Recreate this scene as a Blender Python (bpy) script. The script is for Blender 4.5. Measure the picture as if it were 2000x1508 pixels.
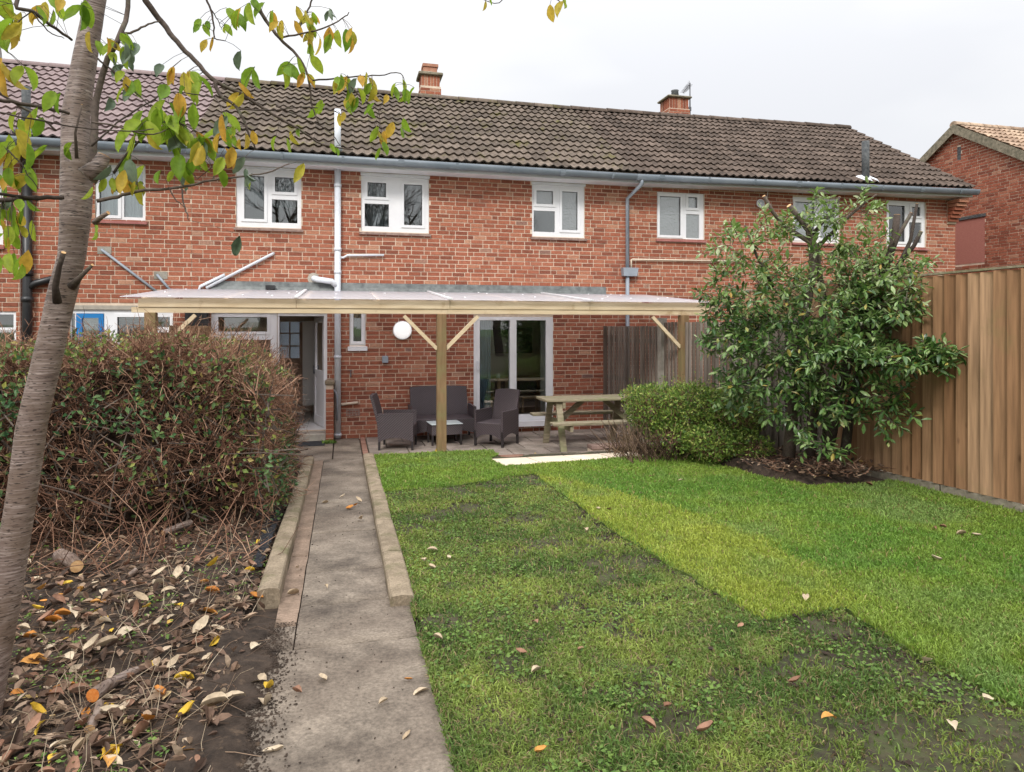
import bpy, math, random
import numpy as np
from mathutils import Vector, Matrix, Euler, noise as mnoise

random.seed(11)
rng = np.random.default_rng(11)
PI = math.pi
sc = bpy.context.scene
col = sc.collection
for _o in list(bpy.data.objects):
    bpy.data.objects.remove(_o)

# ------------------------------------------------------------------ camera
H = 1.93                       # eye height over the patio (z = 0 at the foot of the house wall)
F = 1333.0                     # focal length in photo pixels (24 mm)
YAW = math.radians(14.0)
SY, CY = math.sin(YAW), math.cos(YAW)
HOR = 640.0
cam = bpy.data.cameras.new('camera')
cam_ob = bpy.data.objects.new('camera', cam)
col.objects.link(cam_ob)
cam.sensor_fit = 'HORIZONTAL'
cam.sensor_width = 36.0
cam.lens = 36.0 * F / 2000.0
cam.shift_y = -(754.0 - HOR) / 2000.0
cam.clip_start = 0.05
cam.clip_end = 2000.0
cam_ob.location = (0, 0, H)
cam_ob.rotation_euler = (PI / 2, 0, -YAW)
sc.camera = cam_ob

# ------------------------------------------------------------------ sky, sun, exposure
SUN_EL, SUN_AZ = math.radians(42), math.radians(205)   # azimuth clockwise from +Y: behind the camera, a little left
w = bpy.data.worlds.new('World')
sc.world = w
w.use_nodes = True
nt = w.node_tree
nt.nodes.clear()
n_out = nt.nodes.new('ShaderNodeOutputWorld')
n_bg = nt.nodes.new('ShaderNodeBackground')
n_bg.inputs['Strength'].default_value = 0.1
n_sky = nt.nodes.new('ShaderNodeTexSky')
n_sky.sky_type = 'NISHITA'
n_sky.sun_disc = False
n_sky.sun_elevation = SUN_EL
n_sky.sun_rotation = SUN_AZ
n_tc = nt.nodes.new('ShaderNodeTexCoord')
n_sep = nt.nodes.new('ShaderNodeSeparateXYZ')
nt.links.new(n_tc.outputs['Generated'], n_sep.inputs[0])
n_up = nt.nodes.new('ShaderNodeMath'); n_up.operation = 'MAXIMUM'; n_up.inputs[1].default_value = 0.0
nt.links.new(n_sep.outputs['Z'], n_up.inputs[0])
n_sq = nt.nodes.new('ShaderNodeMath'); n_sq.operation = 'POWER'; n_sq.inputs[1].default_value = 3.1
nt.links.new(n_up.outputs[0], n_sq.inputs[0])
n_m2 = nt.nodes.new('ShaderNodeMath'); n_m2.operation = 'MULTIPLY_ADD'      # overcast: brightest overhead
nt.links.new(n_sq.outputs[0], n_m2.inputs[0]); n_m2.inputs[1].default_value = 19.5; n_m2.inputs[2].default_value = 5.95
n_no = nt.nodes.new('ShaderNodeTexNoise')
n_no.inputs['Scale'].default_value = 1.7; n_no.inputs['Detail'].default_value = 4.0; n_no.inputs['Roughness'].default_value = 0.45
n_map = nt.nodes.new('ShaderNodeMapping'); n_map.inputs['Scale'].default_value = (1, 1, 2.6); n_map.inputs['Location'].default_value = (0.35, 0.1, 0.2)
nt.links.new(n_tc.outputs['Generated'], n_map.inputs[0]); nt.links.new(n_map.outputs[0], n_no.inputs['Vector'])
n_cr = nt.nodes.new('ShaderNodeValToRGB')          # the overcast: grey-blue folds between white cloud
n_cr.color_ramp.elements[0].position = 0.36; n_cr.color_ramp.elements[0].color = (0.89, 0.90, 0.935, 1)
n_cr.color_ramp.elements[1].position = 0.56; n_cr.color_ramp.elements[1].color = (1.05, 1.05, 1.05, 1)
nt.links.new(n_no.outputs[0], n_cr.inputs[0])
n_mul = nt.nodes.new('ShaderNodeVectorMath'); n_mul.operation = 'SCALE'
nt.links.new(n_cr.outputs[0], n_mul.inputs[0]); nt.links.new(n_m2.outputs[0], n_mul.inputs['Scale'])
n_mix = nt.nodes.new('ShaderNodeMixRGB'); n_mix.inputs[0].default_value = 0.95
nt.links.new(n_sky.outputs[0], n_mix.inputs[1]); nt.links.new(n_mul.outputs[0], n_mix.inputs[2])
nt.links.new(n_mix.outputs[0], n_bg.inputs['Color'])
nt.links.new(n_bg.outputs[0], n_out.inputs[0])

sun_l = bpy.data.lights.new('sun', 'SUN')
sun_l.energy = 1.5
sun_l.angle = math.radians(14)
sun_l.color = (1.0, 0.965, 0.92)
sun = bpy.data.objects.new('sun', sun_l)
col.objects.link(sun)
sd = Vector((math.sin(SUN_AZ) * math.cos(SUN_EL), math.cos(SUN_AZ) * math.cos(SUN_EL), math.sin(SUN_EL)))
sun.rotation_euler = (-sd).to_track_quat('-Z', 'Y').to_euler()
sun.location = sd * 60

vs = sc.view_settings
vs.view_transform = 'Standard'
vs.look = 'None'
vs.exposure = 0.68
vs.gamma = 1.0
vs.use_curve_mapping = False
sc.render.engine = 'CYCLES'
sc.cycles.max_bounces = 8
sc.cycles.diffuse_bounces = 4
sc.cycles.glossy_bounces = 3
sc.cycles.transmission_bounces = 4
sc.cycles.transparent_max_bounces = 8
sc.cycles.use_denoising = True
sc.cycles.sample_clamp_indirect = 6.0

# ------------------------------------------------------------------ pixel -> place
YF = 12.2                      # house wall plane
def ray(px, py):
    u = (px - 1000.0) / F
    v = (HOR - py) / F
    return Vector((SY + u * CY, CY - u * SY, v))
def atD(px, py, d):            # depth along the view axis
    r = ray(px, py) * d
    return Vector((r.x, r.y, r.z + H))
def atY(px, py, Y):
    r = ray(px, py)
    return atD(px, py, Y / r.y)
def atX(px, py, X):
    r = ray(px, py)
    return atD(px, py, X / r.x)
def fx(px, Y=YF):
    return atY(px, HOR, Y).x
def fz(px, py, Y=YF):
    return atY(px, py, Y).z
def z_path(Y): return 0.03 * max(12.2 - Y, 0.0) if Y < 12.2 else 0.0
def z_lawn(Y): return 0.15 + 0.022 * (9.6 - Y)
def z_patio(Y): return 0.012 * (12.2 - Y)
def gp(px, py, fn=z_lawn, dz=0.0):
    d = 8.0
    r = ray(px, py)
    for _ in range(40):
        z = fn(r.y * d) + dz
        d = (z - H) / r.z
    return Vector((r.x * d, r.y * d, fn(r.y * d) + dz))
def to_px(p):
    x = p[0] * CY - p[1] * SY
    d = p[0] * SY + p[1] * CY
    return 1000 + F * x / d, HOR - F * (p[2] - H) / d, d

# ------------------------------------------------------------------ mesh helpers
class MB:
    def __init__(self):
        self.v = []; self.f = []
    def quad(self, a, b, c, d):
        n = len(self.v); self.v += [tuple(a), tuple(b), tuple(c), tuple(d)]; self.f.append((n, n + 1, n + 2, n + 3))
        return self
    def poly(self, pts):
        n = len(self.v); self.v += [tuple(p) for p in pts]; self.f.append(tuple(range(n, n + len(pts))))
        return self
    def hexa(self, p):          # 8 points: bottom ring 0-3, top ring 4-7 (both counter-clockwise from above)
        n = len(self.v); self.v += [tuple(q) for q in p]
        for f in ((3, 2, 1, 0), (4, 5, 6, 7), (0, 1, 5, 4), (1, 2, 6, 5), (2, 3, 7, 6), (3, 0, 4, 7)):
            self.f.append(tuple(n + i for i in f))
        return self
    def box(self, x0, x1, y0, y1, z0, z1):
        return self.hexa([(x0, y0, z0), (x1, y0, z0), (x1, y1, z0), (x0, y1, z0), (x0, y0, z1), (x1, y0, z1), (x1, y1, z1), (x0, y1, z1)])
    def cbox(self, x0, x1, y0, y1, z0, z1, b=0.01):   # chamfered box
        n = len(self.v)
        def ring(z, i): return [(x0 + i, y0 + i * 0, z), (x1 - i, y0, z), (x1, y0 + i, z), (x1, y1 - i, z), (x1 - i, y1, z), (x0 + i, y1, z), (x0, y1 - i, z), (x0, y0 + i, z)]
        def ring2(z, i):
            return [(x0 + 2 * i, y0 + i, z), (x1 - 2 * i, y0 + i, z), (x1 - i, y0 + 2 * i, z), (x1 - i, y1 - 2 * i, z), (x1 - 2 * i, y1 - i, z), (x0 + 2 * i, y1 - i, z), (x0 + i, y1 - 2 * i, z), (x0 + i, y0 + 2 * i, z)]
        rings = [ring2(z0, b), ring(z0 + b, b), ring(z1 - b, b), ring2(z1, b)]
        for r in rings: self.v += r
        for k in range(3):
            for i in range(8):
                j = (i + 1) % 8
                self.f.append((n + k * 8 + i, n + k * 8 + j, n + k * 8 + 8 + j, n + k * 8 + 8 + i))
        self.f.append(tuple(n + i for i in reversed(range(8))))
        self.f.append(tuple(n + 24 + i for i in range(8)))
        return self
    def bar(self, a, b, w, h, up=(0, 0, 1)):          # rectangular bar from a to b
        a = Vector(a); b = Vector(b); d = (b - a).normalized(); u = Vector(up)
        s = d.cross(u)
        if s.length < 1e-4: s = d.cross(Vector((1, 0, 0)))
        s.normalize(); u = s.cross(d).normalized()
        s *= w / 2; u *= h / 2
        return self.hexa([a - s - u, a + s - u, b + s - u, b - s - u, a - s + u, a + s + u, b + s + u, b - s + u])
    def tube(self, pts, rad, n=8, cap=True):
        pts = [Vector(p) for p in pts]
        if not hasattr(rad, '__len__'): rad = [rad] * len(pts)
        base = len(self.v); ref = None
        for i, p in enumerate(pts):
            d = (pts[min(i + 1, len(pts) - 1)] - pts[max(i - 1, 0)]).normalized()
            if ref is None:
                ref = d.orthogonal().normalized()
            ref = (ref - d * ref.dot(d))
            ref = ref.normalized() if ref.length > 1e-5 else d.orthogonal().normalized()
            s = d.cross(ref)
            for k in range(n):
                a = 2 * PI * k / n
                self.v.append(tuple(p + (ref * math.cos(a) + s * math.sin(a)) * rad[i]))
        for i in range(len(pts) - 1):
            for k in range(n):
                k2 = (k + 1) % n
                self.f.append((base + i * n + k, base + i * n + k2, base + (i + 1) * n + k2, base + (i + 1) * n + k))
        if cap:
            self.f.append(tuple(base + k for k in reversed(range(n))))
            self.f.append(tuple(base + (len(pts) - 1) * n + k for k in range(n)))
        return self
    def disc(self, c, axis, r, depth, n=24):
        c = Vector(c); axis = Vector(axis).normalized()
        return self.tube([c, c + axis * depth], r, n)
    def slab(self, x0, x1, z0, z1, holes, yf, yb):     # upright slab in the facade plane with rectangular holes
        xs = sorted({x0, x1} | {min(max(h[i], x0), x1) for h in holes for i in (0, 1)})
        zs = sorted({z0, z1} | {min(max(h[i], z0), z1) for h in holes for i in (2, 3)})
        def full(i, j):
            if i < 0 or j < 0 or i >= len(xs) - 1 or j >= len(zs) - 1: return False
            cx = (xs[i] + xs[i + 1]) / 2; cz = (zs[j] + zs[j + 1]) / 2
            return not any(h[0] < cx < h[1] and h[2] < cz < h[3] for h in holes)
        for i in range(len(xs) - 1):
            for j in range(len(zs) - 1):
                if not full(i, j): continue
                a, b, c, d = xs[i], xs[i + 1], zs[j], zs[j + 1]
                self.quad((a, yf, c), (b, yf, c), (b, yf, d), (a, yf, d))
                self.quad((b, yb, c), (a, yb, c), (a, yb, d), (b, yb, d))
                if not full(i - 1, j): self.quad((a, yb, c), (a, yf, c), (a, yf, d), (a, yb, d))
                if not full(i + 1, j): self.quad((b, yf, c), (b, yb, c), (b, yb, d), (b, yf, d))
                if not full(i, j - 1): self.quad((a, yb, c), (b, yb, c), (b, yf, c), (a, yf, c))
                if not full(i, j + 1): self.quad((a, yf, d), (b, yf, d), (b, yb, d), (a, yb, d))
        return self
    def mesh(self, name, m, smooth=False):
        me = bpy.data.meshes.new(name)
        me.from_pydata(self.v, [], self.f)
        if m is not None: me.materials.append(m)
        if smooth: me.polygons.foreach_set('use_smooth', [True] * len(me.polygons))
        me.update()
        return me

def np_mesh(name, verts, faces, m, smooth=False):
    """verts (N,3), faces (M,k) with one k"""
    verts = np.ascontiguousarray(verts, dtype=np.float32); faces = np.ascontiguousarray(faces, dtype=np.int32)
    me = bpy.data.meshes.new(name)
    me.vertices.add(len(verts)); me.vertices.foreach_set('co', verts.ravel())
    k = faces.shape[1]
    me.loops.add(faces.size); me.loops.foreach_set('vertex_index', faces.ravel())
    me.polygons.add(len(faces))
    me.polygons.foreach_set('loop_start', np.arange(0, faces.size, k, dtype=np.int32))
    me.polygons.foreach_set('loop_total', np.full(len(faces), k, dtype=np.int32))
    me.polygons.foreach_set('use_smooth', np.full(len(faces), bool(smooth)))
    me.update(calc_edges=True)
    for mm in (m if isinstance(m, (list, tuple)) else [m]): me.materials.append(mm)
    return me

BASE = {}
def empty(name, loc=(0, 0, 0), rotz=0.0):
    o = bpy.data.objects.new(name, None)
    o.empty_display_size = 0.2
    col.objects.link(o); o.location = loc; o.rotation_euler = (0, 0, rotz)
    BASE[o.name] = Vector(loc)
    return o
def link(name, me, parent=None, local=False):
    o = bpy.data.objects.new(name, me)
    col.objects.link(o)
    if parent is not None:
        o.parent = parent
        if not local and parent.name in BASE:           # mesh given in world coordinates
            o.matrix_parent_inverse = Matrix.Translation(-BASE[parent.name])
    return o
def obj(name, mb, m, parent=None, smooth=False, local=False):
    return link(name, mb.mesh(name, m, smooth), parent, local)
def tag(o, label=None, cat=None, group=None, kind=None):
    if label: o['label'] = label
    if cat: o['category'] = cat
    if group: o['group'] = group
    if kind: o['kind'] = kind
    return o

# ------------------------------------------------------------------ material helpers
def newmat(name):
    m = bpy.data.materials.new(name); m.use_nodes = True
    return m, m.node_tree, m.node_tree.nodes['Principled BSDF']
def rgb(c): return (c[0], c[1], c[2], 1.0)
def pm(name, c1, c2=None, scale=6.0, rough=0.75, bump=0.0, bscale=None, detail=6.0, stretch=(1, 1, 1), spec=0.3, metal=0.0, rnd=0.0, c3=None, s3=1.2, lo=0.35, hi=0.65, coords='world', lo3=0.48, hi3=0.66, grain=0.0, gscale=110.0):
    """two-tone noise material in world coordinates, per-object / per-island tone, optional third stain colour"""
    m, t, b = newmat(name)
    b.inputs['Roughness'].default_value = rough
    b.inputs['Specular IOR Level'].default_value = spec
    b.inputs['Metallic'].default_value = metal
    N = t.nodes.new; L = t.links.new
    c2 = c2 or c1
    if coords == 'world':
        g = N('ShaderNodeNewGeometry'); src = g.outputs['Position']
    else:
        g = N('ShaderNodeTexCoord'); src = g.outputs['Object']
    mp = N('ShaderNodeMapping'); mp.inputs['Scale'].default_value = stretch; L(src, mp.inputs[0])
    no = N('ShaderNodeTexNoise'); no.inputs['Scale'].default_value = scale; no.inputs['Detail'].default_value = detail; no.inputs['Roughness'].default_value = 0.6
    L(mp.outputs[0], no.inputs['Vector'])
    cr = N('ShaderNodeValToRGB'); cr.color_ramp.elements[0].position = lo; cr.color_ramp.elements[1].position = hi
    cr.color_ramp.elements[0].color = rgb(c1); cr.color_ramp.elements[1].color = rgb(c2)
    L(no.outputs[0], cr.inputs[0]); out = cr.outputs[0]
    if c3 is not None:
        n3 = N('ShaderNodeTexNoise'); n3.inputs['Scale'].default_value = s3; n3.inputs['Detail'].default_value = 8.0; n3.inputs['Roughness'].default_value = 0.65
        L(src, n3.inputs['Vector'])
        r3 = N('ShaderNodeValToRGB'); r3.color_ramp.elements[0].position = lo3; r3.color_ramp.elements[1].position = hi3
        r3.color_ramp.elements[0].color = (0, 0, 0, 1); r3.color_ramp.elements[1].color = (1, 1, 1, 1)
        L(n3.outputs[0], r3.inputs[0])
        mx = N('ShaderNodeMixRGB'); L(r3.outputs[0], mx.inputs[0]); L(out, mx.inputs[1]); mx.inputs[2].default_value = rgb(c3); out = mx.outputs[0]
    if rnd > 0:
        oi = N('ShaderNodeObjectInfo'); gi = N('ShaderNodeNewGeometry')
        ad = N('ShaderNodeMath'); ad.operation = 'ADD'; L(oi.outputs['Random'], ad.inputs[0]); L(gi.outputs['Random Per Island'], ad.inputs[1])
        fr = N('ShaderNodeMath'); fr.operation = 'FRACT'; L(ad.outputs[0], fr.inputs[0])
        mr = N('ShaderNodeMapRange'); mr.inputs[3].default_value = 1 - rnd; mr.inputs[4].default_value = 1 + rnd; L(fr.outputs[0], mr.inputs[0])
        vm = N('ShaderNodeVectorMath'); vm.operation = 'SCALE'; L(out, vm.inputs[0]); L(mr.outputs[0], vm.inputs['Scale']); out = vm.outputs[0]
    if grain > 0:
        ng = N('ShaderNodeTexNoise'); ng.inputs['Scale'].default_value = gscale; ng.inputs['Detail'].default_value = 4.0; ng.inputs['Roughness'].default_value = 0.7; L(src, ng.inputs['Vector'])
        mg = N('ShaderNodeMapRange'); mg.inputs[1].default_value = 0.3; mg.inputs[2].default_value = 0.7; mg.inputs[3].default_value = 1 - grain; mg.inputs[4].default_value = 1 + grain; L(ng.outputs[0], mg.inputs[0])
        vg = N('ShaderNodeVectorMath'); vg.operation = 'SCALE'; L(out, vg.inputs[0]); L(mg.outputs[0], vg.inputs['Scale']); out = vg.outputs[0]
    L(out, b.inputs['Base Color'])
    if bump > 0:
        nb = N('ShaderNodeTexNoise'); nb.inputs['Scale'].default_value = bscale or scale * 6; nb.inputs['Detail'].default_value = 5.0
        L(mp.outputs[0], nb.inputs['Vector'])
        bp = N('ShaderNodeBump'); bp.inputs['Strength'].default_value = bump; bp.inputs['Distance'].default_value = 0.01
        L(nb.outputs[0], bp.inputs['Height']); L(bp.outputs[0], b.inputs['Normal'])
    return m

def ramp_random(name, stops, rough=0.85, mott=0.25, mscale=30.0, bump=0.3, spec=0.2, stain=None, sscale=1.1, stretch=None, knots=None):
    """colour picked per object / per island from a ramp, mottled by noise (bricks, tiles, boards)"""
    m, t, b = newmat(name); N = t.nodes.new; L = t.links.new
    b.inputs['Roughness'].default_value = rough; b.inputs['Specular IOR Level'].default_value = spec
    oi = N('ShaderNodeObjectInfo'); gi = N('ShaderNodeNewGeometry')
    ad = N('ShaderNodeMath'); ad.operation = 'ADD'; L(oi.outputs['Random'], ad.inputs[0]); L(gi.outputs['Random Per Island'], ad.inputs[1])
    fr = N('ShaderNodeMath'); fr.operation = 'FRACT'; L(ad.outputs[0], fr.inputs[0])
    cr = N('ShaderNodeValToRGB')
    els = cr.color_ramp.elements
    while len(els) < len(stops): els.new(0.5)
    for e, (p, c) in zip(els, stops): e.position = p; e.color = rgb(c)
    L(fr.outputs[0], cr.inputs[0])
    no = N('ShaderNodeTexNoise'); no.inputs['Scale'].default_value = mscale; no.inputs['Detail'].default_value = 5.0
    if stretch:
        # every board carries its own grain
        mpp = N('ShaderNodeMapping'); mpp.inputs['Scale'].default_value = stretch; L(gi.outputs['Position'], mpp.inputs[0])
        ofs = N('ShaderNodeVectorMath'); ofs.operation = 'SCALE'; ofs.inputs[0].default_value = (13, 7, 29); L(fr.outputs[0], ofs.inputs['Scale']); L(ofs.outputs[0], mpp.inputs['Location'])
        L(mpp.outputs[0], no.inputs['Vector'])
    else: L(gi.outputs['Position'], no.inputs['Vector'])
    mr = N('ShaderNodeMapRange'); mr.inputs[1].default_value = 0.3; mr.inputs[2].default_value = 0.7; mr.inputs[3].default_value = 1 - mott; mr.inputs[4].default_value = 1 + mott; L(no.outputs[0], mr.inputs[0])
    vm = N('ShaderNodeVectorMath'); vm.operation = 'SCALE'; L(cr.outputs[0], vm.inputs[0]); L(mr.outputs[0], vm.inputs['Scale'])
    out = vm.outputs[0]
    if stain is not None:
        c3, lo3, hi3 = stain
        n3 = N('ShaderNodeTexNoise'); n3.inputs['Scale'].default_value = sscale; n3.inputs['Detail'].default_value = 9.0; n3.inputs['Roughness'].default_value = 0.7
        L(gi.outputs['Position'], n3.inputs['Vector'])
        r3 = N('ShaderNodeValToRGB'); r3.color_ramp.elements[0].position = lo3; r3.color_ramp.elements[1].position = hi3
        r3.color_ramp.elements[0].color = (0, 0, 0, 1); r3.color_ramp.elements[1].color = (0.9, 0.9, 0.9, 1); L(n3.outputs[0], r3.inputs[0])
        mx = N('ShaderNodeMixRGB'); L(r3.outputs[0], mx.inputs[0]); L(out, mx.inputs[1]); mx.inputs[2].default_value = rgb(c3); out = mx.outputs[0]
    if knots is not None:
        vo = N('ShaderNodeTexVoronoi'); vo.inputs['Scale'].default_value = 2.6
        mk = N('ShaderNodeMapping'); mk.inputs['Scale'].default_value = (2.4, 2.4, 1.0); L(gi.outputs['Position'], mk.inputs[0]); L(mk.outputs[0], vo.inputs['Vector'])
        rk = N('ShaderNodeValToRGB'); rk.color_ramp.elements[0].position = 0.05; rk.color_ramp.elements[0].color = (.85, .85, .85, 1); rk.color_ramp.elements[1].position = 0.13; rk.color_ramp.elements[1].color = (0, 0, 0, 1); L(vo.outputs['Distance'], rk.inputs[0])
        mkx = N('ShaderNodeMixRGB'); L(rk.outputs[0], mkx.inputs[0]); L(out, mkx.inputs[1]); mkx.inputs[2].default_value = rgb(knots); out = mkx.outputs[0]
    L(out, b.inputs['Base Color'])
    if bump:
        bp = N('ShaderNodeBump'); bp.inputs['Strength'].default_value = bump; bp.inputs['Distance'].default_value = 0.004
        L(no.outputs[0], bp.inputs['Height']); L(bp.outputs[0], b.inputs['Normal'])
    return m

def leafmat(name, stops, trans=0.35, rough=0.5, mott=0.2, attr=None, gloss=0.25):
    """leaf: colour per leaf, light passes through"""
    m, t, b = newmat(name); N = t.nodes.new; L = t.links.new
    out = t.nodes['Material Output']
    gi = N('ShaderNodeNewGeometry')
    if attr:
        at_ = N('ShaderNodeAttribute'); at_.attribute_name = attr; c = at_.outputs['Color']
    else:
        oi = N('ShaderNodeObjectInfo')
        ad = N('ShaderNodeMath'); ad.operation = 'ADD'; L(oi.outputs['Random'], ad.inputs[0]); L(gi.outputs['Random Per Island'], ad.inputs[1])
        fr = N('ShaderNodeMath'); fr.operation = 'FRACT'; L(ad.outputs[0], fr.inputs[0])
        cr = N('ShaderNodeValToRGB'); els = cr.color_ramp.elements
        while len(els) < len(stops): els.new(0.5)
        for e, (p, cc) in zip(els, stops): e.position = p; e.color = rgb(cc)
        L(fr.outputs[0], cr.inputs[0])
        no = N('ShaderNodeTexNoise'); no.inputs['Scale'].default_value = 45.0; no.inputs['Detail'].default_value = 3.0; L(gi.outputs['Position'], no.inputs['Vector'])
        mr = N('ShaderNodeMapRange'); mr.inputs[1].default_value = 0.3; mr.inputs[2].default_value = 0.7; mr.inputs[3].default_value = 1 - mott; mr.inputs[4].default_value = 1 + mott; L(no.outputs[0], mr.inputs[0])
        vm = N('ShaderNodeVectorMath'); vm.operation = 'SCALE'; L(cr.outputs[0], vm.inputs[0]); L(mr.outputs[0], vm.inputs['Scale']); c = vm.outputs[0]
    L(c, b.inputs['Base Color']); b.inputs['Roughness'].default_value = rough; b.inputs['Specular IOR Level'].default_value = gloss
    tr = N('ShaderNodeBsdfTranslucent'); L(c, tr.inputs['Color'])
    mx = N('ShaderNodeMixShader'); mx.inputs[0].default_value = trans; L(b.outputs[0], mx.inputs[1]); L(tr.outputs[0], mx.inputs[2])
    L(mx.outputs[0], out.inputs[0])
    return m
# ------------------------------------------------------------------ materials
M = {}
BR = [(0.0, (0.205, 0.070, 0.044)), (0.2, (0.270, 0.089, 0.052)), (0.5, (0.325, 0.110, 0.064)), (0.8, (0.358, 0.132, 0.079)), (0.94, (0.385, 0.165, 0.10)), (0.99, (0.42, 0.23, 0.15)), (1.0, (0.17, 0.09, 0.08))]
M['brick'] = ramp_random('red_brick', BR, mott=0.22, mscale=38, bump=0.5, stain=((0.17, 0.075, 0.058), 0.60, 0.78), sscale=0.9)
M['brick2'] = ramp_random('red_brick_neighbour', [(p, (c[0] * 0.92, c[1] * 0.85, c[2] * 0.85)) for p, c in BR], mott=0.2, mscale=38, bump=0.5)
M['mortar'] = pm('mortar', (0.60, 0.48, 0.365), (0.72, 0.595, 0.47), scale=14, rough=0.95, bump=0.3, c3=(0.36, 0.24, 0.18), s3=0.9, lo3=0.52, hi3=0.75)
TI = [(0.0, (0.078, 0.060, 0.046)), (0.4, (0.110, 0.085, 0.066)), (0.8, (0.130, 0.101, 0.079)), (1.0, (0.158, 0.124, 0.098))]
M['tile_old'] = ramp_random('weathered_roof_tile', TI, mott=0.34, mscale=14, bump=0.5, stain=((0.105, 0.095, 0.022), 0.55, 0.68), sscale=2.6)
M['tile_brown'] = ramp_random('brown_roof_tile', [(p, (c[0] * .82, c[1] * .78, c[2] * .79)) for p, c in TI], mott=0.35, mscale=11, bump=0.4, stain=((0.17, 0.12, 0.06), 0.63, 0.8), sscale=1.7)
M['tile_new'] = ramp_random('plum_roof_tile', [(0, (0.20, 0.15, 0.148)), (1, (0.255, 0.195, 0.19))], mott=0.12, mscale=14, bump=0.2)
M['tile_far'] = ramp_random('sandy_roof_tile', [(0, (0.24, 0.16, 0.11)), (0.5, (0.34, 0.24, 0.17)), (1, (0.42, 0.31, 0.22))], mott=0.3, mscale=9, bump=0.3)
M['upvc'] = pm('white_plastic', (0.80, 0.80, 0.81), (0.74, 0.74, 0.76), scale=2.0, rough=0.35, spec=0.5)
M['white_paint'] = pm('white_board', (0.76, 0.77, 0.79), (0.66, 0.67, 0.70), scale=3.0, rough=0.55, bump=0.05)
M['gutter'] = pm('grey_gutter', (0.155, 0.185, 0.215), (0.215, 0.245, 0.275), scale=2.0, rough=0.42, spec=0.45)
M['greypipe'] = pm('grey_pipe', (0.26, 0.295, 0.34), (0.33, 0.365, 0.41), scale=3.0, rough=0.4, spec=0.4)
M['whitepipe'] = pm('white_pipe', (0.70, 0.73, 0.77), (0.62, 0.65, 0.70), scale=1.5, rough=0.35, spec=0.4, c3=(0.48, 0.46, 0.44), s3=3.0, lo3=0.58, hi3=0.85)
M['blackpipe'] = pm('black_pipe', (0.012, 0.012, 0.013), (0.028, 0.028, 0.03), scale=4.0, rough=0.4, spec=0.5)
M['creampipe'] = pm('cream_pipe', (0.62, 0.50, 0.38), (0.70, 0.60, 0.48), scale=4.0, rough=0.5)
M['lead'] = pm('lead_flashing', (0.105, 0.115, 0.115), (0.20, 0.215, 0.21), scale=9.0, rough=0.55, bump=0.5, bscale=14, spec=0.4, metal=0.2)
M['sill_red'] = pm('red_sill', (0.30, 0.105, 0.095), (0.40, 0.17, 0.15), scale=6.0, rough=0.7)
M['sill_tile'] = pm('weathered_sill', (0.20, 0.13, 0.11), (0.34, 0.24, 0.20), scale=12.0, rough=0.8, bump=0.3)
M['concrete'] = pm('concrete_lintel', (0.30, 0.27, 0.23), (0.42, 0.38, 0.32), scale=7.0, rough=0.9, bump=0.3)
M['blue_door'] = pm('blue_paint', (0.012, 0.16, 0.42), (0.016, 0.19, 0.48), scale=4.0, rough=0.4, spec=0.4)
M['asbestos'] = pm('dark_flue', (0.05, 0.055, 0.06), (0.12, 0.125, 0.125), scale=18.0, rough=0.85, bump=0.3)
M['chimney_pot'] = pm('clay_pot', (0.32, 0.13, 0.085), (0.44, 0.24, 0.16), scale=9.0, rough=0.85, bump=0.3)
M['chimney_cap'] = pm('mossy_cap', (0.13, 0.12, 0.085), (0.30, 0.26, 0.19), scale=14.0, rough=0.95, bump=0.5)
M['metal'] = pm('aerial_metal', (0.10, 0.10, 0.11), (0.17, 0.17, 0.18), scale=5.0, rough=0.45, metal=0.6)
M['plaster'] = pm('plaster', (0.66, 0.55, 0.46), (0.72, 0.61, 0.52), scale=2.0, rough=0.9)
M['plaster_white'] = pm('white_plaster', (0.72, 0.70, 0.66), (0.78, 0.76, 0.72), scale=2.0, rough=0.9)
M['floor_tile'] = pm('pale_floor_tile', (0.70, 0.68, 0.66), (0.78, 0.76, 0.74), scale=3.0, rough=0.3, rnd=0.05)
M['grout'] = pm('grout', (0.22, 0.20, 0.18), (0.28, 0.26, 0.24), scale=20.0, rough=0.9)
M['int_door'] = pm('varnished_door', (0.60, 0.41, 0.30), (0.68, 0.48, 0.36), scale=3.0, rough=0.5, stretch=(6, 6, 1))
M['curtain_blue'] = pm('teal_curtain', (0.20, 0.30, 0.37), (0.28, 0.40, 0.47), scale=3.0, rough=0.9, stretch=(8, 8, 0.5))
M['curtain_white'] = pm('pale_curtain', (0.58, 0.57, 0.54), (0.66, 0.65, 0.62), scale=3.0, rough=0.9, stretch=(8, 8, 0.5))
M['net'] = pm('net_curtain', (0.15, 0.175, 0.19), (0.20, 0.225, 0.24), scale=3.0, rough=0.95, stretch=(12, 12, 0.6))
M['blind'] = pm('slat_blind', (0.78, 0.80, 0.82), (0.84, 0.86, 0.88), scale=3.0, rough=0.6)
M['table_wood'] = pm('oak_table', (0.40, 0.25, 0.13), (0.50, 0.33, 0.18), scale=3.0, rough=0.5, stretch=(1, 10, 10))
M['dark_cloth'] = pm('dark_cloth', (0.03, 0.035, 0.04), (0.06, 0.06, 0.065), scale=5.0, rough=0.9)
M['new_timber'] = pm('pale_new_timber', (0.55, 0.425, 0.265), (0.68, 0.555, 0.375), scale=2.0, rough=0.75, bump=0.15, stretch=(1.2, 9, 9), c3=(0.34, 0.22, 0.11), s3=2.6, lo3=0.60, hi3=0.74)
M['post_timber'] = pm('brown_post_timber', (0.17, 0.105, 0.05), (0.27, 0.175, 0.09), scale=2.4, rough=0.8, bump=0.25, stretch=(9, 9, 0.9), c3=(0.20, 0.17, 0.075), s3=2.0)
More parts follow.
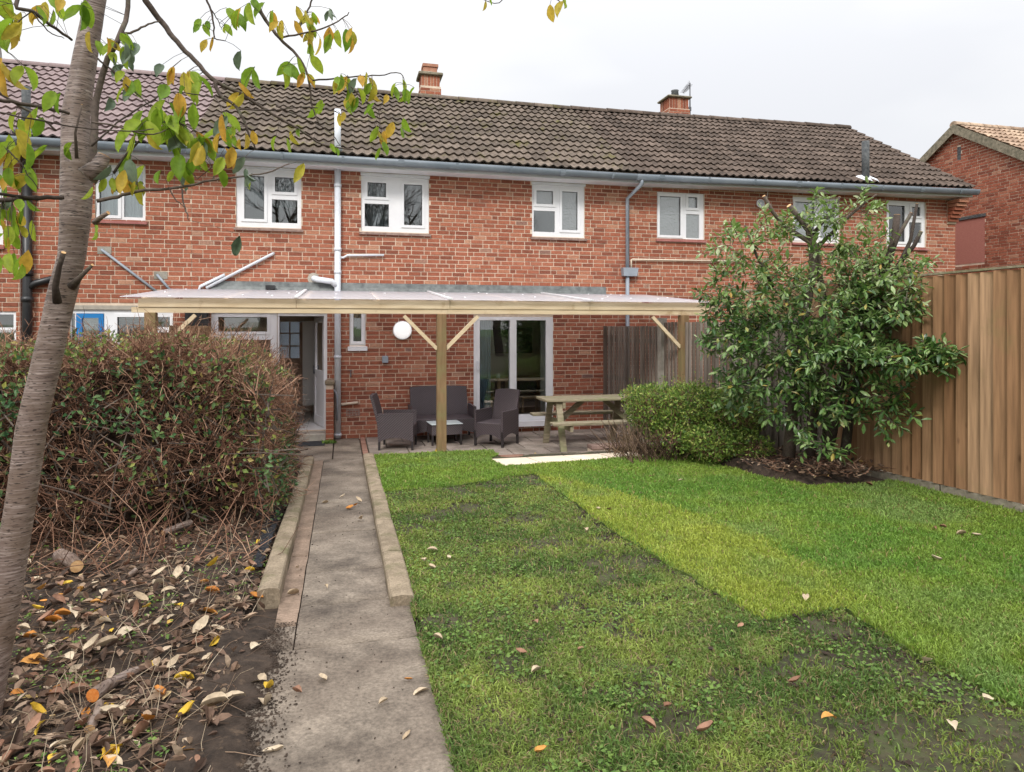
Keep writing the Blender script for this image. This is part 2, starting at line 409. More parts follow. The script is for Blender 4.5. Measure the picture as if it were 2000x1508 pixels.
M['fence_brown'] = ramp_random('golden_fence_board', [(0, (0.235, 0.122, 0.060)), (0.5, (0.330, 0.186, 0.098)), (1, (0.410, 0.255, 0.148))], mott=0.26, mscale=3.5, bump=0.35, stain=((0.215, 0.185, 0.075), 0.56, 0.85), sscale=1.5, stretch=(9, 9, 0.55), knots=(0.12, 0.06, 0.03))
M['fence_grey'] = ramp_random('silver_fence_board', [(0, (0.135, 0.105, 0.082)), (0.5, (0.20, 0.165, 0.135)), (1, (0.285, 0.245, 0.21))], mott=0.35, mscale=3, bump=0.4, stretch=(8, 8, 0.8))
M['fence_tan'] = ramp_random('tan_fence_board', [(0, (0.34, 0.23, 0.135)), (1, (0.46, 0.33, 0.20))], mott=0.2, mscale=9, bump=0.2)
M['fence_post'] = pm('concrete_post', (0.24, 0.22, 0.185), (0.34, 0.315, 0.265), scale=9.0, rough=0.95, bump=0.4)
M['gravelboard'] = pm('concrete_gravel_board', (0.22, 0.19, 0.14), (0.34, 0.30, 0.23), scale=10.0, rough=0.95, bump=0.4)
M['picnic'] = pm('grey_green_timber', (0.185, 0.155, 0.098), (0.325, 0.28, 0.195), scale=3.0, rough=0.85, bump=0.35, stretch=(2, 9, 9), c3=(0.20, 0.215, 0.10), s3=3.0, lo3=0.5, hi3=0.72)
M['glass_top'] = pm('frosted_table_glass', (0.58, 0.66, 0.66), (0.62, 0.70, 0.70), scale=2.0, rough=0.08, spec=0.8)
M['soil'] = pm('dark_soil', (0.020, 0.0135, 0.0095), (0.062, 0.043, 0.031), scale=9.0, rough=0.97, bump=0.9, bscale=60, c3=(0.10, 0.068, 0.045), s3=16.0, lo3=0.57, hi3=0.7)
M['lawn_soil'] = pm('lawn_soil', (0.032, 0.028, 0.017), (0.068, 0.060, 0.032), scale=9.0, rough=0.97, bump=0.9, bscale=60, c3=(0.055, 0.07, 0.022), s3=14.0)
M['turf_base'] = pm('turf_base', (0.045, 0.075, 0.014), (0.09, 0.12, 0.025), scale=9.0, rough=0.97, bump=0.7, bscale=60)
M['field'] = pm('field_grass', (0.05, 0.085, 0.02), (0.09, 0.12, 0.035), scale=0.6, rough=0.95)
M['path'] = pm('worn_concrete', (0.125, 0.098, 0.076), (0.245, 0.202, 0.158), scale=2.2, rough=0.93, bump=0.55, bscale=70, detail=10, c3=(0.072, 0.057, 0.045), s3=2.3, lo3=0.46, hi3=0.72, grain=0.38, gscale=55.0)
M['path_red'] = pm('red_concrete', (0.145, 0.103, 0.074), (0.245, 0.175, 0.128), scale=5.0, rough=0.93, bump=0.4, grain=0.3, gscale=60.0)
M['kerb'] = pm('mossy_kerb', (0.165, 0.128, 0.086), (0.28, 0.222, 0.155), scale=6.0, rough=0.95, bump=0.5, detail=9, c3=(0.105, 0.10, 0.045), s3=4.0, lo3=0.5, hi3=0.72, grain=0.32, gscale=70.0)
M['patio'] = pm('patio_slab', (0.215, 0.175, 0.145), (0.315, 0.265, 0.225), scale=3.0, rough=0.9, bump=0.4, rnd=0.12, detail=9, c3=(0.13, 0.11, 0.085), s3=1.6, grain=0.25, gscale=50.0)
M['patio_red'] = pm('red_slab', (0.24, 0.125, 0.088), (0.32, 0.185, 0.14), scale=5.0, rough=0.9, bump=0.4, rnd=0.1)
M['pale_slab'] = pm('cream_sandstone', (0.60, 0.49, 0.375), (0.70, 0.60, 0.48), scale=5.0, rough=0.85, bump=0.25, rnd=0.06)
M['mat_rubber'] = pm('black_rubber', (0.012, 0.014, 0.018), (0.03, 0.032, 0.036), scale=30.0, rough=0.85, bump=0.4)
M['asphalt'] = pm('black_grit', (0.015, 0.016, 0.019), (0.045, 0.046, 0.052), scale=60.0, rough=0.9, bump=0.8)
M['litter_twig'] = ramp_random('litter_twig', [(0, (0.05, 0.032, 0.022)), (0.5, (0.12, 0.077, 0.05)), (1, (0.24, 0.165, 0.11))], mott=0.2, mscale=10, bump=0)
M['twig'] = ramp_random('hedge_twig', [(0, (0.078, 0.040, 0.027)), (0.35, (0.175, 0.088, 0.056)), (0.75, (0.28, 0.152, 0.096)), (1, (0.45, 0.29, 0.195))], mott=0.2, mscale=10, bump=0)
M['branch'] = ramp_random('dark_branch', [(0, (0.05, 0.038, 0.032)), (1, (0.12, 0.092, 0.075))], mott=0.3, mscale=60, bump=0.4, stain=((0.15, 0.16, 0.10), 0.55, 0.75), sscale=14)
M['cutwood'] = pm('cut_wood', (0.50, 0.28, 0.12), (0.62, 0.40, 0.20), scale=40, rough=0.8)
M['cutwood_orange'] = pm('fresh_cut_wood', (0.52, 0.15, 0.025), (0.62, 0.24, 0.06), scale=60, rough=0.8)
LEAF_G = [(0, (0.16, 0.29, 0.025)), (0.6, (0.27, 0.41, 0.035)), (1, (0.38, 0.47, 0.045))]
M['leaf_green'] = leafmat('green_leaf', LEAF_G, trans=0.55)
M['leaf_yellow'] = leafmat('yellow_leaf', [(0, (0.44, 0.42, 0.05)), (0.5, (0.58, 0.43, 0.06)), (1, (0.60, 0.32, 0.05))], trans=0.5)
M['leaf_dull'] = leafmat('dull_leaf', [(0, (0.085, 0.125, 0.075)), (1, (0.19, 0.25, 0.165))], trans=0.2, rough=0.4)
M['laurel'] = leafmat('laurel_leaf', [(0, (0.030, 0.078, 0.020)), (0.35, (0.080, 0.165, 0.036)), (0.7, (0.155, 0.265, 0.066)), (0.94, (0.30, 0.39, 0.16)), (1, (0.46, 0.36, 0.08))], trans=0.22, rough=0.36, gloss=0.6)
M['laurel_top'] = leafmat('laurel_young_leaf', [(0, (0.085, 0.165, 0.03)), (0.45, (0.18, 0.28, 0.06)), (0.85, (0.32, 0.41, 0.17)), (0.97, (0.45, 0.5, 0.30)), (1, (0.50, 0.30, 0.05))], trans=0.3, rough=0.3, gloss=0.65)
M['privet'] = leafmat('privet_leaf', [(0, (0.045, 0.092, 0.02)), (0.4, (0.13, 0.22, 0.04)), (0.85, (0.26, 0.35, 0.065)), (1, (0.40, 0.42, 0.12))], trans=0.3, rough=0.45)
M['hedge_leaf'] = leafmat('hedge_leaf', [(0, (0.05, 0.095, 0.035)), (0.4, (0.10, 0.165, 0.05)), (0.75, (0.19, 0.25, 0.06)), (0.92, (0.30, 0.30, 0.07)), (1, (0.40, 0.26, 0.12))], trans=0.25, rough=0.45)
M['bramble'] = leafmat('bramble_leaf', [(0, (0.03, 0.08, 0.03)), (0.6, (0.075, 0.155, 0.055)), (1, (0.15, 0.24, 0.09))], trans=0.25, rough=0.4)
M['weed'] = leafmat('weed_leaf', [(0, (0.08, 0.155, 0.03)), (1, (0.19, 0.29, 0.06))], trans=0.3)
M['litter'] = leafmat('brown_litter', [(0, (0.05, 0.032, 0.024)), (0.35, (0.13, 0.08, 0.055)), (0.70, (0.22, 0.14, 0.095)), (0.92, (0.38, 0.275, 0.19)), (0.98, (0.54, 0.44, 0.32)), (1, (0.52, 0.33, 0.07))], trans=0.1, rough=0.7)
M['fall_pale'] = leafmat('pale_dry_leaf', [(0, (0.38, 0.285, 0.185)), (1, (0.56, 0.46, 0.33))], trans=0.1, rough=0.7)
M['fall_yellow'] = leafmat('yellow_dry_leaf', [(0, (0.62, 0.38, 0.035)), (1, (0.70, 0.48, 0.06))], trans=0.15, rough=0.6)
M['fall_orange'] = leafmat('orange_dry_leaf', [(0, (0.46, 0.17, 0.03)), (1, (0.56, 0.28, 0.07))], trans=0.1, rough=0.6)
M['fall_brown'] = leafmat('brown_dry_leaf', [(0, (0.20, 0.10, 0.06)), (1, (0.34, 0.19, 0.125))], trans=0.1, rough=0.7)
M['grass'] = leafmat('grass_blade', None, trans=0.3, rough=0.5, attr='col')

def glass_mat(name, tint, gloss=0.16, rough=0.0, body=None, bodymix=0.0, fres=True):
    m, t, b = newmat(name); N = t.nodes.new; L = t.links.new
    out = t.nodes['Material Output']; t.nodes.remove(b)
    tr = N('ShaderNodeBsdfTransparent'); tr.inputs[0].default_value = rgb(tint)
    gl = N('ShaderNodeBsdfGlossy'); gl.inputs['Roughness'].default_value = rough; gl.inputs[0].default_value = (1, 1, 1, 1)
    fr = N('ShaderNodeFresnel'); fr.inputs[0].default_value = 1.5
    ad = N('ShaderNodeMath'); ad.operation = 'ADD'; ad.use_clamp = True; L(fr.outputs[0], ad.inputs[0]); ad.inputs[1].default_value = gloss - 0.04
    base = tr.outputs[0]
    if body:
        df = N('ShaderNodeBsdfDiffuse'); df.inputs[0].default_value = rgb(body)
        tl = N('ShaderNodeBsdfTranslucent'); tl.inputs[0].default_value = rgb(body)
        mb_ = N('ShaderNodeMixShader'); mb_.inputs[0].default_value = 0.62; L(df.outputs[0], mb_.inputs[1]); L(tl.outputs[0], mb_.inputs[2])
        m2 = N('ShaderNodeMixShader'); m2.inputs[0].default_value = bodymix; L(tr.outputs[0], m2.inputs[1]); L(mb_.outputs[0], m2.inputs[2]); base = m2.outputs[0]
    mx = N('ShaderNodeMixShader')
    if fres: L(ad.outputs[0], mx.inputs[0])
    else: mx.inputs[0].default_value = gloss
    L(base, mx.inputs[1]); L(gl.outputs[0], mx.inputs[2])
    L(mx.outputs[0], out.inputs[0])
    return m, t, gl
M['glass'] = glass_mat('window_glass', (0.88, 0.92, 0.92), 0.13)[0]
_m, _t, _g = glass_mat('patterned_glass', (0.7, 0.74, 0.75), 0.20, 0.06, (0.70, 0.74, 0.76), 0.5)
_n = _t.nodes.new('ShaderNodeTexNoise'); _n.inputs['Scale'].default_value = 28; _n.inputs['Detail'].default_value = 4
_p = _t.nodes.new('ShaderNodeNewGeometry'); _t.links.new(_p.outputs['Position'], _n.inputs['Vector'])
_b = _t.nodes.new('ShaderNodeBump'); _b.inputs['Strength'].default_value = 0.5; _b.inputs['Distance'].default_value = 0.02
_t.links.new(_n.outputs[0], _b.inputs['Height']); _t.links.new(_b.outputs[0], _g.inputs['Normal'])
M['glass_frost'] = _m
M['glass_door'] = glass_mat('patio_door_glass', (0.92, 0.94, 0.94), 0.10)[0]
M['frost_pane'] = glass_mat('frosted_inner_pane', (0.95, 0.97, 1.0), 0.03, 0.3, (0.82, 0.87, 0.92), 0.12)[0]
M['frost_sheet'] = glass_mat('frosted_hall_sheet', (0.8, 0.85, 0.9), 0.05, 0.3, (0.86, 0.90, 0.95), 1.0)[0]
M['poly'] = glass_mat('twin_wall_sheet', (0.95, 0.94, 0.97), 0.06, 0.25, (0.92, 0.905, 0.94), 0.50, fres=False)[0]

def wicker():
    m, t, b = newmat('dark_wicker'); N = t.nodes.new; L = t.links.new
    tc = N('ShaderNodeTexCoord')
    w1 = N('ShaderNodeTexWave'); w1.wave_type = 'BANDS'; w1.bands_direction = 'Z'; w1.inputs['Scale'].default_value = 15; w1.inputs['Distortion'].default_value = 0.6
    mp = N('ShaderNodeMapping'); mp.inputs['Rotation'].default_value = (0.75, 0.75, 0); L(tc.outputs['Object'], mp.inputs[0]); L(mp.outputs[0], w1.inputs[0])
    no = N('ShaderNodeTexNoise'); no.inputs['Scale'].default_value = 60; L(tc.outputs['Object'], no.inputs[0])
    cr = N('ShaderNodeValToRGB'); cr.color_ramp.elements[0].color = (0.022, 0.017, 0.018, 1); cr.color_ramp.elements[1].color = (0.115, 0.092, 0.098, 1)
    ad = N('ShaderNodeMath'); ad.operation = 'MULTIPLY_ADD'; ad.inputs[1].default_value = 0.35; L(no.outputs[0], ad.inputs[0]); 
    ml = N('ShaderNodeMath'); ml.operation = 'MULTIPLY'; ml.inputs[1].default_value = 0.75; L(w1.outputs[0], ml.inputs[0]); L(ml.outputs[0], ad.inputs[2])
    L(ad.outputs[0], cr.inputs[0]); L(cr.outputs[0], b.inputs['Base Color'])
    b.inputs['Roughness'].default_value = 0.5; b.inputs['Specular IOR Level'].default_value = 0.35
    bp = N('ShaderNodeBump'); bp.inputs['Strength'].default_value = 0.8; bp.inputs['Distance'].default_value = 0.006; L(w1.outputs[0], bp.inputs['Height']); L(bp.outputs[0], b.inputs['Normal'])
    return m
M['wicker'] = wicker()
M['wicker_leg'] = pm('dark_leg', (0.02, 0.016, 0.016), (0.035, 0.03, 0.03), scale=9, rough=0.5)

def bark():
    m, t, b = newmat('cherry_bark'); N = t.nodes.new; L = t.links.new
    g = N('ShaderNodeNewGeometry')
    mp = N('ShaderNodeMapping'); mp.inputs['Scale'].default_value = (6, 6, 95); mp.inputs['Rotation'].default_value = (0, 0.16, 0); L(g.outputs['Position'], mp.inputs[0])
    n1 = N('ShaderNodeTexNoise'); n1.inputs['Scale'].default_value = 1.6; n1.inputs['Detail'].default_value = 6; n1.inputs['Roughness'].default_value = 0.6; L(mp.outputs[0], n1.inputs[0])
    c1 = N('ShaderNodeValToRGB')
    e = c1.color_ramp.elements
    e[0].position = 0.30; e[0].color = (0.080, 0.052, 0.042, 1); e[1].position = 0.70; e[1].color = (0.44, 0.36, 0.315, 1)
    k = e.new(0.42); k.color = (0.155, 0.108, 0.090, 1); k = e.new(0.55); k.color = (0.235, 0.178, 0.150, 1)
    L(n1.outputs[0], c1.inputs[0])
    n2 = N('ShaderNodeTexNoise'); n2.inputs['Scale'].default_value = 7.0; n2.inputs['Detail'].default_value = 5; L(g.outputs['Position'], n2.inputs[0])
    r2 = N('ShaderNodeValToRGB'); r2.color_ramp.elements[0].position = 0.42; r2.color_ramp.elements[1].position = 0.66; r2.color_ramp.elements[0].color = (0, 0, 0, 1); r2.color_ramp.elements[1].color = (.62, .62, .62, 1); L(n2.outputs[0], r2.inputs[0])
    mx = N('ShaderNodeMixRGB'); L(r2.outputs[0], mx.inputs[0]); L(c1.outputs[0], mx.inputs[1]); mx.inputs[2].default_value = (0.13, 0.085, 0.055, 1)
    mp2 = N('ShaderNodeMapping'); mp2.inputs['Scale'].default_value = (34, 34, 210); mp2.inputs['Rotation'].default_value = (0, 0.16, 0); L(g.outputs['Position'], mp2.inputs[0])
    n3 = N('ShaderNodeTexNoise'); n3.inputs['Scale'].default_value = 1.0; n3.inputs['Detail'].default_value = 2; L(mp2.outputs[0], n3.inputs[0])
    r3 = N('ShaderNodeValToRGB'); r3.color_ramp.elements[0].position = 0.60; r3.color_ramp.elements[1].position = 0.64; r3.color_ramp.elements[0].color = (0, 0, 0, 1); r3.color_ramp.elements[1].color = (1, 1, 1, 1); L(n3.outputs[0], r3.inputs[0])
    m3 = N('ShaderNodeMixRGB'); L(r3.outputs[0], m3.inputs[0]); L(mx.outputs[0], m3.inputs[1]); m3.inputs[2].default_value = (0.035, 0.022, 0.016, 1)
    L(m3.outputs[0], b.inputs['Base Color']); b.inputs['Roughness'].default_value = 0.5; b.inputs['Specular IOR Level'].default_value = 0.4
    bp = N('ShaderNodeBump'); bp.inputs['Strength'].default_value = 0.4; bp.inputs['Distance'].default_value = 0.005; L(n1.outputs[0], bp.inputs['Height']); L(bp.outputs[0], b.inputs['Normal'])
    return m
M['bark'] = bark()
_m, _t, _b2 = newmat('lamp_diffuser')
_b2.inputs['Base Color'].default_value = (0.8, 0.8, 0.8, 1); _b2.inputs['Emission Color'].default_value = (1, 0.98, 0.95, 1); _b2.inputs['Emission Strength'].default_value = 0.35
M['lamp'] = _m
# ------------------------------------------------------------------ bricks
COURSE, BH = 0.075, 0.0605
def brick_mesh(name, m):
    mb = MB(); x, h, y0, y1 = 0.5, BH / 2, -0.007, 0.02
    mb.v = [(-x, y1, -h), (x, y1, -h), (x, y1, h), (-x, y1, h), (-x, y0, -h), (x, y0, -h), (x, y0, h), (-x, y0, h)]
    mb.f = [(4, 5, 6, 7), (4, 0, 1, 5), (7, 6, 2, 3), (4, 7, 3, 0), (5, 1, 2, 6)]
    return mb.mesh(name, m)
def lay(x0, x1, z0, z1, holes, seed=0, inside=None):
    r = random.Random(seed); out = []
    n = int((z1 - z0) / COURSE)
    for c in range(n):
        za, zb = z0 + c * COURSE, z0 + (c + 1) * COURSE
        cuts = sorted([(max(h[0], x0), min(h[1], x1)) for h in holes if h[2] < zb - 0.02 and h[3] > za + 0.02 and h[1] > x0 and h[0] < x1])
        spans = []; p = x0
        for a, b in cuts:
            if a > p + 0.02: spans.append((p, a))
            p = max(p, b)
        if p < x1 - 0.02: spans.append((p, x1))
        # one running course: stretchers with a header now and then, offset by half a brick
        x = x0 - 0.1125 * (c % 2) - 0.05625 * (1 if (c // 2) % 2 else 0); k = c
        while x < x1:
            L = 0.1125 if k % 4 == 3 else 0.225
            a, b = x + 0.007, x + L - 0.007
            for s0, s1 in spans:
                aa, bb = max(a, s0 + 0.002), min(b, s1 - 0.002)
                if bb - aa > 0.025:
                    zc = (za + zb) / 2
                    if inside is None or inside((aa + bb) / 2, zc + 0.04): out.append(((aa + bb) / 2, bb - aa, zc, r.uniform(-0.0025, 0.002), r.uniform(-0.001, 0.001)))
            x += L; k += 1
    return out
def put_bricks(wall, bricks, m, pos, rotz, score, base_name='brick'):
    """pos(s, z, dy) -> world point; the 300 that show largest become parts, the rest one mesh"""
    order = sorted(range(len(bricks)), key=lambda i: score(bricks[i]))
    me = brick_mesh('brick', m)
    keep = set(i for i in order[:300] if score(bricks[i]) < 1e6)
    for i in keep:
        s, L, z, dy, dz = bricks[i]
        o = bpy.data.objects.new(base_name, me); col.objects.link(o); o.parent = wall
        o.location = pos(s, z + dz, dy); o.scale = (L, 1, 1); o.rotation_euler = (0, 0, rotz)
    rest = [b for i, b in enumerate(bricks) if i not in keep]
    if rest:
        T = np.array([[-.5, 1, -1], [.5, 1, -1], [.5, 1, 1], [-.5, 1, 1], [-.5, 0, -1], [.5, 0, -1], [.5, 0, 1], [-.5, 0, 1]])
        R = np.array(rest); n = len(R)
        sx = R[:, 0][:, None] + T[None, :, 0] * R[:, 1][:, None]
        yy = np.where(T[None, :, 1] > 0, 0.02, -0.007) + R[:, 3][:, None]
        zz = R[:, 2][:, None] + R[:, 4][:, None] + T[None, :, 2] * BH / 2
        c, s_ = math.cos(rotz), math.sin(rotz); o0 = pos(0, 0, 0)
        V = np.stack([o0[0] + c * sx - s_ * yy, o0[1] + s_ * sx + c * yy, o0[2] + zz], -1).reshape(-1, 3)
        Fq = np.array([(4, 5, 6, 7), (4, 0, 1, 5), (7, 6, 2, 3), (4, 7, 3, 0), (5, 1, 2, 6)])
        Fa = (np.arange(n)[:, None, None] * 8 + Fq[None]).reshape(-1, 4)
        o = link('brickwork', np_mesh('brickwork', V, Fa, m), wall)
        o['kind'] = 'stuff'

# ------------------------------------------------------------------ roofs
Y_EAVE, Z_EAVE, Y_RIDGE, Z_RIDGE = 11.84, 4.835, 15.6, 7.17
TW, GAUGE_N = 0.32, 13
def tile_mesh(name, m, length):
    mb = MB(); n = 12
    top = []
    for j, (y, zl) in enumerate(((0.0, 0.040), (length, 0.0))):
        for i in range(n + 1):
            x = TW * i / n
            wv = math.cos(2 * PI * (x / (TW / 2))) 
            wv = 0.0235 * (wv if wv > 0 else wv * 0.6)
            mb.v.append((x * 0.995, y, zl + wv))
    for i in range(n): mb.f.append((i, i + 1, n + 2 + i, n + 1 + i))
    b = len(mb.v)
    for i in range(n + 1):
        x, y, z = mb.v[i]; mb.v.append((x, y + 0.012, z - 0.03))
    for i in range(n): mb.f.append((b + i, b + i + 1, i + 1, i))
    return mb.mesh(name, m, False)
def roof(house, x0, x1, m, score=None, tilt=0.0, xref=0.0, yE=Y_EAVE, zE=Z_EAVE, yR=Y_RIDGE, zR=Z_RIDGE, rear=True, name='roof'):
    th = math.atan2(zR - zE, yR - yE); Ln = math.hypot(zR - zE, yR - yE); g = Ln / GAUGE_N
    ey = Vector((0, math.cos(th), math.sin(th))); ez = Vector((0, -math.sin(th), math.cos(th)))
    dz = lambda x: tilt * (x - xref)
    mb = MB()                                                   # roofing felt / deck under the tiles and the far slope
    a, b = Vector((x0, yE + 0.02, zE - 0.01)), Vector((x0, yR, zR - 0.01))
    mb.quad((x0, yE + 0.02, zE - 0.012 + dz(x0)), (x1, yE + 0.02, zE - 0.012 + dz(x1)), (x1, yR, zR - 0.012 + dz(x1)), (x0, yR, zR - 0.012 + dz(x0)))
    if rear: mb.quad((x0, yR, zR - 0.012 + dz(x0)), (x1, yR, zR - 0.012 + dz(x1)), (x1, 2 * yR - yE, zE + dz(x1)), (x0, 2 * yR - yE, zE + dz(x0)))
    rf = obj(name, mb, m, house)
    me = tile_mesh('roof_tile', m, g + 0.075)
    n = max(1, round((x1 - x0) / TW)); st = (x1 - x0) / n
    items = []
    for r in range(GAUGE_N):
        for c in range(n):
            p = Vector((x0 + c * st, yE, zE + dz(x0 + c * st))) + ey * (r * g + random.uniform(-0.006, 0.006)) + ez * random.uniform(-0.002, 0.003)
            items.append((p, random.uniform(-0.012, 0.012), r, c))
    if score: items.sort(key=lambda t: score(t[0]))
    else: items.sort(key=lambda t: (t[0] - Vector((0, 0, H))).length)
    for p, rz, r, c in items[:300]:
        o = bpy.data.objects.new('roof_tile', me); col.objects.link(o); o.parent = rf
        o.location = p; o.rotation_euler = (th + random.uniform(-0.006, 0.006), rz * 0.3, rz); o.scale = (st / TW, 1, 1)
    rest = items[300:]
    if rest:
        V0 = np.array([v.co[:] for v in me.vertices]); F0 = np.array([list(p.vertices) for p in me.polygons])
        VV = []; FF = []
        for k, (p, rz, r, c) in enumerate(rest):
            V = np.stack([p.x + V0[:, 0] * st / TW, p.y + V0[:, 1] * ey.y + V0[:, 2] * ez.y, p.z + V0[:, 1] * ey.z + V0[:, 2] * ez.z], -1)
            VV.append(V); FF.append(F0 + k * len(V0))
        o = link('tiling', np_mesh('tiling', np.concatenate(VV), np.concatenate(FF), m), rf); o['kind'] = 'stuff'
    L = 0.45; k = max(1, int((x1 - x0) / L)); L = (x1 - x0) / k
    rm = MB()                                                  # half-round ridge tile
    for i in range(9):
        a = PI * i / 8
        for xx, rr in ((0.004, 0.115), (L - 0.004, 0.108)):
            rm.v.append((xx, -rr * math.cos(a), rr * math.sin(a) * 0.95 - 0.01))
    for i in range(8): rm.f.append((2 * i, 2 * i + 1, 2 * i + 3, 2 * i + 2))
    rm.f.append(tuple(range(0, 18, 2))); rm.f.append(tuple(range(17, 0, -2)))
    rme = rm.mesh('ridge_tile', m)
    for i in range(k):
        o = bpy.data.objects.new('ridge_tile', rme); col.objects.link(o); o.parent = rf
        xx = x0 + i * L
        o.location = (xx, yR, zR + 0.0 + dz(xx) + random.uniform(-0.004, 0.006)); o.rotation_euler = (0, random.uniform(-0.008, 0.008), 0)
    return rf

# ------------------------------------------------------------------ windows
def rect(px0, px1, py0, py1, Y=YF):
    pc = (px0 + px1) / 2
    return [fx(px0, Y), fx(px1, Y), fz(pc, py1, Y), fz(pc, py0, Y)]
def window(house, fr, panes, sill=None, header=None, room=True, backing=(), y0=YF + 0.03, fm='upvc', name='window', plaster='plaster_white', depth=3.0, sill_h=0.06):
    """fr: frame rectangle; panes: (rect, glass key, sash?)"""
    x0, x1, z0, z1 = fr
    mb = MB(); mb.slab(x0 + 0.002, x1 - 0.002, z0, z1, [p[0] for p in panes], y0, y0 + 0.07)
    wn = obj(name, mb, M[fm], house)
    for r, g, sash in panes:
        a, b, c, d = r
        pn = MB().box(a - 0.004, b + 0.004, y0 + 0.026, y0 + 0.034, c - 0.004, d + 0.004)
        pn.v = [(v[0] + 0, v[1] + (0.004 * (v[2] - c) / (d - c) * random.uniform(-0.4, 0.4)), v[2]) for v in pn.v]
        if g: obj('pane', pn, M[g], wn)
        if sash:
            s = 0.045
            obj('sash', MB().slab(a - s, b + s, c - s, d + s, [[a + 0.002, b - 0.002, c + 0.002, d - 0.002]], y0 - 0.016, y0 + 0.012), M[fm], wn)
            e = 0.008
            obj('gasket', MB().slab(a - 0.001, b + 0.001, c - 0.001, d + 0.001, [[a + e, b - e, c + e, d - e]], y0 + 0.013, y0 + 0.025), M['blackpipe'], wn)
    if header:
        obj('header_panel', MB().box(x0 - 0.01, x1 + 0.015, YF - 0.014, YF + 0.05, z1 + 0.002, header), M['white_paint'], wn)
    if sill:
        s = MB(); s.hexa([(x0 - 0.03, YF - 0.05, z0 - sill_h), (x1 + 0.03, YF - 0.05, z0 - sill_h), (x1 + 0.03, YF + 0.08, z0 - sill_h), (x0 - 0.03, YF + 0.08, z0 - sill_h),
                          (x0 - 0.03, YF - 0.05, z0 - 0.02), (x1 + 0.03, YF - 0.05, z0 - 0.02), (x1 + 0.03, YF + 0.08, z0 - 0.003), (x0 - 0.03, YF + 0.08, z0 - 0.003)])
        obj('sill', s, M[sill], wn)
    for r, mk, dy in backing:
        a, b, c, d = r; n = 24; cb = MB()
        for i in range(n):
            xa, xb = a + (b - a) * i / n, a + (b - a) * (i + 1) / n
            ya, yb = y0 + dy + 0.02 * math.sin(i * 1.7), y0 + dy + 0.02 * math.sin((i + 1) * 1.7)
            cb.quad((xa, ya, c), (xb, yb, c), (xb, yb, d), (xa, ya, d))
        obj('curtain', cb, M[mk], wn)
    if room:
        m_ = 0.3; Y1, Y2 = YF + 0.26, YF + 0.26 + depth; a, b, c, d = x0 - m_, x1 + m_, z0 - 0.5, z1 + 0.1
        rm = MB()
        rm.quad((a, Y2, c), (b, Y2, c), (b, Y2, d), (a, Y2, d)); rm.quad((a, Y1, c), (a, Y2, c), (a, Y2, d), (a, Y1, d)); rm.quad((b, Y1, c), (b, Y2, c), (b, Y2, d), (b, Y1, d))
        rm.quad((a, Y1, c), (b, Y1, c), (b, Y2, c), (a, Y2, c)); rm.quad((a, Y1, d), (b, Y1, d), (b, Y2, d), (a, Y2, d))
        for (pa, pb, pc, pd) in ((a, x0, c, d), (x1, b, c, d), (x0, x1, c, z0), (x0, x1, z1, d)):
            rm.quad((pa, Y1, pc), (pb, Y1, pc), (pb, Y1, pd), (pa, Y1, pd))
        obj('room', rm, M[plaster], wn)
    return wn
def bracket_gutter(house, x0, x1, z0, z1, m, ends=True):
    """half-round gutter on the fascia"""
    mb = MB(); n = 9; Yc = Y_EAVE - 0.055
    for x, z in ((x0, z0), (x1, z1)):
        for i in range(n):
            a = PI * i / (n - 1)
            mb.v.append((x, Yc - 0.062 * math.cos(a), z - 0.115 * math.sin(a)))
        for i in range(n):
            a = PI * i / (n - 1)
            mb.v.append((x, Yc - 0.055 * math.cos(a), z - 0.107 * math.sin(a)))
    for i in range(n - 1):
        mb.f.append((i, i + 1, 2 * n + i + 1, 2 * n + i)); mb.f.append((n + i, 3 * n + i, 3 * n + i + 1, n + i + 1))
        mb.f.append((i, n + i, n + i + 1, i + 1)); mb.f.append((2 * n + i, 2 * n + i + 1, 3 * n + i + 1, 3 * n + i))
    mb.f.append((0, 2 * n, 3 * n, n)); mb.f.append((n - 1, 2 * n - 1, 4 * n - 1, 3 * n - 1))
    g = obj('gutter', mb, m, house, True)
    k = max(2, int((x1 - x0) / 0.95))
    for i in range(k):
        x = x0 + (i + 0.5) * (x1 - x0) / k; z = z0 + (z1 - z0) * (i + 0.5) / k
        b = MB(); w_ = 0.02 if i % 3 else 0.05
        for xx in (x - w_, x + w_):
            for q in range(7):
                a = PI * q / 6
                b.v.append((xx, Yc - 0.067 * math.cos(a), z - 0.121 * math.sin(a) + 0.002))
        for q in range(6): b.f.append((q, q + 1, 8 + q, 7 + q))
        obj('bracket', b, m, g)
    return g

def near_score(zlo, zhi, p0, p1, bad=None):
    def f(b):
        p = (b[0], YF, b[2]); px, py, d = to_px(p)
        if not (p0 < px < p1) or not (zlo < b[2] < zhi) or (bad and bad(px, py)): return 1e7
        return d
    return f

XA, XB, XC, XD = -9.0, -2.40, 5.33, 13.08
Z_TOP = 4.70
FACADE_Y = 2 * Y_RIDGE - YF

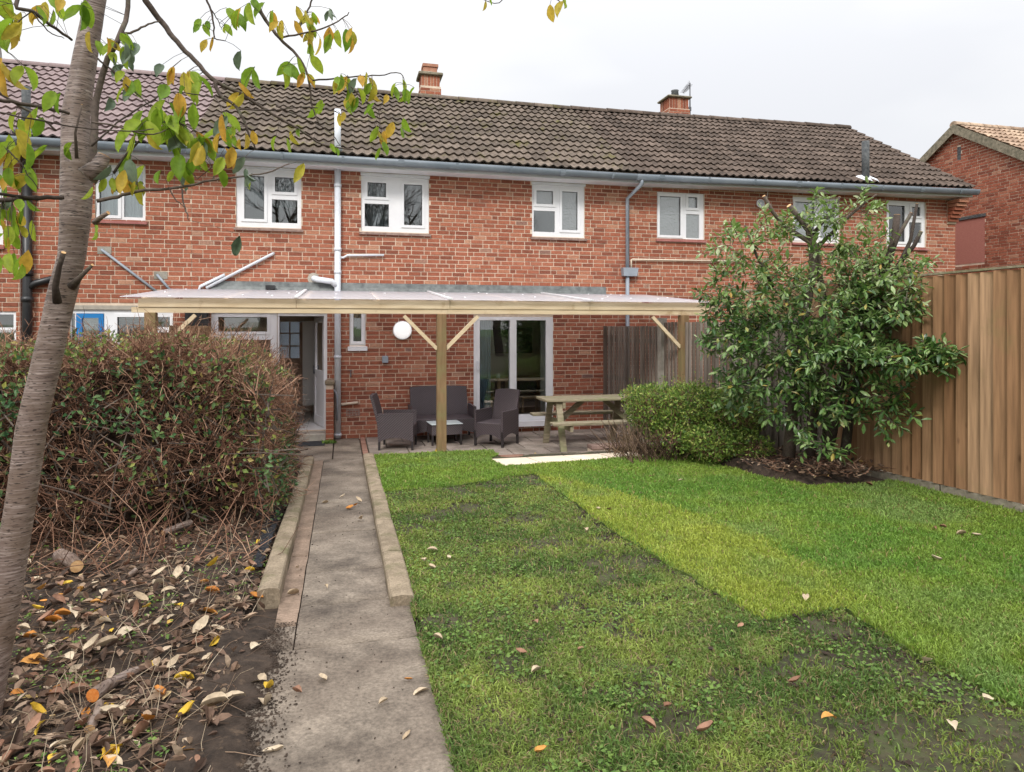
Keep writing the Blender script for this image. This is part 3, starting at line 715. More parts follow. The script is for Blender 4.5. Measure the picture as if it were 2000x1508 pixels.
# ---- middle house --------------------------------------------------------------------
mid = empty('terraced_house', (0.5 * (XB + XC), YF, 0))
tag(mid, 'middle red brick terraced house with mossy tiled roof behind the timber canopy', 'house', 'terraced houses in a row')
W1 = rect(461, 588.5, 330, 444.5); W2 = rect(705.3, 838, 346, 453.5); W3 = rect(1039, 1142, 362, 463)
KW = rect(412, 541, 611, 758); KD = [fx(541.5), fx(639), 0.17, KW[3]]
TW_ = rect(682.5, 714, 603, 675); SD = rect(925, 1080, 619, 830)
hd = lambda r, z: [r[0], r[1], r[2], z]
holes_mid = [hd(W1, 4.64), hd(W2, 4.64), hd(W3, 4.64), KW, KD, TW_, SD]
wall = obj('wall', MB().slab(XB, XC, -0.12, Z_TOP, holes_mid, YF, YF + 0.25), M['mortar'], mid)
put_bricks(wall, lay(XB, XC, -0.075, Z_TOP, holes_mid, 1), M['brick'], lambda s, z, dy: Vector((s, YF + dy, z)), 0.0,
           near_score(2.75, 4.65, 300, 1230, lambda px, py: px < 640 and py < 400 and False))
window(mid, W1, [(rect(476.5, 516, 343, 427.5), 'glass', True), (rect(536.6, 574.8, 345.8, 375), 'glass', True), (rect(530.8, 580.7, 389.5, 435), 'glass', False)],
       sill='sill_tile', header=4.64, backing=[([W1[0] + .05, W1[1] - .05, W1[2] + .38, W1[3]], 'net', 0.16)])
window(mid, W2, [(rect(717.6, 754.5, 356, 384.5), 'glass', True), (rect(712.3, 759.8, 397.5, 442), 'glass', False), (rect(789, 825, 360, 440), 'glass', True)],
       sill='sill_tile', header=4.64, backing=[([W2[0] + .03, W2[0] + (W2[1] - W2[0]) * 0.42, W2[2], W2[3]], 'net', 0.14)])
window(mid, W3, [(rect(1048, 1081, 372, 398.6), 'glass_frost', True), (rect(1043, 1084.7, 411.4, 452.6), 'glass', False), (rect(1098, 1129, 373.7, 449.4), 'glass_frost', True)],
       sill='sill_tile', header=4.64)
window(mid, TW_, [(rect(690, 706, 606, 667), 'glass', True)], sill='upvc', backing=[([TW_[0] + .02, TW_[1] - .02, TW_[2], TW_[3]], 'net', 0.10)], depth=1.0, sill_h=0.09)
roof(mid, XB, XC, M['tile_old'], score=lambda p: (to_px(p)[0] < 420) * 50 + (p - Vector((0, 0, H))).length)

# kitchen window, doorway and the room behind it
window(mid, KW, [(rect(425.6, 521.8, 619, 648), 'glass', True), (rect(416, 528, 664, 748), 'glass', False)], sill='upvc', room=False)
KX0, KX1, KY0, KY1, KZ0, KZ1 = KW[0] - 0.12, KD[1] + 0.10, YF + 0.252, YF + 2.55, 0.17, 2.50
df = MB(); df.box(KD[0] + 0.002, KD[0] + 0.03, YF + 0.02, YF + 0.12, 0.17, KD[3]); df.box(KD[1] - 0.055, KD[1] - 0.002, YF + 0.02, YF + 0.12, 0.17, KD[3]); df.box(KD[0] + 0.032, KD[1] - 0.057, YF + 0.02, YF + 0.12, KD[3] - 0.05, KD[3] - 0.002)
dfr = obj('door_frame', df, M['upvc'], mid)
IDX0, IDX1 = fx(544, KY1) - 0.10, fx(587, KY1) + 0.10          # inner door in the back wall
rm = MB()
rm.slab(KX0, KX1, KZ0, KZ1, [[IDX0, IDX1, KZ0, 2.05]], KY1, KY1 + 0.1)
rm.quad((KX0, KY0, KZ0), (KX0, KY1, KZ0), (KX0, KY1, KZ1), (KX0, KY0, KZ1)); rm.quad((KX1, KY0, KZ0), (KX1, KY1, KZ0), (KX1, KY1, KZ1), (KX1, KY0, KZ1))
rm.quad((KX0, KY0, KZ1), (KX1, KY0, KZ1), (KX1, KY1, KZ1), (KX0, KY1, KZ1))
kit = obj('kitchen', rm, M['plaster'], mid)
obj('floor', MB().box(KX0, KX1, YF + 0.005, KY1, 0.12, 0.168), M['grout'], kit)
ts = 0.34
for i in range(6):
    for j in range(8):
        xa, ya = KD[0] - 0.55 + i * ts, YF + 0.01 + j * ts
        if xa + ts > KX1 or ya + ts > KY1 + 0.2: continue
        obj('floor_tile', MB().box(xa + 0.003, xa + ts - 0.003, ya + 0.003, ya + ts - 0.003, 0.169, 0.176), M['floor_tile'], kit)
gl = rect(545.5, 586, 626, 701, KY1)
gx = [gl[0] + (gl[1] - gl[0]) * k / 2 for k in range(3)]; gz = [gl[2] + (gl[3] - gl[2]) * k / 3 for k in range(4)]
hs = [[gx[i] + 0.012, gx[i + 1] - 0.012, gz[j] + 0.012, gz[j + 1] - 0.012] for i in range(2) for j in range(3)]
idr = obj('inner_door', MB().slab(IDX0 + 0.003, IDX1 - 0.003, KZ0 + 0.012, 2.045, hs, KY1 + 0.02, KY1 + 0.06), M['int_door'], mid)
for h in hs: obj('pane', MB().box(h[0] - 0.003, h[1] + 0.003, KY1 + 0.036, KY1 + 0.044, h[2] - 0.003, h[3] + 0.003), M['frost_pane'], idr)
obj('handle', MB().bar((IDX0 + 0.08, KY1 - 0.02, 1.15), (IDX0 + 0.2, KY1 - 0.02, 1.15), 0.03, 0.03), M['metal'], idr)
hl = MB(); HX0, HX1, HY0, HY1 = IDX0 - 0.3, IDX1 + 0.3, KY1 + 0.11, FACADE_Y - 0.02
for q in (((HX0, HY0, KZ0), (HX0, HY1, KZ0), (HX0, HY1, KZ1), (HX0, HY0, KZ1)), ((HX1, HY0, KZ0), (HX1, HY1, KZ0), (HX1, HY1, KZ1), (HX1, HY0, KZ1)),
          ((HX0, HY0, KZ0), (HX1, HY0, KZ0), (HX1, HY1, KZ0), (HX0, HY1, KZ0)), ((HX0, HY0, KZ1), (HX1, HY0, KZ1), (HX1, HY1, KZ1), (HX0, HY1, KZ1))): hl.quad(*q)
obj('hall_light_sheet', MB().box(HX0 + .022, HX1 - .022, FACADE_Y + .05, FACADE_Y + .06, KZ0, KZ1 - .022), M['frost_sheet'], mid)  # translucent sheet added so daylight glows behind the inner door panes
obj('hallway', hl, M['plaster_white'], mid)
obj('street_wall', MB().slab(XB, XC, -0.1, Z_TOP, [[HX0 + 0.02, HX1 - 0.02, KZ0, KZ1 - 0.02]], FACADE_Y, FACADE_Y + 0.25), M['brick'], mid)
cpx0, cpx1 = fx(591, YF + 1.6), fx(612, YF + 1.6)
cb = MB().box(cpx0, cpx1 + 0.25, YF + 1.6, YF + 2.3, 0.42, 2.06)
cpb = obj('cupboard', cb, M['plaster_white'], kit); 
# door leaf standing open into the kitchen
dl_a = Vector((KD[1] - 0.06, YF + 0.13, 0.19)); dl_b = Vector((fx(613, YF + 0.78), YF + 0.86, 0.19))
dv = (dl_b - dl_a); dw = dv.length; dv.normalize(); dn = Vector((dv.y, -dv.x, 0))
leafe = empty('garden_door', (0, 0, 0)); BASE[leafe.name] = Vector((0, 0, 0))
leafe.parent = mid; leafe.matrix_parent_inverse = Matrix.Translation(-BASE[mid.name])
def dbar(u0, u1, z0, z1, t0, t1):
    P0 = lambda u, t, z: tuple(dl_a + dv * u + dn * t + Vector((0, 0, z)))
    return [P0(u0, t0, z0), P0(u1, t0, z0), P0(u1, t1, z0), P0(u0, t1, z0), P0(u0, t0, z1), P0(u1, t0, z1), P0(u1, t1, z1), P0(u0, t1, z1)]
dm = MB(); top = KD[3] - 0.25
for b in ((0, 0.10, 0, top), (dw - 0.10, dw, 0, top), (0.102, dw - 0.102, 0, 0.16), (0.102, dw - 0.102, 0.86, 0.98), (0.102, dw - 0.102, top - 0.10, top)): dm.hexa(dbar(*b, 0, 0.044))
dm.hexa(dbar(0.10, dw - 0.10, 0.16, 0.86, 0.012, 0.032))
obj('door_leaf', dm, M['upvc'], leafe); obj('pane', MB().hexa(dbar(0.10, dw - 0.10, 0.98, top - 0.10, 0.018, 0.026)), M['glass'], leafe)
obj('handle', MB().hexa(dbar(dw - 0.09, dw - 0.06, 0.9, 1.05, -0.03, 0.07)), M['metal'], leafe)

# sliding patio door and the dining room
x0, x1, z0, z1 = SD
gL, gR = rect(936.6, 995.4, 625.6, 812), rect(1008.8, 1066.5, 625.6, 809)
sdw = MB().slab(x0 + .002, x1 - .002, z0, z1, [gL, gR], YF + 0.0, YF + 0.075)
sdo = obj('patio_door', sdw, M['upvc'], mid)
for g_ in (gL, gR): obj('pane', MB().box(g_[0] - .003, g_[1] + .003, YF + 0.034, YF + 0.042, g_[2] - .003, g_[3] + .003), M['glass_door'], sdo)
obj('sash', MB().slab(gL[0] - .06, gL[1] + .075, gL[2] - .05, gL[3] + .03, [gL], YF - 0.02, YF + 0.004), M['upvc'], sdo)
obj('handle', MB().tube([(fx(932), YF - 0.05, fz(932, 705)), (fx(932), YF - 0.055, fz(932, 722))], 0.022, 10).box(fx(932) - .012, fx(932) + .012, YF - .045, YF - .015, fz(932, 722), fz(932, 706)), M['white_paint'], sdo)
obj('sill', MB().box(x0 - .01, x1 + .01, YF - 0.13, YF - 0.022, z0 - 0.02, z0 + 0.075), M['upvc'], sdo)
Dx0, Dx1, Dy0, Dy1 = x0 - 0.9, x1 + 0.9, YF + 0.252, YF + 3.9
rm = MB(); zf = z0 - 0.02
for q in (((Dx0, Dy1, zf), (Dx1, Dy1, zf), (Dx1, Dy1, 2.55), (Dx0, Dy1, 2.55)), ((Dx0, Dy0, zf), (Dx0, Dy1, zf), (Dx0, Dy1, 2.55), (Dx0, Dy0, 2.55)), ((Dx1, Dy0, zf), (Dx1, Dy1, zf), (Dx1, Dy1, 2.55), (Dx1, Dy0, 2.55)),
          ((Dx0, Dy0, zf), (Dx1, Dy0, zf), (Dx1, Dy1, zf), (Dx0, Dy1, zf)), ((Dx0, Dy0, 2.55), (Dx1, Dy0, 2.55), (Dx1, Dy1, 2.55), (Dx0, Dy1, 2.55))): rm.quad(*q)
obj('dining_room', rm, M['plaster'], mid)
def curtain(name, a, b, y, zb, zt, m, lab, n=40, amp=0.04, waves=7):
    cb = MB()
    for i in range(n + 1):
        x = a + (b - a) * i / n; yy = y + amp * math.sin(i / n * waves * 2 * PI)
        cb.v += [(x, yy, zb), (x, yy, zt)]
    for i in range(n): cb.f.append((2 * i, 2 * i + 2, 2 * i + 3, 2 * i + 1))
    return tag(obj(name, cb, m, None, True), lab, 'curtain')
curtain('curtain', gL[0] - 0.05, fx(955, YF + .3), YF + 0.16, zf + 0.02, 2.3, M['curtain_blue'], 'teal curtain hanging inside the patio door')
curtain('curtain', fx(1052, YF + .3), gR[1] + 0.12, YF + 0.16, zf + 0.02, 2.3, M['curtain_white'], 'pale curtain hanging inside the patio door')
dt = empty('dining_table', (fx(1000, 13.6), 13.6, zf)); tag(dt, 'oak dining table standing indoors behind the patio door', 'table')
ty = 13.55; tx0, tx1 = fx(962, ty), fx(1062, ty); tz = fz(1000, 737, ty)
obj('table_top', MB().box(tx0, tx1, ty - 0.4, ty + 0.4, tz - 0.045, tz), M['table_wood'], dt)
for a in (tx0 + 0.05, tx1 - 0.05):
    for b in (-0.34, 0.34): obj('leg', MB().box(a - 0.03, a + 0.03, ty + b - 0.03, ty + b + 0.03, zf, tz - 0.046), M['table_wood'], dt)
for k, px in enumerate((972, 1035)):
    cx = fx(px, 13.05); ce = empty('dining_chair', (cx, 13.05, zf))
    tag(ce, 'dining chair with pale legs behind the sliding door pane' if k == 0 else 'dining chair with pale legs behind the fixed door pane', 'chair', 'dining chairs indoors')
    obj('seat', MB().cbox(cx - 0.2, cx + 0.2, 12.87, 13.25, zf + 0.42, zf + 0.46), M['table_wood'], ce)
    for sx in (-0.18, 0.18):
        for sy in (-0.16, 0.18): obj('leg', MB().bar((cx + sx * 1.1, 13.06 + sy * 1.1, zf), (cx + sx, 13.06 + sy, zf + 0.419), 0.035, 0.035), M['table_wood'], ce)
    obj('backrest', MB().cbox(cx - 0.2, cx + 0.2, 13.26, 13.29, zf + 0.5, zf + 0.8), M['dark_cloth'], ce)
obj_p = obj('picture', MB().box(fx(960, 16.0), fx(1040, 16.0), 16.03, 16.08, fz(1000, 690, 16.0), fz(1000, 640, 16.0)), M['dark_cloth']); tag(obj_p, 'dark picture on the dining room back wall', 'picture')
mug = MB().tube([(fx(973, 13.4), 13.4, tz), (fx(973, 13.4), 13.4, tz + 0.09)], [0.038, 0.042], 12); tag(obj('mug', mug, M['upvc'], None, True), 'white mug standing on the indoor dining table', 'mug')

# eaves of the middle house
ZF0, ZF1 = 4.645, 4.80
def eaves(house, xa, xb, ta, tb, m_f='white_paint'):
    mb = MB().hexa([(xa, Y_EAVE + 0.02, ZF0 + ta), (xb, Y_EAVE + 0.02, ZF0 + tb), (xb, Y_EAVE + 0.045, ZF0 + tb), (xa, Y_EAVE + 0.045, ZF0 + ta),
                    (xa, Y_EAVE + 0.02, ZF1 + ta), (xb, Y_EAVE + 0.02, ZF1 + tb), (xb, Y_EAVE + 0.045, ZF1 + tb), (xa, Y_EAVE + 0.045, ZF1 + ta)])
    obj('fascia', mb, M[m_f], house)
    obj('soffit', MB().hexa([(xa, Y_EAVE + 0.046, ZF0 + ta + .005), (xb, Y_EAVE + 0.046, ZF0 + tb + .005), (xb, YF + 0.05, ZF0 + tb + .005), (xa, YF + 0.05, ZF0 + ta + .005),
                             (xa, Y_EAVE + 0.046, ZF0 + ta + .02), (xb, Y_EAVE + 0.046, ZF0 + tb + .02), (xb, YF + 0.05, ZF0 + tb + .02), (xa, YF + 0.05, ZF0 + ta + .02)]), M[m_f], house)
eaves(mid, XB, XC, 0, 0)
bracket_gutter(mid, XB, XC, 4.80, 4.785, M['gutter'])
# pipes on the middle house
PXW = fx(659.5, YF - 0.07)
pw = MB(); pw.tube([(PXW, YF - 0.07, 0.03), (PXW, YF - 0.07, 4.66)], 0.055, 14)
sp = obj('soil_pipe', pw, M['whitepipe'], mid, True)
for z in (0.06, 1.4, 2.86, 3.25, 4.35): obj('collar', MB().tube([(PXW, YF - 0.07, z), (PXW, YF - 0.07, z + 0.05)], 0.063, 14), M['whitepipe'], sp, True)
ze = fz(630, 546, YF - 0.1); xe = fx(612, YF - 0.1)
obj('branch_pipe', MB().tube([(xe, YF + 0.02, ze + 0.02), (xe + 0.01, YF - 0.06, ze + 0.02), (xe + 0.07, YF - 0.1, ze), (PXW - 0.1, YF - 0.1, ze - 0.03), (PXW, YF - 0.07, ze - 0.12)], 0.05, 12), M['whitepipe'], sp, True)
obj('pipe_surround', MB().disc((xe, YF - 0.012, ze + 0.02), (0, 1, 0), 0.10, 0.011, 14), M['concrete'], sp)
yv = 11.98; xv_ = fx(659.5, yv)
obj('vent_pipe', MB().tube([(xv_, yv, 4.80), (xv_, yv, fz(660, 214, yv))], 0.055, 14), M['whitepipe'], mid, True)
obj('vent_flashing', MB().tube([(xv_, yv - 0.05, 4.86), (xv_, yv, 5.0)], [0.13, 0.06], 12), M['lead'], mid, True)
z_ = fz(700, 501); obj('overflow_pipe', MB().tube([(PXW, YF - 0.05, z_ - 0.03), (PXW + 0.10, YF - 0.05, z_ - 0.03), (PXW + 0.16, YF - 0.05, z_ + 0.01), (fx(750, YF - .05), YF - 0.05, z_ + 0.03)], 0.02, 8), M['whitepipe'], mid, True)
z_ = fz(690, 788); obj('waste_pipe', MB().tube([(PXW + .03, YF - 0.05, z_ - 0.01), (fx(700, YF - .05), YF - 0.05, z_ + 0.02)], 0.024, 8), M['creampipe'], mid, True)
obj('air_brick', MB().slab(fx(676), fx(703), fz(690, 812), fz(690, 799), [[fx(676) + 0.02 + 0.05 * i, fx(676) + 0.05 + 0.05 * i, fz(690, 812) + 0.015 + 0.045 * j, fz(690, 812) + 0.04 + 0.045 * j] for i in range(4) for j in range(2)], YF - 0.012, YF + 0.01), M['sill_tile'], mid)
PXG = fx(1225.5, YF - 0.06)
zj = fz(1226, 388, YF - .06)
dp = MB().tube([(fx(1254, 11.79), 11.79, 4.75), (fx(1254, 11.79), 11.79, 4.62), (PXG, YF - 0.06, zj), (PXG, YF - 0.06, fz(1226, 526))], 0.037, 10)
dpo = obj('downpipe', dp, M['greypipe'], mid, True)
hx0, hx1, hz0, hz1 = fx(1211.5), fx(1241), fz(1226, 540), fz(1226, 524)
obj('hopper', MB().hexa([(hx0 + .02, YF - .13, hz0), (hx1 - .02, YF - .13, hz0), (hx1 - .02, YF - .02, hz0), (hx0 + .02, YF - .02, hz0), (hx0, YF - .15, hz1), (hx1, YF - .15, hz1), (hx1, YF - .015, hz1), (hx0, YF - .015, hz1)]), M['greypipe'], dpo)
obj('lower_pipe', MB().tube([(PXG, YF - .06, 0.05), (PXG, YF - .06, hz0)], 0.037, 10), M['greypipe'], dpo, True)
# lead flashing over the canopy
fz0, fz1 = fz(800, 574), fz(800, 554.5); fm_ = MB(); n = 60; xa, xb = fx(413), fx(1183)
for i in range(n + 1):
    x = xa + (xb - xa) * i / n
    fm_.v += [(x, YF - 0.012 - 0.004 * random.random(), fz1), (x, YF - 0.02 - 0.010 * random.random(), (fz0 + fz1) / 2), (x, YF - 0.05 - 0.012 * random.random(), fz0 - 0.02)]
for i in range(n):
    for j in range(2): fm_.f.append((3 * i + j, 3 * i + j + 1, 3 * i + j + 4, 3 * i + j + 3))
obj('flashing', fm_, M['lead'], mid)
obj('vent_cap', MB().box(fx(520), fx(538), YF - 0.12, YF - 0.03, fz(530, 566), fz(530, 558)), M['blackpipe'], mid)
jb = rect(746, 758, 695, 709); obj('junction_box', MB().cbox(jb[0], jb[1], YF - 0.07, YF - 0.008, jb[2], jb[3], 0.01), M['greypipe'], mid)
# outside tap by the narrow window
tp = Vector((fx(685, YF - .05), YF - 0.02, fz(685, 729)))
ot = obj('outside_tap', MB().tube([tp, tp + Vector((0, -0.07, 0)), tp + Vector((0, -0.09, -0.06))], 0.012, 8).tube([tp + Vector((0, -0.05, 0)), tp + Vector((0, -0.05, 0.05))], 0.008, 6).bar(tp + Vector((-.025, -.05, .055)), tp + Vector((.025, -.05, .055)), .012, .01), M['metal'], mid, True)
# low brick pier beside the door, gas pipe
px0, px1 = fx(637, YF - .35), fx(651, YF - .35)
pier = obj('brick_pier', MB().box(px0, px1, YF - 0.36, YF - 0.01, 0.0, fz(644, 752, YF - .36)), M['mortar'], mid)
for k in range(int((fz(644, 752, YF - .36)) / 0.075)):
    obj('brick', MB().box(px0 - .004, px1 + .004, YF - 0.368, YF - (0.25 if k % 2 else 0.14), 0.008 + k * 0.075, 0.008 + k * 0.075 + 0.062), M['brick'], pier)
obj('coping', MB().cbox(px0 - .02, px1 + .02, YF - 0.39, YF - 0.01, fz(644, 752, YF - .36) + .002, fz(644, 744, YF - .36)), M['kerb'], pier)
obj('gas_pipe', MB().tube([(px1 + .06, YF - .2, .35), (px1 + .06, YF - .2, .75), (px1 + .03, YF - .2, .84), (px1 - 0.05, YF - .2, .9)], 0.02, 8), M['greypipe'], mid, True)
# step and mat
st = obj('door_step', MB().cbox(fx(548, YF - .3), KD[1] - 0.01, YF - 0.34, YF - 0.012, -0.02, 0.155, 0.012), M['concrete']); tag(st, 'worn concrete step below the open kitchen door', 'step')
mt = obj('door_mat', MB().cbox(fx(568, YF - .7), fx(634, YF - .7), YF - 0.78, YF - 0.36, z_patio(YF) + 0.016, z_patio(YF) + 0.04, 0.006), M['mat_rubber']); tag(mt, 'black rubber mat on the ground before the door step', 'door mat')
# wall lamp
lc = Vector((fx(785.5), YF - 0.012, fz(785.5, 645)))
wl = empty('wall_lamp', lc); tag(wl, 'round white bulkhead lamp on the brick wall beside the narrow window', 'wall lamp')
obj('base', MB().disc(lc, (0, -1, 0), 0.165, 0.045, 32), M['upvc'], wl, False)
mbd = MB(); n = 28
for j, (r_, y_) in enumerate(((0.152, 0.046), (0.150, 0.060), (0.142, 0.068), (0.08, 0.073), (0.0, 0.075))):
    for i in range(n): mbd.v.append((lc.x + r_ * math.cos(2 * PI * i / n), lc.y - y_, lc.z + r_ * math.sin(2 * PI * i / n)))
for j in range(4):
    for i in range(n): mbd.f.append((j * n + i, j * n + (i + 1) % n, (j + 1) * n + (i + 1) % n, (j + 1) * n + i))
obj('diffuser', mbd, M['lamp'], wl, True)

# ---- chimneys --------------------------------------------------------------------------
def chimney(house, px0, px1, pyb, pyn, pyc, pyt, Y, dpt, name='chimney', pot=None):
    x0, x1 = fx(px0, Y), fx(px1, Y); pc = (px0 + px1) / 2
    zb, zn, zc, zt = 6.6, fz(pc, pyn, Y), fz(pc, pyc, Y), fz(pc, pyt, Y)
    i = 0.022
    ch = obj(name, MB().box(x0, x1, Y, Y + dpt, zb, zn).box(x0 + i, x1 - i, Y + i, Y + dpt - i, zn, zc), M['mortar'], house)
    bm = MB()
    for k in range(int((zn - zb) / 0.075)):
        z = zb + k * 0.075 + 0.006; off = 0.11 if k % 2 else 0.0
        x = x0 - off
        while x < x1:
            a, b = max(x + .005, x0 - .006), min(x + .218, x1 + .006)
            if b - a > .02: bm.box(a, b, Y - 0.006, Y + 0.01, z, z + 0.062)
            x += 0.223
        y = Y + 0.012 + off
        while y < Y + dpt:
            for xx in (x0 - .006, x1 - .01): bm.box(xx, xx + 0.016, y + .005, min(y + .218, Y + dpt), z, z + 0.062)
            y += 0.223
    n = max(3, int((x1 - x0) / 0.075)); s = (x1 - x0 - 2 * i) / n
    for k in range(n): bm.box(x0 + i + k * s + .006, x0 + i + (k + 1) * s - .006, Y + i - 0.008, Y + i + .01, zn + .008, zc - .006)
    for k in range(int(dpt / 0.075)):
        y = Y + i + k * 0.075
        bm.box(x0 + i - .008, x0 + i + .01, y + .006, y + .066, zn + .008, zc - .006)
    o = obj('brickwork', bm, M['brick'], ch); o['kind'] = 'stuff'
    obj('cap', MB().cbox(x0 - .05, x1 + .05, Y - .05, Y + dpt + .05, zc + .002, zt, 0.015), M['chimney_cap'], ch)
    return ch, x0, x1, zt
c1, a, b, zt = chimney(mid, 821.5, 861, 196, 168, 147, 141, 16.05, 0.5)
pz = fz(840, 125, 16.15); cx = (a + b) / 2
obj('flaunching', MB().tube([(cx, 16.3, zt), (cx, 16.3, zt + .05)], [.24, .17], 14), M['concrete'], c1)
obj('pot', MB().cbox(cx - .165, cx + .165, 16.14, 16.46, zt + .02, pz - .07, .012).box(cx - .18, cx + .19, 16.12, 16.48, pz - .068, pz), M['chimney_pot'], c1)

# ---- right house -----------------------------------------------------------------------
TR = 0.0125
right = empty('terraced_house', (0.5 * (XC + XD), YF, 0))
tag(right, 'right end red brick terraced house with brown roof behind the leafy shrub', 'house', 'terraced houses in a row')
W4 = rect(1283, 1376, 376, 467); W5 = rect(1548, 1640, 386, 474); W6 = rect(1731, 1808.5, 391.5, 483)
G1 = rect(1395, 1450, 612, 660)
holes_r = [W4, W5, W6]
wall = obj('wall', MB().slab(XC + .002, XD, -0.12, Z_TOP + 0.03, holes_r, YF, YF + 0.25), M['mortar'], right)
obj('gable_wall', MB().box(XD - 0.25, XD, YF + 0.251, FACADE_Y, -0.1, Z_TOP), M['brick2'], right)
obj('street_wall', MB().box(XC, XD - .251, FACADE_Y - .25, FACADE_Y, -0.1, Z_TOP), M['brick2'], right)
put_bricks(wall, lay(XC + .003, XD, -0.075, Z_TOP + 0.03, holes_r, 2), M['brick'], lambda s, z, dy: Vector((s, YF + dy, z)), 0.0,
           near_score(2.6, 4.66, 1230, 1870, lambda px, py: 1400 < px < 1800))
window(right, W4, [(rect(1289, 1330.5, 383, 459.5), 'glass_frost', True), (rect(1345, 1363, 384.5, 406), 'glass_frost', True), (rect(1341.5, 1367.4, 418, 465), 'glass_frost', False)], sill='sill_red',
       backing=[([W4[0] + .04, W4[1] - .04, W4[2], W4[3]], 'curtain_white', 0.075)])
window(right, W5, [(rect(1554, 1592, 394, 466), 'glass_frost', True), (rect(1603, 1632, 394, 466), 'glass_frost', True)], sill='sill_red', backing=[([W5[0] + .04, W5[1] - .04, W5[2], W5[3]], 'curtain_white', 0.075)])
window(right, W6, [(rect(1737, 1769, 401, 472), 'glass', True), (rect(1782, 1799, 404, 422), 'glass', True), (rect(1778, 1802, 434, 474), 'glass', False)], sill='sill_red', backing=[([W6[0] + .04, W6[1] - .04, W6[2], W6[3]], 'curtain_white', 0.075)])
roof(right, XC, XD + 0.14, M['tile_brown'], tilt=TR, xref=XC)
eaves(right, XC + 0.002, XD + 0.1, 0, TR * (XD - XC))
bracket_gutter(right, XC + 0.002, XD + 0.16, 4.785, 4.785 + TR * (XD + .16 - XC), M['gutter'])
obj('verge_board', MB().hexa([(XD + .1, Y_EAVE + .05, Z_EAVE - .16 + .1), (XD + .12, Y_EAVE + .05, Z_EAVE - .16 + .1), (XD + .12, Y_RIDGE, Z_RIDGE - .16 + .1), (XD + .1, Y_RIDGE, Z_RIDGE - .16 + .1),
                              (XD + .1, Y_EAVE + .05, Z_EAVE - .03 + .1), (XD + .12, Y_EAVE + .05, Z_EAVE - .03 + .1), (XD + .12, Y_RIDGE, Z_RIDGE - .03 + .1), (XD + .1, Y_RIDGE, Z_RIDGE - .03 + .1)]), M['white_paint'], right)
obj('gable_peak', MB().poly([(XD + .01, YF, Z_TOP), (XD + .01, FACADE_Y, Z_TOP), (XD + .01, Y_RIDGE, Z_RIDGE + .03)]), M['brick2'], right)
cor = obj('corbel', MB().box(XD - 0.23, XD, YF - 0.03, YF - .002, 4.2, 4.68), M['mortar'], right)
for k in range(6):
    z = 4.69 - k * 0.076; out = 0.30 - k * 0.05
    obj('brick', MB().box(XD - 0.24, XD + 0.012, YF - 0.032 - out, YF - 0.031, z - 0.064, z), M['brick'], cor)
yv = 12.08; xv_ = fx(1690.5, yv)
vp = obj('vent_pipe', MB().tube([(xv_, yv, 4.95), (xv_, yv, fz(1690, 276, yv))], 0.075, 14), M['asbestos'], right, True)
obj('vent_flashing', MB().hexa([(xv_ - .25, yv - .2, 4.96), (xv_ + .25, yv - .2, 4.96), (xv_ + .25, yv + .05, 5.09), (xv_ - .25, yv + .05, 5.09), (xv_ - .12, yv - .12, 5.02), (xv_ + .14, yv - .12, 5.02), (xv_ + .1, yv + .02, 5.13), (xv_ - .1, yv + .02, 5.13)]), M['whitepipe'], right)
c2, a, b, zt = chimney(right, 1307, 1347, 232, 212, 191, 187, 16.05, 0.55)
cx = (a + b) / 2; pz = fz(1327, 175, 16.2)
obj('pot', MB().tube([(cx, 16.3, zt - .01), (cx, 16.3, pz - .04), (cx, 16.3, pz)], [.11, .09, .10], 14), M['asbestos'], c2, True)
z_ = fz(1340, 510); obj('waste_pipe', MB().tube([(PXG + 0.08, YF - .06, hz1 - .02), (PXG + 0.08, YF - .06, z_ - .01), (PXG + 0.1, YF - .055, z_), (fx(1450), YF - .05, fz(1450, 511))], 0.018, 8), M['creampipe'], right, True)
vd = Vector((fx(1483), YF - .02, fz(1483, 398))); ev = obj('extractor_vent', MB().disc(vd, (0, -1, 0), 0.085, 0.03, 20), M['upvc'], right)
for r_ in (0.062, 0.035): obj('louvre', MB().tube([vd + Vector((r_ * math.cos(2 * PI * i / 16), -0.034, r_ * math.sin(2 * PI * i / 16))) for i in range(17)], 0.007, 5, False), M['greypipe'], ev)
# aerial on the chimney and its cable
ax = b + 0.09; am = Vector((ax, 16.2, fz(1350, 232, 16.2)))
ae = empty('tv_aerial', am); tag(ae, 'small television aerial on a pole beside the right chimney', 'aerial')
tz_ = fz(1359, 163, 16.2)
obj('mast', MB().tube([am, (ax, 16.2, tz_)], 0.018, 8), M['metal'], ae, True)
obj('bracket', MB().box(b - .02, ax + .02, 16.16, 16.24, fz(1355, 214, 16.2) - .05, fz(1355, 214, 16.2) + .05), M['metal'], ae)
e1 = Vector((fx(1334, 15.9), 15.9, fz(1334, 181, 15.9)))
bm0 = Vector((ax, 16.2, tz_ - .03)); obj('boom', MB().tube([bm0, e1], 0.012, 6), M['metal'], ae, True)
for k in range(6):
    p = bm0.lerp(e1, 0.12 + 0.15 * k); h_ = 0.11 - 0.01 * k
    obj('element', MB().tube([p + Vector((-.03, .12, h_ * .3)), p + Vector((.03, -.12, -h_ * .3))], 0.006, 5).tube([p + Vector((0, 0, -h_)), p + Vector((0, 0, h_))], 0.006, 5), M['metal'], ae)
cbl = [(ax, 16.15, am.z + .02), (fx(1400, 15.0), 15.0, fz(1400, 262, 15.0)), (fx(1460, 13.2), 13.2, fz(1460, 318, 13.2)), (fx(1503, 11.9), 11.9, fz(1503, 350, 11.75)), (fx(1497, YF - .03), YF - .03, fz(1497, 392))]
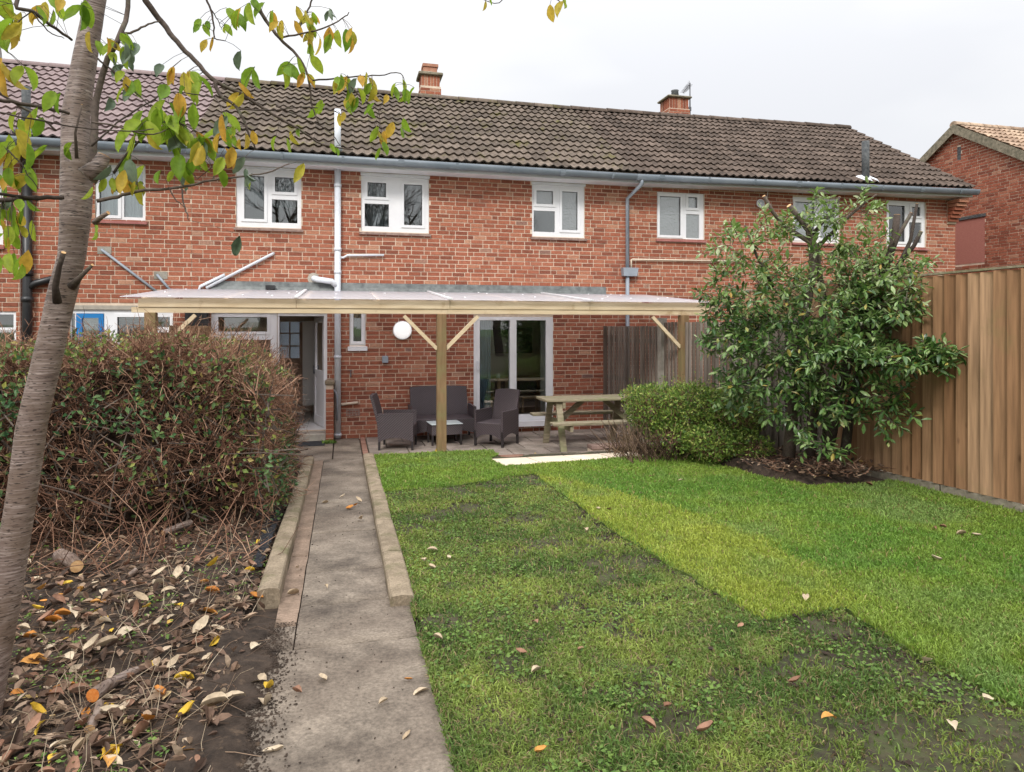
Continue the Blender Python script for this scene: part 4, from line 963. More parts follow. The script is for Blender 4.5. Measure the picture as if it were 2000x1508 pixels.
tag(obj('aerial_cable', MB().tube(cbl, 0.008, 5), M['whitepipe']), 'thin pale cable running down the right roof from the aerial', 'cable')

# ---- left house ------------------------------------------------------------------------
left = empty('terraced_house', (-5.0, YF, 0))
tag(left, 'left red brick terraced house with clean plum tiled roof and black drainpipe', 'house', 'terraced houses in a row')
L0 = rect(-110, 6, 300, 478); L1 = rect(186, 284, 322, 430)
LG = rect(136, 338, 605, 760); LS = rect(-30, 31.5, 607, 690)
holes_l = [L0, L1, [LG[0], LG[1], LG[2], LG[3]], LS]
wall = obj('wall', MB().slab(XA, XB - .002, -0.12, Z_TOP, holes_l, YF, YF + 0.25), M['mortar'], left)
obj('street_wall', MB().box(XA, XB - .01, FACADE_Y - .25, FACADE_Y, -0.1, Z_TOP), M['brick2'], left)
lint = rect(100, 336, 596, 605)
put_bricks(wall, lay(XA, XB - .003, -0.075, Z_TOP, holes_l + [lint], 3), M['brick'], lambda s, z, dy: Vector((s, YF + dy, z)), 0.0, near_score(2.2, 4.7, 0, 420, lambda px, py: 110 < px < 185))
obj('lintel', MB().box(lint[0], lint[1], YF - .008, YF + .05, LG[3] + .002, lint[3] - .004), M['concrete'], left)
window(left, L1, [(rect(193, 230, 332, 420), 'glass', True), (rect(241, 278, 334, 424), 'glass', False)], sill='sill_red', backing=[([L1[0] + .04, L1[1] - .04, L1[2], L1[3]], 'blind', 0.1)])
window(left, L0, [(rect(-100, -55, 310, 468), 'glass', True), (rect(-48, -2, 310, 468), 'glass', False)], sill='sill_red', backing=[([L0[0] + .04, L0[1] - .04, L0[2], L0[3]], 'net', 0.1)])
window(left, LS, [(rect(-25, 26, 614, 640), 'glass', True), (rect(-25, 26, 649, 685), 'glass', False)], sill='sill_red')
# white framed garden door unit with a blue door and slatted blinds
bg = rect(160, 192, 621, 690); wgs = rect(228, 286, 619, 669); wgb = rect(228, 286, 676, 745); wg2 = rect(307, 331, 619, 639); wg3 = rect(307, 331, 649, 745); bl0 = rect(138, 145, 612, 745)
bd = rect(147.5, 202, 612, 760); bd[2] = LG[2] + .03
wn = window(left, LG, [(bd, None, False), (wgs, 'glass', True), (wgb, 'glass', False), (wg2, 'glass', False), (wg3, 'glass', False), (bl0, 'glass', False)])
bdo = obj('blue_door', MB().slab(bd[0] + .004, bd[1] - .004, bd[2], bd[3] - .004, [bg], YF + 0.012, YF + 0.05), M['blue_door'], left)
obj('pane', MB().box(bg[0], bg[1], YF + .03, YF + .036, bg[2], bg[3]), M['glass'], bdo)
for nm, r, dy, col_ in (('door_blind', bg, 0.046, 'blind'), ('window_blind', [wgs[0] - .03, wgs[1] + .03, wgs[2] - .05, wgs[3]], 0.14, 'greypipe')):
    b_o = None; k = 0; z = r[3] - .01; step = 0.036
    while z > r[2]:
        s_ = MB().hexa([(r[0] + .005, YF + dy, z - .02), (r[1] - .005, YF + dy, z - .02), (r[1] - .005, YF + dy + .004, z - .022), (r[0] + .005, YF + dy + .004, z - .022),
                        (r[0] + .005, YF + dy - .001, z + .011), (r[1] - .005, YF + dy - .001, z + .011), (r[1] - .005, YF + dy + .004, z + .011), (r[0] + .005, YF + dy + .004, z + .011)])
        if b_o is None: b_o = obj(nm, s_, M['blind'], left if nm != 'door_blind' else bdo)
        else: obj('slat', s_, M['blind' if nm == 'door_blind' else 'greypipe'], b_o)
        z -= step if nm == 'door_blind' else 0.05
roof(left, XA, XB - .002, M['tile_new'], score=lambda p: (to_px(p)[0] < -60) * 50 + (p - Vector((0, 0, H))).length)
eaves(left, XA, XB - .002, 0, 0); bracket_gutter(left, XA, XB - .002, 4.81, 4.80, M['gutter'])
PB = fx(53, YF - .08)
bp = obj('soil_pipe', MB().tube([(PB, YF - .08, 0.05), (PB, YF - .08, 4.72)], 0.068, 14), M['blackpipe'], left, True)
for z in (fz(53, 535), fz(53, 585), 4.3): obj('collar', MB().tube([(PB, YF - .08, z - .04), (PB, YF - .08, z + .04)], 0.085, 14), M['blackpipe'], bp, True)
zb_ = fz(80, 550); obj('branch_pipe', MB().tube([(PB, YF - .08, zb_ - .12), (PB + .12, YF - .08, zb_ - .03), (PB + .32, YF - .08, zb_ + .03), (PB + .42, YF + .02, zb_ + .04)], 0.055, 10), M['blackpipe'], bp, True)
obj('cable_pipe', MB().tube([(fx(41), YF - .02, 1.4), (fx(41), YF - .02, 4.6)], 0.010, 6), M['sill_tile'], left)
yv = 11.98; xv_ = fx(51, yv); obj('vent_pipe', MB().tube([(xv_, yv, 4.95), (xv_, yv, fz(51, 170, yv))], 0.06, 12), M['asbestos'], left, True)
obj('vent_flashing', MB().tube([(xv_, yv - .05, 4.86), (xv_, yv, 5.02)], [.17, .065], 12), M['lead'], left, True)
for nm, a, b, r_, mk in (('waste_pipe', (200, 488), (318, 578), .022, 'greypipe'), ('waste_pipe', (308, 537), (338, 572), .022, 'greypipe')):
    obj(nm, MB().tube([(fx(a[0]) - .0, YF + .01, fz(*a)), (fx(a[0]), YF - .05, fz(*a)), (fx(b[0]), YF - .05, fz(*b))], r_, 8), M[mk], left, True)
for a in ((203, 490), (313, 539)): obj('pipe_patch', MB().box(fx(a[0]) - .09, fx(a[0]) + .11, YF - .013, YF - .008, fz(*a) - .05, fz(*a) + .07), M['fence_post'], left)
obj('waste_pipe', MB().tube([(fx(535), YF + .01, fz(535, 495)), (fx(534), YF - .05, fz(534, 496)), (fx(404), YF - .05, fz(404, 563))], .025, 8), M['whitepipe'], mid, True)
obj('waste_pipe', MB().tube([(fx(440), YF - .05, fz(440, 537)), (fx(392), YF - .05, fz(392, 560)), (fx(389), YF - .05, fz(389, 572))], .025, 8), M['whitepipe'], mid, True)
bx = rect(366, 410, 612, 634); bxo = obj('meter_box', MB().cbox(bx[0], bx[1], YF - .2, YF - .01, bx[2] - .1, bx[3] + .05, .012), M['blackpipe']); tag(bxo, 'black box fixed to the wall under the left end of the canopy', 'box')

# ---- house beyond on the right: gable end towards the garden ----------------------------------
XG = 15.6; GYR, GZR = 14.5, 7.22; GYE, GZE = 10.55, 4.78
far = empty('neighbour_house', (XG + 3, GYR, 0)); tag(far, 'brick house with plain gable end beyond the brown fence', 'house')
GB = 2 * GYR - GYE
def gin(y, z): return z < GZR - 0.12 - abs(y - GYR) * (GZR - GZE) / (GYR - GYE)
gw = MB(); gw.poly([(XG, GYE + .25, -.1), (XG, GB - .25, -.1), (XG, GB - .25, GZE + .02), (XG, GYR, GZR - .12), (XG, GYE + .25, GZE + .02)])
gw.quad((XG, GYE + .25, -.1), (XG + 8, GYE + .25, -.1), (XG + 8, GYE + .25, GZE), (XG, GYE + .25, GZE)); gw.quad((XG, GB - .25, -.1), (XG + 8, GB - .25, -.1), (XG + 8, GB - .25, GZE), (XG, GB - .25, GZE))
gwo = obj('wall', gw, M['mortar'], far)
def atg(px, py): return atX(px, py, XG)
pA, pB = atg(1865, 445), atg(1924, 425); pC = atg(1924, 512)
panel_h = [pB.y, pA.y, pC.z, pB.z + .03]
slit = [atg(1877, 300).y, atg(1870, 300).y, atg(1873, 313).z, atg(1873, 287).z]
bl = lay(GYE + .25, GB - .25, -0.075, GZR, [panel_h, slit], 4, gin)
# bricks on the gable: wall runs along Y, outside face looks to -X
def gscore(b):
    px, py, d = to_px((XG, b[0], b[2])); return d if (1830 < px < 2000 and 240 < py < 535) else 1e7
put_bricks(gwo, [(-b[0], b[1], b[2], b[3], b[4]) for b in bl], M['brick2'], lambda s, z, dy: Vector((XG + dy, -s, z)), -PI / 2, lambda b: gscore((-b[0], 0, b[2])))
obj('infill_panel', MB().box(XG - .004, XG + .02, panel_h[0], panel_h[1], panel_h[2], panel_h[3]), pm('red_render', (0.33, 0.115, 0.09), (0.42, 0.18, 0.14), scale=5, rough=.9, stretch=(1, 3, 30), bump=.4, bscale=20), gwo)
obj('lintel', MB().box(XG - .03, XG + .02, panel_h[0] - .03, panel_h[1] + .03, panel_h[3] + .004, panel_h[3] + .075), M['asbestos'], gwo)
obj('vent_slit', MB().box(XG - .004, XG + .02, *slit), M['asbestos'], gwo)
frf = roof(far, XG - 0.12, XG + 8, M['tile_far'], yE=GYE, zE=GZE, yR=GYR, zR=GZR)
for s in (1, -1):
    e = GYR - s * (GYR - GYE)
    obj('verge_board', MB().hexa([(XG - .13, GYR, GZR - .22), (XG - .10, GYR, GZR - .22), (XG - .10, e, GZE - .22), (XG - .13, e, GZE - .22), (XG - .13, GYR, GZR + .02), (XG - .10, GYR, GZR + .02), (XG - .10, e, GZE + .02), (XG - .13, e, GZE + .02)]), M['chimney_cap'], far)
# ------------------------------------------------------------------ ground
def sheet(name, x0, x1, y0, y1, fn, m, nx=2, ny=2, kind='structure', amp=0.0, sc_=3.0):
    mb = MB()
    for j in range(ny + 1):
        for i in range(nx + 1):
            x = x0 + (x1 - x0) * i / nx; y = y0 + (y1 - y0) * j / ny
            z = fn(x, y) + (amp * (mnoise.fractal(Vector((x * sc_, y * sc_, 1.3)), 0.7, 2.1, 5)) if amp else 0)
            mb.v.append((x, y, z))
    for j in range(ny):
        for i in range(nx):
            a = j * (nx + 1) + i; mb.f.append((a, a + 1, a + nx + 2, a + nx + 1))
    o = obj(name, mb, m, None, True); o['kind'] = kind
    return o
sheet('ground', -700, 700, -700, 700, lambda x, y: -0.35, M['field'])
garden_z = lambda x, y: 0.03 * (12.2 - y) - 0.075 if y < 12.2 else -0.075
sheet('garden_ground', -16, 22, -30, 30, garden_z, M['lawn_soil'], 2, 60)

PXL, PXR = -0.372, 0.285
Y_K0, Y_K1 = 4.18, 9.75
# path: cast concrete bays with real joints
path = tag(obj('path', MB().quad((-0.62, -3, z_path(-3) - .03), (0.44, -3, z_path(-3) - .03), (0.44, 11.2, z_path(11.2) - .03), (-0.62, 11.2, z_path(11.2) - .03)), M['soil']), kind='structure')
def bay(x0, x1, y0, y1, m, wob=0.0, dz=0.0, jw=0.012):
    n = max(2, int((x1 - x0) / 0.06)); k = max(2, int((y1 - y0) / 0.12)); mb = MB()
    for j in range(k + 1):
        for i in range(n + 1):
            x = x0 + (x1 - x0) * i / n; y = y0 + (y1 - y0) * j / k
            if i in (0, n): x += wob * mnoise.noise(Vector((x * 5, y * 4, 0))) 
            if j in (0, k): y += jw * mnoise.noise(Vector((x * 9, y * 3, 4)))
            mb.v.append((x, y, z_path(y) + dz + 0.004 * mnoise.noise(Vector((x * 4, y * 4, 2)))))
    for j in range(k):
        for i in range(n): a = j * (n + 1) + i; mb.f.append((a, a + 1, a + n + 2, a + n + 1))
    b = len(mb.v); ring = [i for i in range(n + 1)]
    for i in range(n + 1): v = mb.v[i]; mb.v.append((v[0], v[1], v[2] - .04))
    for i in range(n): mb.f.append((b + i, b + i + 1, i + 1, i))
    return obj('path_slab', mb, m, path, True)
xm = PXL + 0.125
ys = [9.98, 8.7, 7.15, 6.0, 4.95, 4.33]
for a, b in zip(ys[1:], ys[:-1]): bay(xm + .004, PXR, a + .005, b - .005, M['path'], 0.004, 0.0, 0.05 if a < 4.5 else .012)
for a, b in ((9.98, 7.7), (7.7, 5.4), (5.4, 4.05)): bay(PXL, xm - .004, b + .005, a - .005, M['path_red'], 0.006, -0.006)
bay(xm + .004, 0.40, 3.72, 4.325, M['path'], 0.004, 0.0, 0.05)
bay(PXL - .05, xm - .004, 3.72, 4.045, M['path'], 0.006, -.003)
bay(-0.50, 0.42, 0.4, 3.712, M['path'], 0.05)
bay(-0.50, 0.42, -3, 0.39, M['path'], 0.05)

# patio paving
patio = tag(obj('patio', MB().quad((-2.2, 9.3, 0.0), (5.6, 9.3, 0.0), (5.6, 12.3, -.03), (-2.2, 12.3, -.03)), M['soil']), kind='structure')
def flag(x0, x1, y0, y1, m, parent, zf=z_patio, dz=0.0, t=0.05, name='paving_slab', g=0.005):
    j = random.uniform(-.003, .003); tx, ty = random.uniform(-.002, .002), random.uniform(-.002, .002)
    a, b, c, d = x0 + g, x1 - g, y0 + g, y1 - g; e = .006
    zz = lambda x, y: zf(y) + 0.012 + dz + j + tx * (x - x0) + ty * (y - y0)
    mb = MB(); mb.hexa([(a, c, zz(a, c) - t), (b, c, zz(b, c) - t), (b, d, zz(b, d) - t), (a, d, zz(a, d) - t), (a + e, c + e, zz(a, c)), (b - e, c + e, zz(b, c)), (b - e, d - e, zz(b, d)), (a + e, d - e, zz(a, d))])
    return obj(name, mb, m, parent)
flag(-0.75, -0.13, 9.99, 11.85, M['path'], patio); flag(-0.13, 0.30, 10.0, 11.1, M['path'], patio); flag(-0.13, 0.30, 11.1, 12.18, M['path'], patio)
flag(-2.1, -0.75, 9.99, 11.85, M['path'], patio)
for k in range(14): flag(0.30, 0.40, 9.80 + k * .172, 9.80 + (k + 1) * .172, M['patio_red'], patio)
y = 12.19
for r in range(4):
    x = 0.40 - (0.3 if r % 2 else 0)
    while x < 5.4:
        a, b = max(x, 0.40), min(x + 0.6, 5.45)
        if b - a > .1: flag(a, b, y - 0.6, y, M['patio'], patio)
        x += 0.6
    y -= 0.6
# the corner where the patio runs out to the lawn: red tiles, slabs, cream stones, small brick edging
for k in range(2): flag(2.12, 2.46, 9.18 + .305 * k, 9.485 + .305 * k, M['patio_red'], patio, lambda y: .045 + (9.79 - y) * .18, 0.0)
for i in range(4): flag(2.46 + .56 * i, 3.02 + .56 * i, 9.18, 9.79, M['patio'], patio, lambda y: .045 + (9.79 - y) * .18, 0.0)
low = tag(obj('brick_edging', MB().box(3.62, 4.48, 9.62, 9.78, 0.0, 0.10), M['mortar']), 'low row of bricks edging the patio beside the cream slabs', 'brick edging')
for k in range(4): obj('brick', MB().cbox(3.62 + k * .218, 3.62 + k * .218 + .205, 9.60, 9.80, .102, .165, .006), M['sill_tile'], low)
pA, pB, pC, pD = gp(955, 899), gp(1237, 885), gp(1262, 892), gp(986, 912)
for k in range(4):
    q = [pA.lerp(pB, k / 4 + .004), pD.lerp(pC, k / 4 + .004), pD.lerp(pC, (k + 1) / 4 - .004), pA.lerp(pB, (k + 1) / 4 - .004)]
    q = [q[1], q[2], q[3], q[0]]; dzk = random.uniform(0.012, .02)
    s_ = obj('stepping_slab', MB().hexa([v + Vector((0, 0, -.03)) for v in q] + [v + Vector((0, 0, dzk)) for v in q]), M['pale_slab'])
    tag(s_, ('cream stone slab at the lawn edge, leftmost of four', 'cream stone slab at the lawn edge, second from left', 'cream stone slab at the lawn edge, third from left', 'cream stone slab at the lawn edge, rightmost, by the hedge')[k], 'slab', 'cream slabs in a line')

# kerbs either side of the path
def kerbstone(parent, a, b, w, zt, m, h=0.16, ends=True):
    """a,b: (x,y) centre line ends; rounded top"""
    a = Vector((a[0], a[1], 0)); b = Vector((b[0], b[1], 0)); d = (b - a).normalized(); s = Vector((d.y, -d.x, 0))
    prof = [(-.5, -h), (-.5, -.016), (-.42, -.004), (0, 0.004), (.42, -.004), (.5, -.016), (.5, -h)]
    mb = MB(); n = len(prof)
    for p, z in ((a + d * .004, zt(a)), (b - d * .004, zt(b))):
        for u, v in prof: q = p + s * (u * w); mb.v.append((q.x + random.uniform(-.002, .002), q.y, z + v + random.uniform(-.002, .002)))
    for i in range(n - 1): mb.f.append((i, i + 1, n + i + 1, n + i))
    mb.f.append(tuple(reversed(range(n)))); mb.f.append(tuple(range(n, 2 * n)))
    return obj('kerb_stone', mb, m, parent)
krt = lambda p: 0.035 + z_lawn(p.y) if p.y > 6 else 0.035 + z_lawn(p.y) - 0.0 * (6 - p.y)
kr = empty('path_edging', (0.355, 7, 0.2)); tag(kr, 'raised concrete edging stones between the path and the lawn', 'edging')
yy = Y_K0
while yy < 9.6:
    L = min(0.92, 9.76 - yy); kerbstone(kr, (0.357 + .004 * math.sin(yy * 3), yy), (0.357 + .004 * math.sin(yy * 3 + 2), yy + L), 0.145, krt, M['kerb'], 0.20); yy += L
klt = lambda p: z_path(p.y) + 0.095
kl = empty('path_edging', (-0.46, 7, 0.2)); tag(kl, 'mossy concrete edging stones between the path and the brown hedge', 'edging')
yy = 4.42
while yy < 9.6:
    L = min(0.92, 9.72 - yy); kerbstone(kl, (-0.438 + .004 * math.sin(yy * 2), yy), (-0.438 + .004 * math.sin(yy * 2 + 2), yy + L), 0.13, klt, M['kerb']); yy += L
kp = empty('lawn_kerb', (1.5, 9.68, 0.15)); tag(kp, 'concrete kerb between the patio paving and the lawn', 'kerb')
xx = 0.43
while xx < 2.05:
    L = min(0.7, 2.10 - xx); kerbstone(kp, (xx, 9.68), (xx + L, 9.68), 0.12, lambda p: 0.165, M['kerb'], 0.2); xx += L

# ------------------------------------------------------------------ fences
FXR = 5.95
bf = empty('board_fence', (FXR, 6.0, 0.2)); tag(bf, 'tall golden brown close board fence along the right side of the lawn', 'fence')
ftop = H + 0.53
bme = {}
def board(parent, name, p0, d, w, z0, z1, m, nrm, t0=0.032, t1=0.004):
    """feather-edge board: p0 foot of its thick edge, d along the fence, nrm outward"""
    mb = MB(); zz = [z0 + random.uniform(-.004, .004), z1 + random.uniform(-.006, .006)]
    jit = random.uniform(0, .004)
    for z in zz:
        a = p0 + nrm * (t1 + jit); b = p0 + d * w + nrm * (0.012 + jit + t0); c = p0 + d * w + nrm * (0.012 + jit); e = p0 + nrm * jit
        for q in (a, b, c, e): mb.v.append((q.x, q.y, z))
    for f in ((0, 1, 5, 4), (1, 2, 6, 5), (2, 3, 7, 6), (3, 0, 4, 7), (0, 3, 2, 1), (4, 5, 6, 7)): mb.f.append(f)
    return obj(name, mb, m, parent)
nr = Vector((-1, 0, 0)); dr = Vector((0, 1, 0)); yb = 2.0
zgb = lambda y: z_lawn(y) - 0.06
while yb < 9.2:
    board(bf, 'board', Vector((FXR, yb, 0)), dr, 0.15, zgb(yb) + 0.155, ftop, M['fence_brown'], nr); yb += 0.134
for y0_, y1_ in ((2.0, 3.83), (3.86, 5.69), (5.72, 7.55), (7.58, 9.3)):
    obj('gravel_board', MB().hexa([(FXR - .03, y0_, zgb(y0_) - .1), (FXR + .02, y0_, zgb(y0_) - .1), (FXR + .02, y1_, zgb(y1_) - .1), (FXR - .03, y1_, zgb(y1_) - .1), (FXR - .03, y0_, zgb(y0_) + .15), (FXR + .02, y0_, zgb(y0_) + .15), (FXR + .02, y1_, zgb(y1_) + .15), (FXR - .03, y1_, zgb(y1_) + .15)]), M['gravelboard'], bf)
    obj('peg', MB().box(FXR - .07, FXR - .031, (y0_ + y1_) / 2, (y0_ + y1_) / 2 + .045, 0, zgb(y0_) + .13), M['gravelboard'], bf)
    obj('post', MB().box(FXR + .03, FXR + .13, y0_ - .05, y0_ + .05, 0, ftop - .03), M['post_timber'], bf)
for z in (0.6, 1.4, 2.15): obj('rail', MB().box(FXR + .002, FXR + .04, 2.0, 9.2, z, z + .07), M['post_timber'], bf)
obj('cap_rail', MB().box(FXR - .045, FXR + .035, 2.0, 9.25, ftop + .012, ftop + .034), M['picnic'], bf)

gf = empty('panel_fence', (5.0, 10.8, 0)); tag(gf, 'silver grey weathered close board fence between house wall and shrub', 'fence')
fa = Vector((4.87, YF - 0.03, 0)); fdir = Vector((math.cos(math.radians(83)), -math.sin(math.radians(83)), 0)); fn_ = Vector((fdir.y, -fdir.x, 0))
fn_ = fn_ if fn_.x < 0 else -fn_
k = 0; s = 0.0; gz = lambda y: z_patio(y) if y > 9.8 else z_lawn(y)
while s < 3.9:
    p = fa + fdir * s; seg = int(s / 1.86)
    if abs(s - 1.86) > .07 and abs(s - 3.72) > .07:
        board(gf, 'board', p, fdir, 0.10, 0.05, H + 0.025 + seg * 0.06, M['fence_grey'], fn_, 0.034, 0.004)
    s += 0.094
for s in (1.86, 3.72):
    p = fa + fdir * (s + .05)
    obj('post', MB().bar(p + Vector((0, 0, 0)), p + Vector((0, 0, H + 0.16)), 0.11, 0.11, fdir), M['fence_post'], gf)
for z in (0.4, 1.0, 1.7):
    obj('rail', MB().bar(fa - fn_ * .03 + Vector((0, 0, z)), fa - fn_ * .03 + fdir * 3.9 + Vector((0, 0, z)), 0.04, 0.07), M['fence_grey'], gf)
obj('end_board', MB().bar(fa + fn_ * .01 + Vector((0, 0, .02)) - fdir * .01, fa + fn_ * .01 - fdir * .01 + Vector((0, 0, H + .03)), 0.05, 0.06, fdir), M['fence_grey'], gf)
gl_end = fa + fdir * 3.9
s = 0.0; d2 = (Vector((FXR, 7.3, 0)) - gl_end); L2 = d2.length; d2.normalize(); n2 = Vector((d2.y, -d2.x, 0)); n2 = n2 if n2.x < 0 else -n2
while s < L2:
    board(gf, 'board', gl_end + d2 * s, d2, 0.115, 0.1, H + 0.12, M['fence_grey'], n2); s += 0.094

tf = empty('boundary_fence', (-2.3, 11.0, 0)); tag(tf, 'tan close board fence at the left end of the canopy behind the hedge', 'fence')
A_ = Vector((fx(412), YF - .03, 0)); B_ = Vector((-2.36, 10.55, 0)); dd = (B_ - A_); LL = dd.length; dd.normalize(); nn = Vector((-dd.y, dd.x, 0)); s = 0.0
nn = nn if nn.x > 0 else -nn
while s < LL:
    board(tf, 'board', A_ + dd * s, dd, 0.12, 0.03, H + 0.03, M['fence_tan'], nn); s += 0.1
obj('rail', MB().bar(A_ - nn * .03 + Vector((0, 0, 1.5)), B_ - nn * .03 + Vector((0, 0, 1.5)), .04, .07), M['fence_tan'], tf)

# ------------------------------------------------------------------ canopy (pergola)
YP = 9.68
cx0, cx1 = fx(258, YP), fx(1378, YP)
zb0, zb1, zb2 = H + 0.195, H + 0.265, H + 0.375
pg = empty('pergola', (1.4, YP, 0.15)); tag(pg, 'timber lean-to canopy with clear roof sheets over the patio', 'pergola')
jx = [fx(862 + 12, YP)]
obj('lower_beam', MB().box(cx0, jx[0] - .001, YP - .03, YP + .05, zb0, zb1), M['new_timber'], pg); obj('lower_beam', MB().box(jx[0] + .001, cx1, YP - .033, YP + .048, zb0 + .002, zb1), M['new_timber'], pg)
ub = [fx(271, YP), fx(579, YP), fx(878, YP), fx(1150, YP), fx(1400, YP)]
for a, b in zip(ub[:-1], ub[1:]): obj('upper_beam', MB().box(a + .003, b - .003, YP - .045, YP + .0, zb1 + .002, zb2), M['new_timber'], pg)
posts = [fx(295, YP), fx(862, YP), fx(1335, YP)]
for i, x in enumerate(posts):
    w_ = .066
    obj('post', MB().cbox(x - w_, x + w_, YP - w_, YP + w_, 0.02, zb0 - .001, .006), M['post_timber'], pg)
def brace(x, s):
    obj('brace', MB().bar((x + s * .06, YP, zb0 - .50), (x + s * .53, YP, zb0 - .03), 0.05, 0.05, (0, 1, 0)), M['new_timber'], pg)
brace(posts[0], 1); brace(posts[1], -1); brace(posts[1], 1); brace(posts[2], -1)
zr0, zr1 = zb2 + .012, fz(800, 571) + .0
yr0, yr1 = YP - .12, YF - .03
zr = lambda y: zr0 + (zr1 - zr0) * (y - yr0) / (yr1 - yr0)
xs_ = [fx(233, yr0)] + [a for a in ub[1:4]] + [fx(1402, yr0)]
for a, b in zip(xs_[:-1], xs_[1:]):
    m_ = (a + b) / 2
    for q0, q1 in ((a, m_), (m_, b)):
        obj('roof_sheet', MB().hexa([(q0 + .004, yr0, zr(yr0)), (q1 - .004, yr0, zr(yr0)), (q1 - .004, yr1, zr(yr1)), (q0 + .004, yr1, zr(yr1)), (q0 + .004, yr0, zr(yr0) + .01), (q1 - .004, yr0, zr(yr0) + .01), (q1 - .004, yr1, zr(yr1) + .01), (q0 + .004, yr1, zr(yr1) + .01)]), M['poly'], pg)
for x in xs_[1:-1]:
    obj('glazing_bar', MB().bar((x, yr0 - .01, zr(yr0) + .022), (x, yr1, zr(yr1) + .022), .05, .02), M['upvc'], pg)
for k in range(9):
    x = xs_[0] + .25 + (xs_[-1] - xs_[0] - .5) * k / 8
    obj('rafter', MB().bar((x, YP + .002, zr(YP) - .055), (x, yr1, zr(yr1) - .055), .045, .09), M['new_timber'], pg)
obj('wall_plate', MB().box(xs_[0] + .2, fx(1183), YF - .055, YF - .01, zr1 - .16, zr1 - .02), M['new_timber'], pg)
for k in range(26):
    x = random.uniform(xs_[0] + .2, xs_[-1] - .2); y = random.uniform(yr0 + .05, yr1 - .1)
    obj('screw_cap', MB().tube([(x, y, zr(y) + .012), (x, y, zr(y) + .022)], [.018, .012], 8), M['upvc'], pg)

# ------------------------------------------------------------------ rattan furniture
def rattan(name, label, cat, loc, rotz, W, D=0.58, back=0.86, arms=True):
    e = empty(name, loc, rotz); tag(e, label, cat, 'dark woven garden seats')
    sh, ah, bz = 0.38, 0.57, 0.13
    def arch(p0, p1, zt, t, nrm):             # panel with arched lower edge
        mb = MB(); n = 8; p0 = Vector(p0); p1 = Vector(p1); nrm = Vector(nrm) * t
        for i in range(n + 1):
            u = i / n; q = p0.lerp(p1, u); zl = bz + 0.07 * (1 - (2 * u - 1) ** 2)
            mb.v += [(q.x, q.y, zl), (q.x, q.y, zt), (q.x + nrm.x, q.y + nrm.y, zt), (q.x + nrm.x, q.y + nrm.y, zl)]
        for i in range(n):
            a = 4 * i; b = a + 4
            mb.f += [(a, b, b + 1, a + 1), (a + 1, b + 1, b + 2, a + 2), (a + 2, b + 2, b + 3, a + 3), (a + 3, b + 3, b, a)]
        mb.f += [(0, 1, 2, 3), (4 * n + 3, 4 * n + 2, 4 * n + 1, 4 * n)]
        return mb
    w = W / 2; d = D / 2
    obj('seat', MB().cbox(-w + .045, w - .045, -d + .012, d - .05, sh - .05, sh, .01), M['wicker'], e, local=True)
    obj('front_panel', arch((-w + .045, -d, 0), (w - .045, -d, 0), sh - .012, .02, (0, 1, 0)), M['wicker'], e, local=True)
    for s in (-1, 1):
        obj('armrest', arch((s * w, -d, 0), (s * w, d - .02, 0), ah, .04, (-s, 0, 0)), M['wicker'], e, local=True)
        for yy in (-d + .016, d - .036):
            obj('leg', MB().bar((s * (w - .018), yy, 0), (s * (w - .018), yy, .25), .032, .032), M['wicker_leg'], e, local=True)
    bk = MB(); rows = 6; c = 8
    for side in (0, 1):
        for j in range(rows + 1):
            v = j / rows; z = .2 + (back - .2) * v
            for i in range(c + 1):
                u = i / c * 2 - 1
                yb_ = d - .05 + .13 * max(0, (z - .38)) / .5 + side * .045
                top = -.02 * u * u if j == rows else 0
                bk.v.append((u * (w - .045), yb_, z + top))
    nn_ = (rows + 1) * (c + 1)
    for j in range(rows):
        for i in range(c):
            a = j * (c + 1) + i
            bk.f.append((a, a + 1, a + c + 2, a + c + 1)); bk.f.append((nn_ + a, nn_ + a + c + 1, nn_ + a + c + 2, nn_ + a + 1))
    for j in range(rows):
        a = j * (c + 1); bk.f.append((a, a + c + 1, nn_ + a + c + 1, nn_ + a)); a += c; bk.f.append((a, nn_ + a, nn_ + a + c + 1, a + c + 1))
    for i in range(c): a = rows * (c + 1) + i; bk.f.append((a, a + 1, nn_ + a + 1, nn_ + a))
    obj('backrest', bk, M['wicker'], e, local=True)
    return e
zp_ = lambda y: z_patio(y) + .012
p = Vector((fx(862, 11.75), 11.72, 0)); p.z = zp_(p.y)
rattan('garden_sofa', 'dark brown woven two seat sofa against the brick wall', 'sofa', (p.x, p.y, p.z), 0.0, 1.10, .62, .88)
p = gp(776, 874, zp_); rattan('garden_armchair', 'dark brown woven armchair left of the sofa, facing the low table', 'armchair', (p.x, p.y, p.z), math.radians(78), .56, .56, .86)
p = gp(968, 868, zp_); rattan('garden_armchair', 'dark brown woven armchair by the patio door, turned towards the sofa', 'armchair', (p.x + .02, p.y, p.z), math.radians(-43), .54, .54, .88)
p = gp(868, 866, zp_); ct = empty('coffee_table', (p.x, p.y, p.z), math.radians(4)); tag(ct, 'low woven coffee table with pale glass top behind the middle post', 'coffee table')
obj('apron', MB().box(-.25, .25, -.2, .2, .17, .335), M['wicker'], ct, local=True)
obj('glass_top', MB().cbox(-.262, .262, -.222, .222, .337, .348, .003), M['glass_top'], ct, local=True)
for a in (-.235, .235):
    for b in (-.18, .18): obj('leg', MB().box(a - .015, a + .015, b - .015, b + .015, 0, .25), M['wicker_leg'], ct, local=True)

